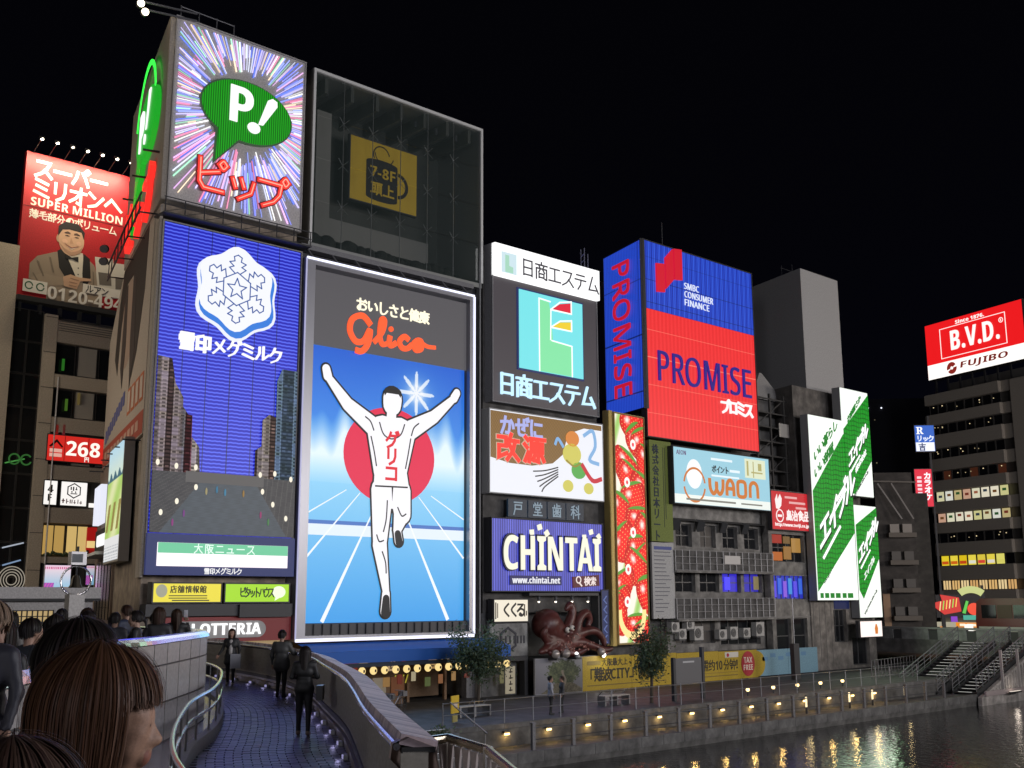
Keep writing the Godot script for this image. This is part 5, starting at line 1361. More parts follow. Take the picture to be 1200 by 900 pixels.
	span(g, "light_strip", Vector3(0.05, -0.02, 0.25), Vector3(10.65, 0.12, 0.3), lw)
	span(g, "light_strip", Vector3(10.6, 0.12, 0.25), Vector3(10.7, 17.98, 0.3), lw)
	span(g, "light_strip", Vector3(0.0, 0.12, 0.25), Vector3(0.06, 17.98, 0.3), hexglow("c8c8f0", 0.7))
	span(g, "header_screen", Vector3(0.6, 13.9, -0.4), Vector3(10.3, 17.6, 0.0), hexglow("58565a", 0.85))
	kana(g, "lettering", "おいしさと健康", Vector2(3.1, 16.0), 0.66, 1.15, 0.0, hexglow("fff6d8", 1.2), 0.06)
	# the brand script
	var script := []
	for e in [["~4.0,15.35 3.5,15.75 2.9,15.5 2.75,14.9 3.1,14.4 3.6,14.5 3.95,15.1 3.85,14.4 3.5,13.95 3.1,13.95", 0.3], ["~4.2,14.5 4.7,15.1 4.85,15.7 4.65,15.75 4.55,15.0 4.7,14.5 5.0,14.55", 0.26], ["~5.2,15.0 5.15,14.6 5.3,14.5 5.6,14.7", 0.28], ["~6.4,14.95 6.1,15.1 5.8,14.8 5.95,14.5 6.3,14.5 6.6,14.75", 0.28], ["~6.95,15.05 6.7,14.8 6.85,14.5 7.2,14.6 7.2,15.0 6.95,15.05", 0.26], ["~7.2,14.95 7.6,14.8 8.15,14.82", 0.2]]:
		for line in read_strokes(e[0]):
			for p in Geometry2D.offset_polyline(line, e[1] / 2.0, Geometry2D.JOIN_ROUND, Geometry2D.END_ROUND):
				if not Geometry2D.is_polygon_clockwise(p):
					script.append(p)
	script.append(PackedVector2Array(oval(Vector2(5.25, 15.35), 0.14, 0.14, 12)))
	cutout(g, "brand_script", script, 0.0, 0.08, hexglow("ff5a28", 1.15))
	# picture area: local x 0.65..10.25, y 0.8..13.9
	var sky_tex := picture(240, 330, func(u: float, v: float) -> Color:
		var c := Color(0.05, 0.36, 0.82).lerp(Color(0.25, 0.62, 0.95), clampf(v * 2.2, 0, 1))
		if v < 0.5:
			var puff := 0.30 + 0.05 * sin(u * 21.0) + 0.03 * sin(u * 47.0 + 1.0) - 0.10 * absf(u - 0.5) * 2.0
			c = c.lerp(Color(0.9, 0.97, 1.0), clampf((v - puff) * 7.0, 0, 1))
			c = c.lerp(Color(0.55, 0.82, 0.97), clampf((v - 0.40) * 9.0, 0, 1))
		else:
			c = Color(0.55, 0.82, 0.97).lerp(Color(0.22, 0.62, 0.92), clampf((v - 0.5) * 2.0, 0, 1))
		var p := Vector2(u - 0.665, (v - 0.125) * 1.37)
		var r := p.length()
		c = c.lerp(Color(1, 1, 1), clampf(0.0022 / (r * r + 0.0006), 0, 1) * 0.75)
		var a := p.angle() * 4.0
		if r < 0.11 * pow(absf(cos(a)), 3.0) + 0.012:
			c = c.lerp(Color(1, 1, 1), 0.8)
		return c)
	screen(g, "picture_screen", 0.65, 0.8, 9.6, 13.1, -0.1, lit_print(sky_tex, 0.98))
	var O := Vector2(0.64, 0.75)
	var lane := hexglow("f2f8ff", 1.0)
	var mk := func(pts: Array) -> Array:
		var out := []
		for v: Vector2 in pts:
			out.append(v + O)
		return out
	cutout(g, "finish_line", [mk.call([Vector2(0.05, 4.1), Vector2(9.58, 4.1), Vector2(9.58, 4.62), Vector2(0.05, 4.62)])], -0.09, 0.01, hexglow("e8f4ff", 0.95))
	cutout(g, "finish_line_edge", [mk.call([Vector2(0.05, 4.62), Vector2(9.58, 4.62), Vector2(9.58, 4.8), Vector2(0.05, 4.8)])], -0.09, 0.012, hexglow("4a78c8", 0.9))
	var lanes := []
	for e in [[Vector2(1.0, 0.1), Vector2(4.25, 6.2), 0.2], [Vector2(8.55, 0.1), Vector2(5.3, 6.2), 0.2], [Vector2(0.05, 3.05), Vector2(3.0, 6.2), 0.1], [Vector2(9.58, 3.2), Vector2(6.6, 6.2), 0.1], [Vector2(0.05, 5.1), Vector2(2.2, 6.3), 0.06], [Vector2(9.58, 5.2), Vector2(7.4, 6.3), 0.06]]:
		var n: Vector2 = (e[1] - e[0]).normalized().orthogonal()
		lanes.append(mk.call([e[0] - n * e[2] * 0.5, e[0] + n * e[2] * 0.5, e[1] + n * 0.02, e[1] - n * 0.02]))
	for k in lanes.size():
		cutout(g, "track_line", [lanes[k]], -0.085, 0.012, lane)
	cutout(g, "red_disc", [mk.call(oval(Vector2(4.78, 8.15), 2.8, 2.42, 48))], -0.085, 0.02, hexglow("e01c48", 1.0))
	# a plain athlete, arms raised, one leg lifted
	var limbs := [
		[Vector2(4.75, 9.75), 0.26, Vector2(4.8, 10.35), 0.26], [Vector2(4.82, 10.75), 0.5, Vector2(4.84, 11.05), 0.52],
		[Vector2(3.95, 9.35), 0.52, Vector2(5.75, 9.4), 0.52], [Vector2(4.3, 9.2), 0.85, Vector2(4.45, 7.3), 0.62], [Vector2(5.3, 9.2), 0.85, Vector2(5.1, 7.3), 0.6],
		[Vector2(4.8, 7.3), 0.9, Vector2(4.85, 6.6), 0.98],
		[Vector2(3.7, 9.5), 0.44, Vector2(2.15, 10.45), 0.3], [Vector2(2.15, 10.45), 0.3, Vector2(0.98, 11.65), 0.17], [Vector2(0.95, 11.7), 0.22, Vector2(0.85, 12.05), 0.2],
		[Vector2(6.05, 9.6), 0.44, Vector2(7.5, 10.4), 0.3], [Vector2(7.5, 10.4), 0.3, Vector2(8.8, 11.5), 0.17], [Vector2(8.85, 11.55), 0.22, Vector2(9.05, 11.85), 0.2],
		[Vector2(4.3, 6.4), 0.6, Vector2(4.2, 3.75), 0.36], [Vector2(4.2, 3.75), 0.38, Vector2(4.62, 1.5), 0.17], [Vector2(4.62, 1.4), 0.2, Vector2(4.6, 0.55), 0.26],
		[Vector2(5.4, 6.4), 0.58, Vector2(5.55, 5.3), 0.46], [Vector2(5.5, 5.3), 0.44, Vector2(5.25, 4.5), 0.22], [Vector2(5.25, 4.45), 0.2, Vector2(5.35, 3.95), 0.22],
	]
	var edge := []
	var fill := []
	for l in limbs:
		edge.append(mk.call(taper(l[0], l[1] * 1.1 + 0.1, l[2], l[3] * 1.1 + 0.1)))
		fill.append(mk.call(taper(l[0], l[1] * 1.1, l[2], l[3] * 1.1)))
	cutout(g, "athlete_outline", edge, -0.06, 0.01, hexglow("17181c", 0.2))
	cutout(g, "athlete_figure", fill, -0.045, 0.01, hexglow("f3f1f6", 1.05))
	cutout(g, "athlete_hair", [mk.call(oval(Vector2(4.83, 11.36), 0.55, 0.3, 20, 0.0, PI)), mk.call([Vector2(4.28, 11.36), Vector2(5.38, 11.36), Vector2(5.32, 11.15), Vector2(5.2, 11.3), Vector2(4.45, 11.3), Vector2(4.34, 11.15)])], -0.025, 0.01, hexglow("17181c", 0.2))
	cutout(g, "athlete_shoes", [mk.call(taper(Vector2(4.62, 1.15), 0.2, Vector2(4.6, 0.5), 0.27)), mk.call(taper(Vector2(5.27, 4.3), 0.19, Vector2(5.36, 3.9), 0.22))], -0.025, 0.01, hexglow("1a1c24", 0.25))
	cutout(g, "shirt_hem", [mk.call([Vector2(3.85, 6.55), Vector2(5.85, 6.6), Vector2(5.86, 6.68), Vector2(3.84, 6.63)]), mk.call([Vector2(4.85, 6.6), Vector2(4.95, 6.6), Vector2(4.9, 5.9)])], -0.025, 0.008, hexglow("2a2c34", 0.3))
	var contour := []
	for l in ["~4.05,9.75 4.3,9.2 4.8,9.0 5.35,9.25 5.6,9.8", "~3.55,9.0 3.75,8.3 3.9,7.6", "~6.0,9.1 5.85,8.3 5.7,7.6", "~3.2,9.95 3.5,9.75 3.7,9.35", "~6.5,9.95 6.2,9.7 6.05,9.3", "~4.0,4.2 4.15,3.9 4.4,3.95", "~4.35,3.4 4.55,2.9 4.6,2.4", "~4.6,5.9 4.55,5.0 4.4,4.4", "~5.25,5.6 5.5,5.2 5.75,5.3"]:
		for line in read_strokes(l):
			for poly in ink(line, 0.07):
				contour.append(mk.call(Array(poly)))
	for poly in contour:
		cutout(g, "contour_line", [poly], -0.025, 0.006, hexglow("2a2c34", 0.3))
	kana(g, "chest_lettering", "グリコ", Vector2(4.42, 8.55) + O, 0.82, 1.7, -0.025, hexglow("e0182c", 1.0), 0.01, 1.02, 1.0, true)
	sheet_light(g, 0.7, 0.9, 9.5, 12.9, 0.55, Color(0.6, 0.8, 1.0), 0.3)
	# sloped hood above the screen
	for k in 8:
		beam(g, "hood_bracket", Vector3(0.4 + k * 1.4, 18.1, 0.2), Vector3(0.4 + k * 1.4, 18.7, -0.4), 0.1, 0.1, grey)
	span(g, "hood_beam", Vector3(0, 18.6, -0.7), Vector3(11.0, 18.85, -0.2), grey)

	# awning and shop under it
	var aw := thing("blue_awning", "long blue shop awning under the giant screen", "awning", Vector3(28.3, -0.15, -45.0))
	var st := begin()
	for k in 24:
		var x0 := k * 0.49
		var x1 := x0 + 0.49
		quad(st, Vector3(x0, 0.1, 0), Vector3(x1, 0.1, 0), Vector3(x1, -0.25 + 0.01 * (k % 2), 1.5), Vector3(x0, -0.25 + 0.01 * ((k + 1) % 2), 1.5), Vector3(0, 0.97, 0.22))
		quad(st, Vector3(x0, -0.25, 1.5), Vector3(x1, -0.25, 1.5), Vector3(x1, -0.78, 1.52), Vector3(x0, -0.78, 1.52), Vector3(0, 0, 1))
	hang(aw, "cloth", st.commit(), paint(0.01, 0.1, 0.42, 0.65))
	for k in 9:
		bar(aw, "frame_arm", Vector3(0.1 + k * 1.45, 0.05, 0), Vector3(0.1 + k * 1.45, -0.3, 1.48), 0.025, dark, 6)
	span(aw, "lower_band", Vector3(0, -0.98, 1.4), Vector3(11.76, -0.8, 1.5), paint(0.02, 0.03, 0.05))
	for k in 17:
		var l := thing("paper_lantern", "round cream paper lantern in the row under the blue awning", "lantern", Vector3(29.6 + k * 0.64, -1.3, -43.55), 0, "lanterns under the blue awning")
		ball(l, "lantern_globe", Vector3.ZERO, 0.17, hexglow("f5d790", 1.1), 1.1)
		box(l, "character_mark", Vector3(0, 0, 0.17), Vector3(0.08, 0.12, 0.02), paint(0.05, 0.02, 0.02))
		bar(l, "cap", Vector3(0, 0.16, 0), Vector3(0, 0.22, 0), 0.06, dark, 8)
		bulb_light(l, Vector3(0, -0.02, 0), Color(1, 0.82, 0.5), 0.035, 0.1)
	var shop := thing("eatery_front", "open eatery front with menu boards and picture panels behind the lanterns", "shop front", Vector3(28.4, -3.1, -46.2))
	var wood := paint(0.22, 0.13, 0.07, 0.7, 0, 0.4)
	span(shop, "counter", Vector3(1.5, 0, 0.0), Vector3(6.5, 0.95, 0.5), wood)
	span(shop, "rear_panel", Vector3(0.4, 0, -2.4), Vector3(11, 3.2, -2.3), paint(0.3, 0.2, 0.12, 0.8, 0, 0.4))
	for k in 12:
		var w := rng.randf_range(0.5, 1.0)
		var x := 0.8 + k * 0.86
		span(shop, "menu_sign", Vector3(x, 1.55 + 0.25 * (k % 3), -0.1), Vector3(x + w * 0.8, 2.05 + 0.25 * (k % 3), 0.0), hexglow(["e0c088", "c8a068", "d8b890", "a03828"][k % 4], 0.55))
		cutout(shop, "board_print", [rect(x + 0.06, 1.66 + 0.25 * (k % 3), x + 0.1 + w * 0.3, 1.72 + 0.25 * (k % 3)), rect(x + 0.06, 1.82 + 0.25 * (k % 3), x + 0.1 + w * 0.5, 1.9 + 0.25 * (k % 3))], 0.003, 0.008, hexglow("2a1a10", 0.2))
		span(shop, "lower_board", Vector3(x + 0.1, 0.75 + 0.1 * (k % 4), 0.57), Vector3(x + 0.1 + w * 0.5, 1.2 + 0.1 * (k % 4), 0.6), hexglow(["c89858", "8a3020", "e8d8b0", "6a7a40", "b07040"][k % 5], 0.4))
	kana(shop, "lettering", "の店", Vector2(5.8, 1.75), 0.42, 1.4, 0.02, hexglow("201810", 0.2), 0.02, 1.2)
	for k in 5:
		span(shop, "picture_panel", Vector3(1.3 + k * 1.1, 0.4, 0.52), Vector3(2.1 + k * 1.1, 1.3, 0.56), [paint(0.35, 0.06, 0.03), paint(0.4, 0.3, 0.12), paint(0.1, 0.1, 0.08), paint(0.45, 0.4, 0.3), paint(0.3, 0.12, 0.05)][k])
	span(shop, "door_post", Vector3(7.0, 0, 0.0), Vector3(7.15, 3.1, 0.15), wood)
	span(shop, "door_post", Vector3(9.4, 0, 0.0), Vector3(9.55, 3.1, 0.15), wood)
	for k in 4:
		bar(shop, "neon_tube", Vector3(6.1 + k * 0.25, 0.95, 0.2), Vector3(6.25 + k * 0.25, 1.35, 0.2), 0.03, hexglow("c8b840", 0.6), 5)

func build_centre_block() -> void:
	var dark := paint(0.03, 0.03, 0.033, 0.6)
	var wall := paint(0.11, 0.105, 0.1, 0.8, 0, 0.8)
	var s := STREET * 14.0
	var b := thing("centre_sign_building", "dark narrow riverside building stacked with lit signs, next to the athlete screen", "building", Vector3(40.0, -3.1, -45.6))
	prism(b, "wall", [Vector2(0, 0), Vector2(9.1, 0), Vector2(9.1 + s.x, s.z), Vector2(s.x, s.z)], 4.3, 24.2, wall)
	span(b, "base_wall", Vector3(0, 0, -5), Vector3(2.7, 4.3, -0.1), paint(0.2, 0.2, 0.2, 0.8, 0, 0.8))
	span(b, "base_wall", Vector3(8.4, 0, -5), Vector3(13.2, 4.3, -0.1), wall)
	span(b, "link_wall", Vector3(9.1, 4.3, -8), Vector3(13.4, 16.2, -3.4), wall)
	for k in 3:
		bar(b, "drain_pipe", Vector3(-0.25 - k * 0.02, 0, -0.2 + k * 0.15), Vector3(-0.25 - k * 0.02, 24, -0.2 + k * 0.15), 0.06, paint(0.2, 0.2, 0.2, 0.5), 6)
	# estem sign
	var mesh_tex := picture(170, 180, func(u: float, v: float) -> Color:
		var dx := fposmod(u * 85.0, 1.0) - 0.5
		var dy := fposmod(v * 90.0, 1.0) - 0.5
		var k := 1.0 if dx * dx + dy * dy < 0.09 else 0.0
		return Color(0.27, 0.25, 0.27).lerp(Color(0.52, 0.5, 0.52), k))
	var e := sign_box("estate_developer_sign", "grey dotted sign with white header, turquoise square emblem and pale blue lettering", Vector3(40.15, 12.5, -45.0), 0, 8.5, 9.0, 0.7, null, paint(0.26, 0.26, 0.27, 0.6, 0, 0.4))
	screen(e, "dotted_sign_face", 0.06, 0.06, 8.38, 8.88, -0.01, lit_print(mesh_tex, 1.0))
	box(e, "header_sign", Vector3(4.25, 8.05, 0.12), Vector3(8.5, 1.85, 0.3), hexglow("ffffff", 1.25))
	kana(e, "header_text", "日商エステム", Vector2(1.95, 7.45), 1.08, 0.85, 0.28, hexglow("57555e", 0.6), 0.03, 1.0)
	box(e, "header_emblem", Vector3(1.05, 7.95, 0.275), Vector3(1.15, 1.2, 0.02), hexglow("cfe6ee", 1.0))
	cutout(e, "header_emblem_mark", [[Vector2(0.75, 7.4), Vector2(1.35, 7.4), Vector2(1.35, 7.75), Vector2(1.05, 7.8), Vector2(1.05, 8.4), Vector2(0.75, 8.4)]], 0.285, 0.01, hexglow("a8d8c0", 1.0))
	box(e, "square_frame", Vector3(4.55, 4.4, 0.02), Vector3(5.35, 4.75, 0.1), hexglow("2a3a7a", 0.6))
	box(e, "turquoise_sign", Vector3(4.55, 4.4, 0.08), Vector3(5.15, 4.55, 0.06), hexglow("78e4ea", 1.0))
	cutout(e, "tower_mark", [[Vector2(3.5, 2.15), Vector2(6.1, 2.15), Vector2(6.1, 4.0), Vector2(4.6, 4.05), Vector2(4.45, 5.6), Vector2(4.3, 6.3), Vector2(3.5, 6.35)]], 0.115, 0.02, hexglow("86e6a8", 1.0))
	cutout(e, "red_mark", [[Vector2(4.6, 5.95), Vector2(5.2, 6.35), Vector2(6.1, 6.55), Vector2(6.1, 5.95)]], 0.115, 0.02, hexglow("e0223a", 1.0))
	cutout(e, "yellow_mark", [[Vector2(4.6, 4.9), Vector2(5.2, 5.25), Vector2(6.1, 5.4), Vector2(6.1, 4.9)]], 0.115, 0.02, hexglow("f0d030", 1.0))
	var outline := []
	for l in [[Vector2(3.5, 2.15), Vector2(3.5, 6.4), Vector2(4.4, 6.35)], [Vector2(4.45, 5.9), Vector2(5.2, 6.45), Vector2(6.15, 6.65), Vector2(6.15, 5.9), Vector2(4.45, 5.88)], [Vector2(4.45, 4.85), Vector2(5.2, 5.32), Vector2(6.15, 5.5), Vector2(6.15, 4.85), Vector2(4.45, 4.83)], [Vector2(4.5, 4.05), Vector2(6.15, 3.95), Vector2(6.15, 2.15)], [Vector2(4.45, 5.9), Vector2(4.4, 4.1)]]:
		for q in l.size() - 1:
			outline.append_array(ink(PackedVector2Array([l[q], l[q + 1]]), 0.07))
	cutout(e, "mark_tubes", outline, 0.13, 0.03, hexglow("f4fff8", 1.2))
	kana(e, "lettering", "日商エステム", Vector2(0.4, 0.45), 1.32, 0.95, 0.0, hexglow("bfe6ff", 1.2), 0.12, 0.98)
	sheet_light(e, 0.2, 7.2, 8.1, 1.7, 0.7, Color(1, 1, 1), 0.45)
	sheet_light(e, 2.0, 2.2, 5.0, 4.4, 0.6, Color(0.5, 0.95, 1.0), 0.25)
	var mast := thing("roof_mast", "small steel lattice mast on the roof edge beside the white sign header", "mast", Vector3(48.6, 21.1, -46.2))
	for k in 4:
		bar(mast, "leg", Vector3(0.3 * (k % 2), 0, 0.3 * (k / 2)), Vector3(0.3 * (k % 2), 2.1 - 0.3 * (k % 2), 0.3 * (k / 2)), 0.03, paint(0.25, 0.26, 0.35, 0.4, 0.5), 5)
	for k in 5:
		bar(mast, "brace", Vector3(0, 0.4 * k, 0), Vector3(0.3, 0.4 * k + 0.3, 0), 0.02, paint(0.25, 0.26, 0.35, 0.4, 0.5), 5)
	# remedy sign: brown and white
	var r := sign_box("cold_remedy_sign", "brown and white lit sign with red lettering and black wind lines", Vector3(39.9, 7.5, -45.0), 0, 9.05, 4.62, 0.6, hexglow("eceef6", 1.0), paint(0.35, 0.35, 0.34, 0.6))
	var brown := picture(128, 64, func(u: float, v: float) -> Color:
		var k := 0.5 + 0.5 * sin(u * TAU * 32.0) * sin(v * TAU * 18.0)
		return Color(0.38, 0.26, 0.1).lerp(Color(0.68, 0.52, 0.24), k))
	var bm := lit_print(brown, 0.85)
	bm.uv1_triplanar = true
	bm.uv1_scale = Vector3(0.25, 0.25, 0.25)
	cutout(r, "brown_sign", [[Vector2(0.1, 1.95), Vector2(1.5, 1.72), Vector2(3.2, 1.7), Vector2(4.8, 1.95), Vector2(5.6, 2.5), Vector2(5.9, 3.3), Vector2(6.5, 3.9), Vector2(7.4, 4.2), Vector2(8.9, 4.2), Vector2(8.9, 4.5), Vector2(0.1, 4.5)]], 0.032, 0.02, bm)
	kana(r, "small_lettering", "かぜに", Vector2(0.75, 3.25), 1.05, 1.5, 0.06, hexglow("aab0e8", 1.0), 0.05, 1.05)
	kana(r, "lettering_edge", "改源", Vector2(0.45, 1.85), 1.55, 2.0, 0.055, hexglow("e8c8b0", 0.7), 0.04, 1.18, 1.1)
	kana(r, "lettering", "改源", Vector2(0.45, 1.85), 1.55, 1.5, 0.1, hexglow("ff3424", 1.1), 0.03, 1.18, 1.1)
	for k in 5:
		var line := smooth(PackedVector2Array([Vector2(5.2, 1.75 - 0.13 * k), Vector2(4.2, 1.5 - 0.22 * k), Vector2(3.3 + 0.16 * k, 1.4 - 0.27 * k)]))
		cutout(r, "wind_line", ink(line, 0.07), 0.035, 0.02, hexglow("202028", 0.2))
	# in place of the picture figure: plain swirls in its colours
	for sw in [[Vector2(6.4, 3.5), 0.55, "e08838"], [Vector2(6.35, 2.6), 0.75, "d8d060"], [Vector2(6.9, 1.7), 0.6, "58b050"], [Vector2(6.0, 0.75), 0.42, "d8d060"], [Vector2(7.7, 0.7), 0.4, "d8d060"]]:
		cutout(r, "swirl", [oval(sw[0], sw[1], sw[1] * 0.82, 20)], 0.06, 0.02, hexglow(sw[2], 0.9))
	for l in [["~7.2,2.0 8.0,1.2 8.7,1.3", "d02838", 0.26], ["~7.4,3.8 8.1,4.1 8.3,3.2 7.8,2.4 8.5,2.2", "88b8e8", 0.22], ["~5.6,3.0 5.2,3.4 5.0,3.1", "88b8e8", 0.18], ["~5.9,2.2 6.5,1.9 7.0,2.1", "a08a30", 0.1]]:
		for line in read_strokes(l[0]):
			cutout(r, "ribbon", ink(line, l[2]), 0.075, 0.02, hexglow(l[1], 0.9))
	sheet_light(r, 0.2, 0.2, 8.6, 4.2, 0.6, Color(1, 0.92, 0.82), 0.22)
	# dental sign: four tiles
	var d := thing("dentist_sign", "row of four dim blue character tiles between the brown sign and the blue letter sign", "sign", Vector3(41.4, 6.33, -45.2))
	for k in 4:
		box(d, "tile", Vector3(0.75 + k * 1.5, 0.48, 0), Vector3(1.42, 0.96, 0.12), hexglow("16293c", 0.6))
		kana(d, "character", "戸堂歯科"[k], Vector2(0.36 + k * 1.5, 0.1), 0.78, 0.9, 0.07, hexglow("93a8b8", 0.7), 0.02)
	span(d, "support", Vector3(0.0, -0.2, -0.4), Vector3(6.0, 0.0, -0.1), dark)
	# letting sign
	var stripe := picture(512, 8, func(u: float, _v: float) -> Color:
		var k := 0.5 + 0.5 * sin(u * TAU * 52.0)
		var kk := 0.5 + 0.5 * sin(u * TAU * 7.0 + 1.0)
		return Color(0.15, 0.16, 0.55).lerp(Color(0.42, 0.45, 0.95), k * (0.7 + 0.3 * kk)))
	var chin := sign_box("letting_agency_sign", "blue striped sign with big cream capital letters and small cubes", Vector3(40.05, 2.3, -45.0), 0, 8.75, 3.93, 0.6, null, dark)
	screen(chin, "striped_sign_face", 0.06, 0.06, 8.63, 3.81, 0.0, lit_print(stripe, 0.9))
	fit_latin(chin, "letters_edge", "CHINTAI", 0.72, 8.44, 1.09, 2.03, 0.02, hexglow("15164a", 0.3), null, 0.1)
	fit_latin(chin, "letters", "CHINTAI", 0.8, 8.36, 1.17, 1.85, 0.13, hexglow("f2f0da", 1.05), null, 0.06)
	for q in [[2.9, 3.22, 0.28, 0.1], [3.5, 3.52, 0.3, 0.3], [4.05, 3.2, 0.3, 0.6], [7.05, 3.1, 0.26, 0.05], [7.62, 3.4, 0.28, 0.3], [8.25, 3.15, 0.28, 0.6]]:
		var cu := box(chin, "cube_mark", Vector3(q[0], q[1], 0.12), Vector3(q[2], q[2], 0.08), hexglow("f2f0da", 1.05))
		cu.rotation.z = q[3]
	box(chin, "address_strip", Vector3(3.25, 0.62, 0.05), Vector3(3.9, 0.5, 0.06), hexglow("1c1f6a", 0.6))
	fit_latin(chin, "web_address", "www.chintai.net", 1.45, 5.05, 0.45, 0.36, 0.09, hexglow("e8e8f0", 1.0), null, 0.03)
	var sb := box(chin, "search_strip", Vector3(7.2, 0.6, 0.05), Vector3(2.2, 0.62, 0.06), hexglow("5a1420", 0.7))
	sb.rotation.z = 0.06
	kana(chin, "search_text", "検索", Vector2(7.0, 0.37), 0.5, 1.0, 0.09, hexglow("f0e0dc", 1.0), 0.03)
	cutout(chin, "magnifier", [ring_arc(Vector2(6.55, 0.68), 0.15, 0.21, 0, 6.2, 18), [Vector2(6.66, 0.52), Vector2(6.84, 0.36), Vector2(6.78, 0.3), Vector2(6.6, 0.47)]], 0.09, 0.03, hexglow("f0e0dc", 1.0))
	sheet_light(chin, 0.2, 0.2, 8.3, 3.5, 0.6, Color(0.5, 0.52, 1.0), 0.25)
	# brush lettering sign
	var kk := sign_box("brush_lettering_sign", "small cream lit sign with black brush lettering, left of the octopus", Vector3(40.2, 0.7, -45.0), 0, 2.55, 1.24, 0.4, hexglow("efe6d2", 1.0), dark)
	kana(kk, "lettering", "くくる", Vector2(0.55, 0.3), 0.72, 1.4, 0.035, hexglow("181410", 0.1), 0.02, 0.72)
	cutout(kk, "side_print", [rect(0.12, 0.2, 0.2, 1.05), rect(0.26, 0.25, 0.32, 1.0), rect(2.2, 0.3, 2.28, 0.95), rect(2.34, 0.35, 2.42, 0.6)], 0.035, 0.01, hexglow("6a5a48", 0.4))
	sheet_light(kk, 0.1, 0.1, 2.3, 1.0, 0.4, Color(1, 0.94, 0.82), 0.3)
	var hx := thing("concrete_emblem_sign", "weathered concrete panel with dark hexagonal emblem, below the brush lettering sign", "sign", Vector3(40.05, -1.05, -45.1))
	span(hx, "panel", Vector3(0, 0, -0.2), Vector3(2.72, 1.7, 0), paint(0.36, 0.36, 0.35, 0.85, 0, 0.8))
	var hp := []
	for i in 6:
		hp.append_array(ink(PackedVector2Array([Vector2(1.3, 0.85) + Vector2(sin(TAU * i / 6), cos(TAU * i / 6)) * 0.62, Vector2(1.3, 0.85) + Vector2(sin(TAU * (i + 1) / 6), cos(TAU * (i + 1) / 6)) * 0.62]), 0.1))
	cutout(hx, "emblem", hp, 0.0, 0.04, paint(0.05, 0.05, 0.06))
	cutout(hx, "letter_bars", [rect(0.35, 0.65, 0.43, 1.05), rect(0.55, 0.65, 0.63, 1.05), rect(0.43, 0.82, 0.55, 0.88), rect(0.8, 0.65, 0.88, 1.05), rect(1.1, 0.65, 1.18, 1.05), rect(1.4, 0.65, 1.48, 1.05), rect(1.7, 0.65, 1.78, 1.05), rect(1.95, 0.65, 2.03, 1.05), rect(2.2, 0.65, 2.28, 1.05), rect(2.42, 0.65, 2.5, 1.05)], 0.0, 0.03, paint(0.05, 0.05, 0.06))
	make_octopus()
	var bl := sign_box("blue_vertical_sign", "narrow dim blue vertical sign between the octopus and the fruit screen", Vector3(48.45, -0.65, -44.95), 0, 0.68, 3.1, 0.25, hexglow("1b2e6a", 0.55), dark)
	for k in 5:
		cutout(bl, "brush_print", [[Vector2(0.42, 2.75 - k * 0.55), Vector2(0.5, 2.72 - k * 0.55), Vector2(0.26, 2.5 - k * 0.55), Vector2(0.5, 2.3 - k * 0.55), Vector2(0.42, 2.28 - k * 0.55), Vector2(0.16, 2.5 - k * 0.55)]], 0.035, 0.02, hexglow("6a7ec0", 0.6))
	# fruit screen
	var fr := RandomNumberGenerator.new()
	fr.seed = 4
	var berries := []
	for k in 22:
		berries.append([fr.randf_range(-0.05, 1.05), k * 0.2 + fr.randf_range(-0.1, 0.1), fr.randf_range(0.3, 0.48), fr.randf_range(0.26, 0.42), fr.randf_range(-0.6, 0.6)])
	var fruit := picture(150, 620, func(u: float, v: float) -> Color:
		var y := v * 4.3
		var c := Color(0.97, 0.94, 0.88).lerp(Color(0.62, 0.8, 0.42), clampf(sin(u * 9.0 + y * 4.0) * 1.6 - 0.6, 0, 1))
		for f in berries:
			var dv: Vector2 = Vector2(u - f[0], y - f[1]).rotated(f[4])
			dv = Vector2(dv.x / f[2] * (1.0 + 0.35 * dv.y / f[3]), dv.y / f[3])
			var rv := dv.length()
			if rv < 1.0:
				var seed := Vector2(fposmod(dv.x * 4.5 + floorf(dv.y * 5.0) * 0.5, 1.0) - 0.5, fposmod(dv.y * 5.0, 1.0) - 0.5).length()
				c = Color(0.95, 0.1, 0.09).lerp(Color(0.72, 0.02, 0.04), clampf((rv - 0.55) * 2.0, 0, 1))
				if seed < 0.16:
					c = Color(1.0, 0.72, 0.45)
				var hi := Vector2(dv.x + 0.3, dv.y + 0.35).length()
				c = c.lerp(Color(1, 0.93, 0.9), clampf((0.32 - hi) * 4.0, 0, 1))
				if dv.y < -0.78:
					c = Color(0.35, 0.6, 0.2)
		for w in [[0.62, 0.55], [0.38, 1.3], [0.55, 2.25], [0.35, 2.95], [0.3, 3.55]]:
			var q := Vector2(u - w[0], (y - w[1]) * 1.0).length()
			if q < 0.1:
				c = Color(1, 0.98, 0.95) if q > 0.04 else Color(0.92, 0.3, 0.35)
		var arc := Vector2((u - 0.45) * 1.0, y - 3.75).length()
		if absf(arc - 0.42) < 0.07 and y > 3.7:
			c = Color(1.0, 0.9, 0.6)
		return c)
	var fs := sign_box("fruit_screen", "tall narrow bright screen of red strawberries in a brass frame", Vector3(49.65, -0.7, -44.75), 5.0, 3.1, 13.65, 0.6, null, paint(0.33, 0.25, 0.1, 0.5, 0.3), "", "screen")
	screen(fs, "picture_screen", 0.12, 0.1, 2.86, 13.45, 0.02, lit_print(fruit, 1.1))
	span(fs, "brass_side", Vector3(-0.4, -0.05, -0.5), Vector3(-0.02, 13.7, -0.05), paint(0.45, 0.34, 0.12, 0.4, 0.6))
	span(fs, "side_light_strip", Vector3(-0.36, 0.1, -0.05), Vector3(-0.3, 13.5, -0.02), hexglow("b8a060", 0.6))
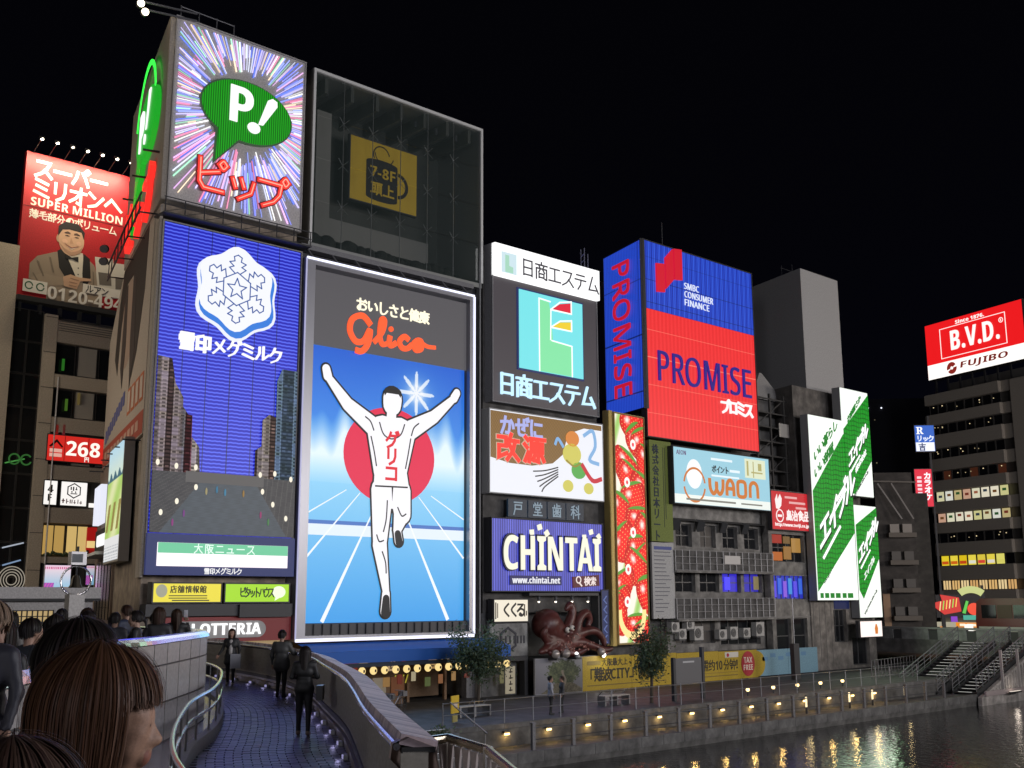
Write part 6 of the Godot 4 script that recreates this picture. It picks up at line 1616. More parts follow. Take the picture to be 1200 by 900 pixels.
	sheet_light(fs, 0.1, 0.1, 2.9, 13.4, 0.5, Color(1, 0.45, 0.4), 0.35)

func make_octopus() -> void:
	# alcove with the giant model octopus
	var al := thing("octopus_alcove", "dark lamp-lit alcove behind the giant model octopus", "alcove", Vector3(42.85, -1.2, -45.2))
	var dk := paint(0.06, 0.062, 0.065, 0.5, 0, 0.4)
	span(al, "back", Vector3(0, 0, -1.8), Vector3(5.5, 3.4, -1.6), dk)
	span(al, "floor", Vector3(0, -0.15, -1.8), Vector3(5.5, 0.0, 0.5), dk)
	span(al, "roof", Vector3(0, 3.3, -1.8), Vector3(5.5, 3.45, 0.2), dk)
	span(al, "side", Vector3(5.45, 0, -1.8), Vector3(5.6, 3.3, 0.2), dk)
	for k in 4:
		bar(al, "lamp_housing", Vector3(0.9 + k * 1.3, 3.0, 0.0), Vector3(0.9 + k * 1.3, 3.25, 0.0), 0.1, dk, 8)
		ball(al, "lamp_bulb", Vector3(0.9 + k * 1.3, 2.98, 0.0), 0.07, hexglow("fff4e0", 2.5))
		bulb_light(al, Vector3(0.9 + k * 1.3, 2.98, 0.0), Color(1, 0.95, 0.88), 0.08, 0.05)
	var o := thing("model_octopus", "giant glossy red model octopus sprawling in an alcove above the hoarding", "model", Vector3(42.85, -1.2, -44.7))
	var skin := paint(0.14, 0.036, 0.03, 0.4, 0, 0.8)
	var f := Blob.new()
	f.start(Vector3(-0.3, -0.1, -1.4), Vector3(5.9, 3.2, 1.1), 0.075, 0.12)
	var red := Color(1, 1, 1)
	f.bone(Vector3(1.3, 1.75, -0.3), Vector3(1.6, 1.55, -0.3), 0.85, 0.75, red)
	f.bone(Vector3(1.6, 1.5, -0.3), Vector3(2.4, 1.0, 0.0), 0.7, 0.4, red)
	f.bone(Vector3(2.3, 1.25, 0.35), Vector3(2.35, 1.3, 0.45), 0.2, 0.2, red)
	for arm in [["~2.2,0.9 2.7,1.7 3.0,2.4 2.8,2.75 2.5,2.5", 0.3, 0.0], ["~2.5,0.9 3.2,1.3 3.6,2.0 4.2,2.3 4.5,1.9 4.3,1.6", 0.32, -0.1], ["~2.6,0.8 3.6,1.2 4.6,1.3 5.2,0.9 5.3,0.5", 0.3, 0.2], ["~2.5,0.6 3.4,0.7 4.2,0.5 5.0,0.25 5.5,0.3", 0.3, 0.5], ["~2.2,0.6 2.4,0.2 2.9,0.15 3.3,0.35", 0.26, 0.6], ["~1.9,0.7 1.6,0.3 1.1,0.15 0.6,0.25", 0.28, 0.5], ["~1.7,0.8 1.1,0.6 0.5,0.35 0.15,0.3", 0.28, 0.3], ["~1.5,1.0 0.9,0.9 0.5,1.2 0.6,1.5", 0.24, 0.3]]:
		var pts: PackedVector2Array = read_strokes(arm[0])[0]
		for i in pts.size() - 1:
			var t0 := float(i) / pts.size()
			var t1 := float(i + 1) / pts.size()
			f.bone(Vector3(pts[i].x, pts[i].y + 0.05, arm[2] * t0 * 1.3), Vector3(pts[i + 1].x, pts[i + 1].y + 0.05, arm[2] * t1 * 1.3), arm[1] * (1.0 - 0.72 * t0), arm[1] * (1.0 - 0.72 * t1), red)
	hang(o, "body", f.mesh(false), skin)
	for k in 40:
		var aa := rng.randf() * TAU
		ball(o, "sucker", Vector3(2.6 + cos(aa) * rng.randf_range(0.3, 1.9), 0.35 + absf(sin(aa)) * rng.randf_range(0.0, 0.9), 0.62 + rng.randf() * 0.12), rng.randf_range(0.035, 0.06), paint(0.42, 0.2, 0.16, 0.4))
	for k in 2:
		var e := ball(o, "eye", Vector3(2.05 + 0.45 * k, 1.45 + 0.1 * k, 0.55 - 0.1 * k), 0.16, paint(0.75, 0.7, 0.6, 0.3))
		ball(e, "pupil", Vector3(0.02, 0, 0.11), 0.08, paint(0.01, 0.01, 0.01, 0.2))
	for k in 3:
		ball(o, "takoyaki_ball", Vector3(0.9 + k * 0.8 + (2.0 if k == 2 else 0.0), 0.22, 0.75), 0.24, paint(0.45, 0.4, 0.36, 0.3, 0.4))
	var sp := thing("alcove_spotlight", "very bright small white spotlight at the lower right corner of the octopus alcove", "spotlight", Vector3(47.9, -1.25, -44.3))
	bar(sp, "bracket", Vector3(0, 0, -0.4), Vector3(0, 0.05, 0), 0.03, dk, 6)
	bar(sp, "lamp_hood", Vector3(0, 0.05, -0.12), Vector3(0, 0.05, -0.02), 0.12, dk, 10)
	ball(sp, "lamp_bulb", Vector3(0, 0.06, 0.02), 0.11, hexglow("ffffff", 14.0))
	bulb_light(sp, Vector3(0, 0.06, 0.03), Color(1, 1, 0.98), 1.6, 0.08)
	for k in 2:
		var s2 := thing("uplight", ["round uplight under the octopus head", "round uplight under the middle arms of the octopus"][k], "spotlight", Vector3(43.9 + k * 1.5, -1.2, -43.95), 0, "uplights before the octopus")
		bar(s2, "lamp_housing", Vector3(0, 0, 0), Vector3(0, 0.16, 0), 0.14, paint(0.4, 0.4, 0.42, 0.3, 0.8), 10)
		ball(s2, "lamp_bulb", Vector3(0, 0.18, -0.03), 0.1, hexglow("ffffff", 3.0))
		bulb_light(s2, Vector3(0, 0.2, -0.05), Color(1, 0.97, 0.94), 0.1, 0.06)
		box(s2, "shelf", Vector3(0, -0.06, -0.3), Vector3(0.4, 0.1, 0.9), dk)

# ---------- smooth solid bodies: tapered bones joined by a smooth minimum, meshed as surface nets ----------
class Blob:
	var lo: Vector3
	var h: float
	var k: float
	var n: Vector3i
	var val: PackedFloat32Array
	var col: PackedInt32Array
	var colours: Array[Color] = []

	func start(from: Vector3, to: Vector3, cell: float, blend: float) -> void:
		lo = from
		h = cell
		k = blend
		n = Vector3i(((to - from) / cell).ceil()) + Vector3i.ONE
		val.resize(n.x * n.y * n.z)
		val.fill(9.0)
		col.resize(n.x * n.y * n.z)

	func tint(c: Color) -> int:
		var i := colours.find(c)
		if i < 0:
			colours.append(c)
			i = colours.size() - 1
		return i

	func bone(a: Vector3, b: Vector3, ra: float, rb: float, c: Color, flat := Vector3.ONE) -> void:   # flat: squash about the axes (larger = thinner)
		var ci := tint(c)
		var r := maxf(ra, rb) + h * 2.0 + k
		var p0 := Vector3i(((a.min(b) - Vector3.ONE * r - lo) / h).floor()).clamp(Vector3i.ZERO, n - Vector3i.ONE)
		var p1 := Vector3i(((a.max(b) + Vector3.ONE * r - lo) / h).ceil()).clamp(Vector3i.ZERO, n - Vector3i.ONE)
		var ab := (b - a) * flat
		var len2 := maxf(ab.length_squared(), 1e-9)
		for z in range(p0.z, p1.z + 1):
			for y in range(p0.y, p1.y + 1):
				var row := (z * n.y + y) * n.x
				for x in range(p0.x, p1.x + 1):
					var ap := (lo + Vector3(x, y, z) * h - a) * flat
					var t := clampf(ap.dot(ab) / len2, 0.0, 1.0)
					var d := (ap - ab * t).length() - ra - (rb - ra) * t
					var i := row + x
					var o := val[i]
					if d < o:
						col[i] = ci
					var m := maxf(k - absf(d - o), 0.0) / k
					val[i] = minf(d, o) - m * m * k * 0.25

	func carve(a: Vector3, b: Vector3, ra: float, rb: float) -> void:
		var ab := b - a
		var len2 := maxf(ab.length_squared(), 1e-9)
		for z in n.z:
			for y in n.y:
				var row := (z * n.y + y) * n.x
				for x in n.x:
					var ap := lo + Vector3(x, y, z) * h - a
					var t := clampf(ap.dot(ab) / len2, 0.0, 1.0)
					var d := (ap - ab * t).length() - ra - (rb - ra) * t
					val[row + x] = maxf(val[row + x], -d)

	func mesh(coloured := true) -> ArrayMesh:
		var vid := PackedInt32Array()
		vid.resize(val.size())
		vid.fill(-1)
		var verts := PackedVector3Array()
		var tints := PackedColorArray()
		var index := PackedInt32Array()
		var sx := 1
		var sy := n.x
		var sz := n.x * n.y
		var corner := [0, sx, sy, sx + sy, sz, sx + sz, sy + sz, sx + sy + sz]
		var edges := [[0, 1], [2, 3], [4, 5], [6, 7], [0, 2], [1, 3], [4, 6], [5, 7], [0, 4], [1, 5], [2, 6], [3, 7]]
		for z in n.z - 1:
			for y in n.y - 1:
				for x in n.x - 1:
					var i := z * sz + y * sy + x
					var s := 0
					for q in 8:
						if val[i + corner[q]] < 0.0:
							s |= 1 << q
					if s == 0 or s == 255:
						continue
					var sum := Vector3.ZERO
					var cnt := 0
					for e in edges:
						var v0 := val[i + corner[e[0]]]
						var v1 := val[i + corner[e[1]]]
						if (v0 < 0.0) != (v1 < 0.0):
							var t := v0 / (v0 - v1)
							var c0 := Vector3(e[0] & 1, (e[0] >> 1) & 1, e[0] >> 2)
							var c1 := Vector3(e[1] & 1, (e[1] >> 1) & 1, e[1] >> 2)
							sum += c0.lerp(c1, t)
							cnt += 1
					vid[i] = verts.size()
					verts.append(lo + (Vector3(x, y, z) + sum / cnt) * h)
					if coloured:
						var best := 0
						var bv := 9.0
						for q in 8:
							if val[i + corner[q]] < bv:
								bv = val[i + corner[q]]
								best = q
						tints.append(colours[col[i + corner[best]]])
		for z in range(1, n.z - 1):
			for y in range(1, n.y - 1):
				for x in range(1, n.x - 1):
					var i := z * sz + y * sy + x
					var inside := val[i] < 0.0
					for q in [[sx, sy, sz], [sy, sz, sx], [sz, sx, sy]]:
						if (val[i + q[0]] < 0.0) == inside:
							continue
						var a := vid[i]
						var b := vid[i - q[1]]
						var c := vid[i - q[1] - q[2]]
						var d := vid[i - q[2]]
						if a < 0 or b < 0 or c < 0 or d < 0:
							continue
						if inside:
							index.append_array([a, c, b, a, d, c])
						else:
							index.append_array([a, b, c, a, c, d])
		var norm := PackedVector3Array()
		norm.resize(verts.size())
		for i in range(0, index.size(), 3):
			var f := (verts[index[i + 2]] - verts[index[i]]).cross(verts[index[i + 1]] - verts[index[i]])
			for q in 3:
				norm[index[i + q]] += f
		for i in norm.size():
			norm[i] = norm[i].normalized()
		var arr := []
		arr.resize(Mesh.ARRAY_MAX)
		arr[Mesh.ARRAY_VERTEX] = verts
		arr[Mesh.ARRAY_NORMAL] = norm
		if coloured:
			arr[Mesh.ARRAY_COLOR] = tints
		arr[Mesh.ARRAY_INDEX] = index
		var m := ArrayMesh.new()
		if verts.size() and index.size():
			m.add_surface_from_arrays(Mesh.PRIMITIVE_TRIANGLES, arr)
		return m

# ---------- right half ----------
func build_promise_block() -> void:
	var dark := paint(0.03, 0.03, 0.033, 0.6)
	var conc := paint(0.3, 0.288, 0.268, 0.85, 0, 0.8)
	var pale := paint(0.34, 0.33, 0.31, 0.8, 0, 0.8)
	var s := STREET * 14.0
	var b := thing("apartment_block", "grey riverside block with gridded balcony rails under the red and blue sign", "building", Vector3(53.4, -3.1, -46.0))
	prism(b, "core", [Vector2(0.7, -0.6), Vector2(12.6, -0.6), Vector2(12.6 + s.x, s.z), Vector2(0.7 + s.x, s.z)], 0, 26.5, paint(0.12, 0.115, 0.11, 0.9, 0, 0.4))
	var holes := []
	for x in [3.3, 5.8, 8.2, 10.6]:
		holes.append([x, 8.3, x + 1.65, 9.75])
		holes.append([x - 0.2, 5.4, x + 1.85, 6.7])
	holes.append([3.0, 2.2, 7.0, 3.7])
	holes.append([7.6, 2.0, 12.0, 3.7])
	holed_wall(b, "wall", 2.2, 13.0, 1.7, 11.0, 0.0, holes, 0.5, conc)
	var frame := paint(0.1, 0.1, 0.1, 0.4, 0.4)
	var glass := paint(0.015, 0.016, 0.018, 0.08)
	var curtain := paint(0.1, 0.09, 0.08, 0.8)
	for k in holes.size():
		var g: Material = glass
		if k == 5:
			g = hexglow("3f36e0", 0.7)
		elif k == 7:
			g = hexglow("3a34d0", 0.6)
		elif k % 3 == 2:
			g = curtain
		window(b, holes[k], -0.28, frame, g, 2 if k < 8 else 4, 2, 0.07)
	# awning hoods over the upper windows
	for k in 4:
		var x: float = [3.3, 5.8, 8.2, 10.6][k]
		var st := begin()
		quad(st, Vector3(x - 0.35, 10.1, 0.0), Vector3(x + 2.0, 10.1, 0.0), Vector3(x + 1.7, 9.9, 0.55), Vector3(x - 0.05, 9.9, 0.55), Vector3(0, 0.94, 0.3))
		quad(st, Vector3(x - 0.35, 9.3, 0.02), Vector3(x - 0.35, 10.1, 0.0), Vector3(x - 0.05, 9.9, 0.55), Vector3(x - 0.05, 9.3, 0.3), Vector3(-0.9, 0, 0.4))
		quad(st, Vector3(x + 2.0, 9.3, 0.02), Vector3(x + 2.0, 10.1, 0.0), Vector3(x + 1.7, 9.9, 0.55), Vector3(x + 1.7, 9.3, 0.3), Vector3(0.9, 0, 0.4))
		hang(b, "window_hood", st.commit(), paint(0.07, 0.07, 0.07, 0.6))
	# two gridded balcony railings
	var steel := paint(0.42, 0.41, 0.4, 0.5, 0.4)
	for y0 in [6.75, 3.75]:
		for i in 16:
			bar(b, "rail_post", Vector3(2.3 + i * 0.7, y0, 0.75), Vector3(2.3 + i * 0.7, y0 + 1.3, 0.75), 0.028, steel, 4)
		for j in 4:
			bar(b, "rail_bar", Vector3(2.3, y0 + 0.03 + j * 0.42, 0.75), Vector3(12.8, y0 + 0.03 + j * 0.42, 0.75), 0.024, steel, 4)
		span(b, "balcony_slab", Vector3(2.3, y0 - 0.12, 0.0), Vector3(12.8, y0, 0.85), conc)
		span(b, "rail_panel", Vector3(2.3, y0 + 0.05, 0.6), Vector3(12.8, y0 + 1.25, 0.63), paint(0.13, 0.125, 0.12, 0.8, 0, 0.8))
	box(b, "notice_board", Vector3(8.1, 7.5, 0.8), Vector3(1.7, 0.55, 0.05), paint(0.55, 0.53, 0.5, 0.7))
	box(b, "blue_window_light", Vector3(8.75, 6.0, -0.18), Vector3(0.6, 0.85, 0.05), hexglow("4a44ff", 1.0))
	box(b, "yellow_window_light", Vector3(12.0, 6.05, -0.18), Vector3(0.55, 0.9, 0.05), hexglow("a89868", 0.5))
	span(b, "ground_wall", Vector3(2.2, 0, -0.5), Vector3(13.0, 1.7, 0.05), dark)
	var acs := 0
	for e in [[55.8, -0.1, 0.75, 0.6], [56.5, -0.55, 0.7, 0.62], [57.3, 0.05, 0.75, 0.55], [58.1, -0.65, 0.9, 0.85], [60.6, -0.65, 0.8, 0.6], [61.8, -0.65, 0.8, 0.75], [63.2, -0.6, 0.75, 0.6], [64.7, -0.55, 0.9, 0.9]]:
		ac_unit(Vector3(e[0], e[1], -45.7), e[2], e[3], ["white air conditioner nearest the white vertical notice", "small low air conditioner left of the large fan unit", "upper air conditioner above the large fan unit", "largest air conditioner with round fan, mid wall", "dim air conditioner in the shaded middle of the wall", "air conditioner below the blue-lit windows", "air conditioner left of the end unit", "rightmost big air conditioner of the row"][acs])
		acs += 1
	# red and blue sign
	var redtex := picture(512, 256, func(u: float, v: float) -> Color:
		var st := 0.5 + 0.3 * sin(u * TAU * 90.0) + 0.2 * sin(u * TAU * 31.0 + 1.0)
		var c := Color(0.88, 0.13, 0.14).lerp(Color(1.0, 0.24, 0.25), st)
		if fposmod(v * 4.6 + 0.25, 1.0) < 0.02:
			c = Color(1.0, 0.5, 0.42)
		return c)
	var bluetex := picture(512, 256, func(u: float, v: float) -> Color:
		var st := 0.5 + 0.3 * sin(u * TAU * 64.0 + sin(u * 40.0)) + 0.2 * sin(u * TAU * 23.0 + v * 2.0)
		var c := Color(0.06, 0.14, 0.6).lerp(Color(0.26, 0.46, 0.98), st * 0.8)
		if fposmod(v * 3.0 + 0.3, 1.0) < 0.02:
			c = c.darkened(0.5)
		return c)
	var p := sign_box("loan_company_sign", "huge red and blue corner sign with navy capital letters", Vector3(53.0, 11.78, -45.0), 0, 11.85, 12.82, 0.4, null, dark)
	screen(p, "red_sign_face", 0.06, 0.06, 11.73, 8.2, 0.0, lit_print(redtex, 1.0))
	screen(p, "blue_sign_face", 0.06, 8.28, 11.73, 4.48, 0.0, lit_print(bluetex, 1.0))
	var navy := hexglow("241a86", 0.9)
	fit_latin(p, "letters", "PROMISE", 1.2, 11.1, 3.7, 1.95, 0.02, navy, font_sans, 0.1)
	kana(p, "lettering", "プロミス", Vector2(7.6, 2.35), 0.95, 1.5, 0.02, hexglow("fff0f0", 1.1), 0.1, 0.92)
	for k in 3:
		var x0 := 1.25 + k * 0.92
		var y0: float = 9.5 + [0.0, 0.35, 1.15][k]
		var hh: float = [1.9, 2.1, 2.1][k]
		cutout(p, "flag_mark", [[Vector2(x0, y0), Vector2(x0 + 0.8, y0 + (0.1 if k != 1 else 0.75)), Vector2(x0 + 0.8, y0 + hh + (0.1 if k != 1 else 0.75)), Vector2(x0, y0 + hh)]], 0.02, 0.12, hexglow("d0142c", 1.0))
	for k in 3:
		fit_latin(p, "small_lettering", ["SMBC", "CONSUMER", "FINANCE"][k], 4.15, [5.7, 7.2, 6.75][k], 10.25 - k * 0.56, 0.42, 0.02, hexglow("e4ecff", 1.0), font_sans, 0.04)
	sheet_light(p, 0.2, 0.2, 11.4, 8.0, 0.7, Color(1, 0.12, 0.12), 0.3)
	sheet_light(p, 0.2, 8.4, 11.4, 4.2, 0.7, Color(0.2, 0.35, 1.0), 0.3)
	var q := sign_box("loan_company_side_sign", "blue side of the corner sign with red letters running down it", Vector3(52.88, 13.55, -44.98) + STREET * 4.7, TURN, 4.68, 11.03, 0.3, null, dark)
	screen(q, "blue_sign_face", 0.05, 0.05, 4.55, 10.9, 0.0, lit_print(bluetex, 0.95))
	var pr := fit_latin(q, "letters", "PROMISE", 0, 8.9, 0, 2.0, 0, hexglow("c01830", 1.0), font_sans, 0.12)
	pr.transform = Transform3D(Basis(Vector3(0, 0, 1), -PI / 2), Vector3(1.35, 10.0, 0.05)) * pr.transform
	sheet_light(q, 0.1, 0.1, 4.4, 10.8, 0.6, Color(0.2, 0.32, 1.0), 0.3)
	# vertical company banner and tenant board
	var ban := thing("green_company_banner", "olive green vertical banner with dark characters beside the fruit screen", "banner", Vector3(53.65, 5.4, -45.4))
	span(ban, "panel", Vector3(0, 0, -0.15), Vector3(2.1, 6.3, 0), paint(0.2, 0.25, 0.05, 0.7, 0, 0.4))
	kana(ban, "lettering", "株式会社日本リート", Vector2(0.25, 5.45), 0.6, 1.2, 0.0, paint(0.02, 0.03, 0.05, 0.7), 0.02, 1.12, 1.0, true)
	cutout(ban, "small_print", [rect(1.25, 0.9, 1.3, 5.9), rect(1.42, 1.4, 1.47, 5.9)], 0.0, 0.01, paint(0.05, 0.06, 0.03, 0.7))
	var ten := thing("tenant_board", "pale vertical board of small print lines under the green banner", "sign", Vector3(53.62, 0.72, -45.4))
	span(ten, "panel", Vector3(0, 0, -0.15), Vector3(2.1, 4.62, 0), paint(0.5, 0.5, 0.49, 0.7, 0, 0.4))
	var rows := []
	for k in 16:
		rows.append(rect(0.2, 4.0 - k * 0.24, rng.randf_range(0.9, 1.9), 4.06 - k * 0.24))
	cutout(ten, "heading_print", [rect(0.2, 4.18, 1.9, 4.38)], 0.0, 0.008, paint(0.1, 0.12, 0.3))
	for rr in rows:
		cutout(ten, "print_line", [rr], 0.0, 0.006, paint(0.16, 0.16, 0.18))
	# e-money sign
	var w := sign_box("electronic_money_sign", "pale blue lit sign with orange rounded lettering under the red sign", Vector3(55.4, 7.78, -45.0), 0, 10.45, 3.66, 0.5, hexglow("9fd4e6", 0.92), dark)
	box(w, "white_band", Vector3(5.2, 0.36, 0.04), Vector3(10.3, 0.56, 0.02), hexglow("eef4ee", 1.0))
	var or_ := hexglow("d0762c", 0.95)
	var word := []
	for l in ["~3.75,2.0 3.8,1.3 4.1,0.95 4.4,1.3 4.4,1.8", "~4.4,1.8 4.4,1.3 4.7,0.95 5.0,1.3 5.05,2.0", "~5.4,0.9 5.45,1.7 5.75,2.0 6.05,1.7 6.1,0.9", "5.45,1.4 6.05,1.4", "~6.5,1.45 6.55,1.0 6.9,0.9 7.25,1.0 7.3,1.45", "~7.3,1.45 7.25,1.9 6.9,2.0 6.55,1.9 6.5,1.45", "~7.75,0.9 7.8,1.75 8.15,2.0 8.5,1.75 8.55,0.9"]:
		for line in read_strokes(l):
			for poly in Geometry2D.offset_polyline(line, 0.13, Geometry2D.JOIN_ROUND, Geometry2D.END_ROUND):
				if not Geometry2D.is_polygon_clockwise(poly):
					word.append(poly)
	for k in word.size():
		var moved := PackedVector2Array()
		for v: Vector2 in word[k]:
			moved.append(Vector2(3.5 + (v.x - 3.6) * 1.1, v.y * 0.95 - 0.05))
		word[k] = moved
	cutout(w, "brand_lettering", word, 0.035, 0.03, or_)
	fit_latin(w, "store_name", "AEON", 0.35, 1.3, 3.15, 0.28, 0.035, hexglow("7a3a78", 0.6), font_sans, 0.02)
	kana(w, "caption", "ポイント", Vector2(3.95, 2.25), 0.46, 1.2, 0.035, hexglow("3a3a40", 0.3), 0.02)
	cutout(w, "caption_lines", [rect(3.9, 3.05, 6.2, 3.2), rect(5.9, 2.38, 7.0, 2.55), rect(3.9, 1.98, 6.9, 2.1)], 0.035, 0.01, hexglow("e6f4fa", 1.0))
	cutout(w, "map_picture", [rect(7.6, 2.15, 9.95, 3.45)], 0.035, 0.01, hexglow("dfe6c8", 1.0))
	cutout(w, "map_lines", [rect(7.8, 2.3, 8.0, 3.3), rect(8.3, 2.5, 9.6, 2.6), rect(8.5, 2.2, 8.6, 3.3), rect(9.1, 2.7, 9.5, 3.2)], 0.047, 0.005, hexglow("b8b070", 0.9))
	cutout(w, "ring_mark", [ring_arc(Vector2(2.1, 1.3), 1.0, 1.14, 0.15, 3.0, 18), ring_arc(Vector2(2.1, 1.3), 1.0, 1.14, 3.3, 6.1, 18)], 0.035, 0.02, or_)
	cutout(w, "white_disc", [oval(Vector2(2.1, 2.0), 0.8, 0.95, 24)], 0.036, 0.015, hexglow("f6f8fa", 1.0))
	cutout(w, "footer_lines", [rect(1.2, 0.3, 6.4, 0.42), rect(7.0, 0.3, 9.4, 0.4)], 0.052, 0.005, hexglow("9a9a90", 0.6))
	sheet_light(w, 0.2, 0.2, 10.0, 3.2, 0.5, Color(0.7, 0.92, 1.0), 0.25)
	var anten := thing("roof_antenna", "thin rooftop antenna mast above the red and blue sign", "antenna", Vector3(57.5, 24.0, -47))
	bar(anten, "mast", Vector3.ZERO, Vector3(0, 3.2, 0), 0.04, dark, 6)

func build_right_block() -> void:
	var dark := paint(0.03, 0.03, 0.033, 0.6)
	var conc := paint(0.3, 0.285, 0.26, 0.85, 0, 0.8)
	var frame := paint(0.12, 0.12, 0.12, 0.4, 0.4)
	var glass := paint(0.015, 0.016, 0.018, 0.08)
	var s := STREET * 12.0
	var b := thing("food_company_building", "pale narrow building with red food company sign and blue-lit windows", "building", Vector3(65.9, -3.1, -45.4))
	prism(b, "core", [Vector2(0, -0.6), Vector2(4.7, -0.6), Vector2(4.7 + s.x, s.z), Vector2(s.x, s.z)], 0, 12.4, conc)
	var holes := [[0.5, 7.5, 4.4, 9.5], [0.5, 4.95, 4.4, 6.65], [0.55, 1.3, 2.3, 3.65], [2.5, 1.3, 4.3, 3.65]]
	holed_wall(b, "wall", 0.1, 4.7, 0.0, 12.5, 0.0, holes, 0.5, conc)
	var w0 := window(b, holes[0], -0.25, frame, glass, 4, 2)
	var w1 := window(b, holes[1], -0.25, frame, hexglow("2c38c8", 0.75), 7, 1)
	window(b, holes[2], -0.25, frame, glass, 1, 2)
	window(b, holes[3], -0.25, frame, glass, 1, 2)
	for e in [[0.6, 8.8, 1.9, 9.4, "b02a18"], [0.6, 7.6, 1.9, 8.2, "c86a20"], [2.1, 7.7, 3.0, 8.6, "a87838"], [3.1, 8.2, 4.2, 9.2, "c09048"], [2.1, 8.8, 2.9, 9.3, "806030"]]:
		span(w0, "lit_poster_sign", Vector3(e[0], e[1], -0.2), Vector3(e[2], e[3], -0.16), hexglow(e[4], 0.7))
	for k in 6:
		span(w1, "light_panel", Vector3(0.6 + k * 0.63, 5.1 + 0.2 * (k % 2), -0.2), Vector3(1.0 + k * 0.63, 6.2 + 0.2 * (k % 2), -0.17), hexglow(["5a4ae8", "3a6ae0", "8a5ae0", "4090e0"][k % 4], 0.9))
	for k in 5:
		box(b, "string_course", Vector3(2.35, 0.9 + k * 2.85, 0.02), Vector3(4.7, 0.08, 0.06), paint(0.2, 0.19, 0.18))
	var t := sign_box("food_company_sign", "red lit sign with white bird emblem and white lettering above the blue-lit windows", Vector3(65.85, 6.55, -45.0), 0, 4.85, 2.75, 0.3, hexglow("c8202a", 0.95), dark)
	var wh := hexglow("fff0ee", 1.0)
	cutout(t, "bird_mark", [[Vector2(0.6, 1.5), Vector2(0.5, 2.1), Vector2(0.75, 2.5), Vector2(0.8, 2.1), Vector2(1.1, 2.5), Vector2(1.3, 2.2), Vector2(1.2, 1.7), Vector2(0.9, 1.45)]], 0.035, 0.02, wh)
	cutout(t, "oval_mark", [ring_arc(Vector2(1.0, 1.0), 0.38, 0.46, 0, 6.2, 20), rect(0.75, 0.92, 1.25, 1.08)], 0.035, 0.02, wh)
	kana(t, "lettering", "鳥治食品", Vector2(1.75, 0.72), 0.72, 1.3, 0.035, wh, 0.02)
	fit_latin(t, "web_address", "http://www.toriji.co.jp", 0.4, 4.5, 0.22, 0.3, 0.035, wh, null, 0.02)
	cutout(t, "small_print", [rect(1.7, 2.25, 3.2, 2.4), rect(2.2, 1.9, 4.2, 2.05), rect(3.0, 1.55, 4.3, 1.7)], 0.035, 0.01, hexglow("f0b0b0", 0.9))
	sheet_light(t, 0.1, 0.1, 4.6, 2.5, 0.4, Color(1, 0.25, 0.25), 0.25)
	# bare sign scaffold above
	var sc := thing("bare_sign_scaffold", "dark empty steel sign scaffold with a small notice, right of the red sign", "scaffold", Vector3(66.6, 9.4, -46.6))
	var iron := paint(0.05, 0.048, 0.046, 0.7, 0.3)
	for i in 4:
		for z in [0.0, -1.6]:
			beam(sc, "upright", Vector3(0.3 + i * 1.75, 0, z), Vector3(0.3 + i * 1.75, 7.2, z), 0.14, 0.14, iron)
	for j in 7:
		beam(sc, "ledger", Vector3(0.2, 0.5 + j * 1.05, 0), Vector3(5.8, 0.5 + j * 1.05, 0), 0.1, 0.1, iron)
	for j in 6:
		for i in 3:
			if (i + j) % 2 == 0:
				beam(sc, "brace", Vector3(0.3 + i * 1.75, 0.5 + j * 1.05, -0.1), Vector3(2.05 + i * 1.75, 1.55 + j * 1.05, -0.1), 0.07, 0.07, iron)
	span(sc, "rear_sheet", Vector3(0.2, 0, -1.9), Vector3(5.8, 6.8, -1.75), paint(0.13, 0.125, 0.12, 0.8, 0, 0.8))
	box(sc, "notice", Vector3(3.9, 4.6, 0.12), Vector3(1.9, 1.0, 0.05), paint(0.5, 0.47, 0.42, 0.7))
	for k in 6:
		box(sc, "walkway_board", Vector3(3.0, 0.55 + k * 1.05, -0.8), Vector3(5.4, 0.05, 1.2), iron)
	var gable := thing("roof_gable", "pale pointed gable roof rising behind the bare scaffold", "roof", Vector3(68.0, 16.4, -47.6))
	var gs := begin()
	quad(gs, Vector3(0.0, 0, 0), Vector3(4.2, 0, 0), Vector3(1.9, 2.1, -0.4), Vector3(1.6, 2.1, -0.4), Vector3(0, 0.2, 1))
	quad(gs, Vector3(0.0, 0, 0), Vector3(1.6, 2.1, -0.4), Vector3(1.9, 2.1, -4), Vector3(0, 0, -4), Vector3(-1, 0.5, 0))
	quad(gs, Vector3(4.2, 0, 0), Vector3(1.9, 2.1, -0.4), Vector3(1.9, 2.1, -4), Vector3(4.2, 0, -4), Vector3(1, 0.5, 0))
	hang(gable, "slope", gs.commit(), paint(0.32, 0.31, 0.3, 0.8, 0, 0.4))
	span(gable, "wall", Vector3(-0.5, -7, -4), Vector3(4.8, 0, -0.3), paint(0.15, 0.145, 0.14, 0.9))
	# blank grey rooftop board
	var tw := thing("blank_roof_board", "blank grey box-shaped billboard on the roof above the green and white sign", "billboard", Vector3(74.3, 15.9, -47.0))
	var s2 := STREET * 5.95
	prism(tw, "casing", [Vector2(0, 0), Vector2(5.4, 0), Vector2(5.4 + s2.x, s2.z), Vector2(s2.x, s2.z)], 0, 11.45, paint(0.46, 0.455, 0.45, 0.8, 0, 0.4))
	span(tw, "bottom_rim", Vector3(0, -0.25, 0.0), Vector3(5.4, -0.02, 0.1), dark)
	for k in 4:
		bar(tw, "roof_aerial", Vector3(0.5 + k * 1.5, 11.45, -2), Vector3(0.5 + k * 1.5, 12.2 + 0.4 * (k % 2), -2), 0.03, dark, 5)
	bar(tw, "roof_rail", Vector3(0.4, 12.0, -2), Vector3(6.4, 12.0, -2), 0.03, dark, 5)
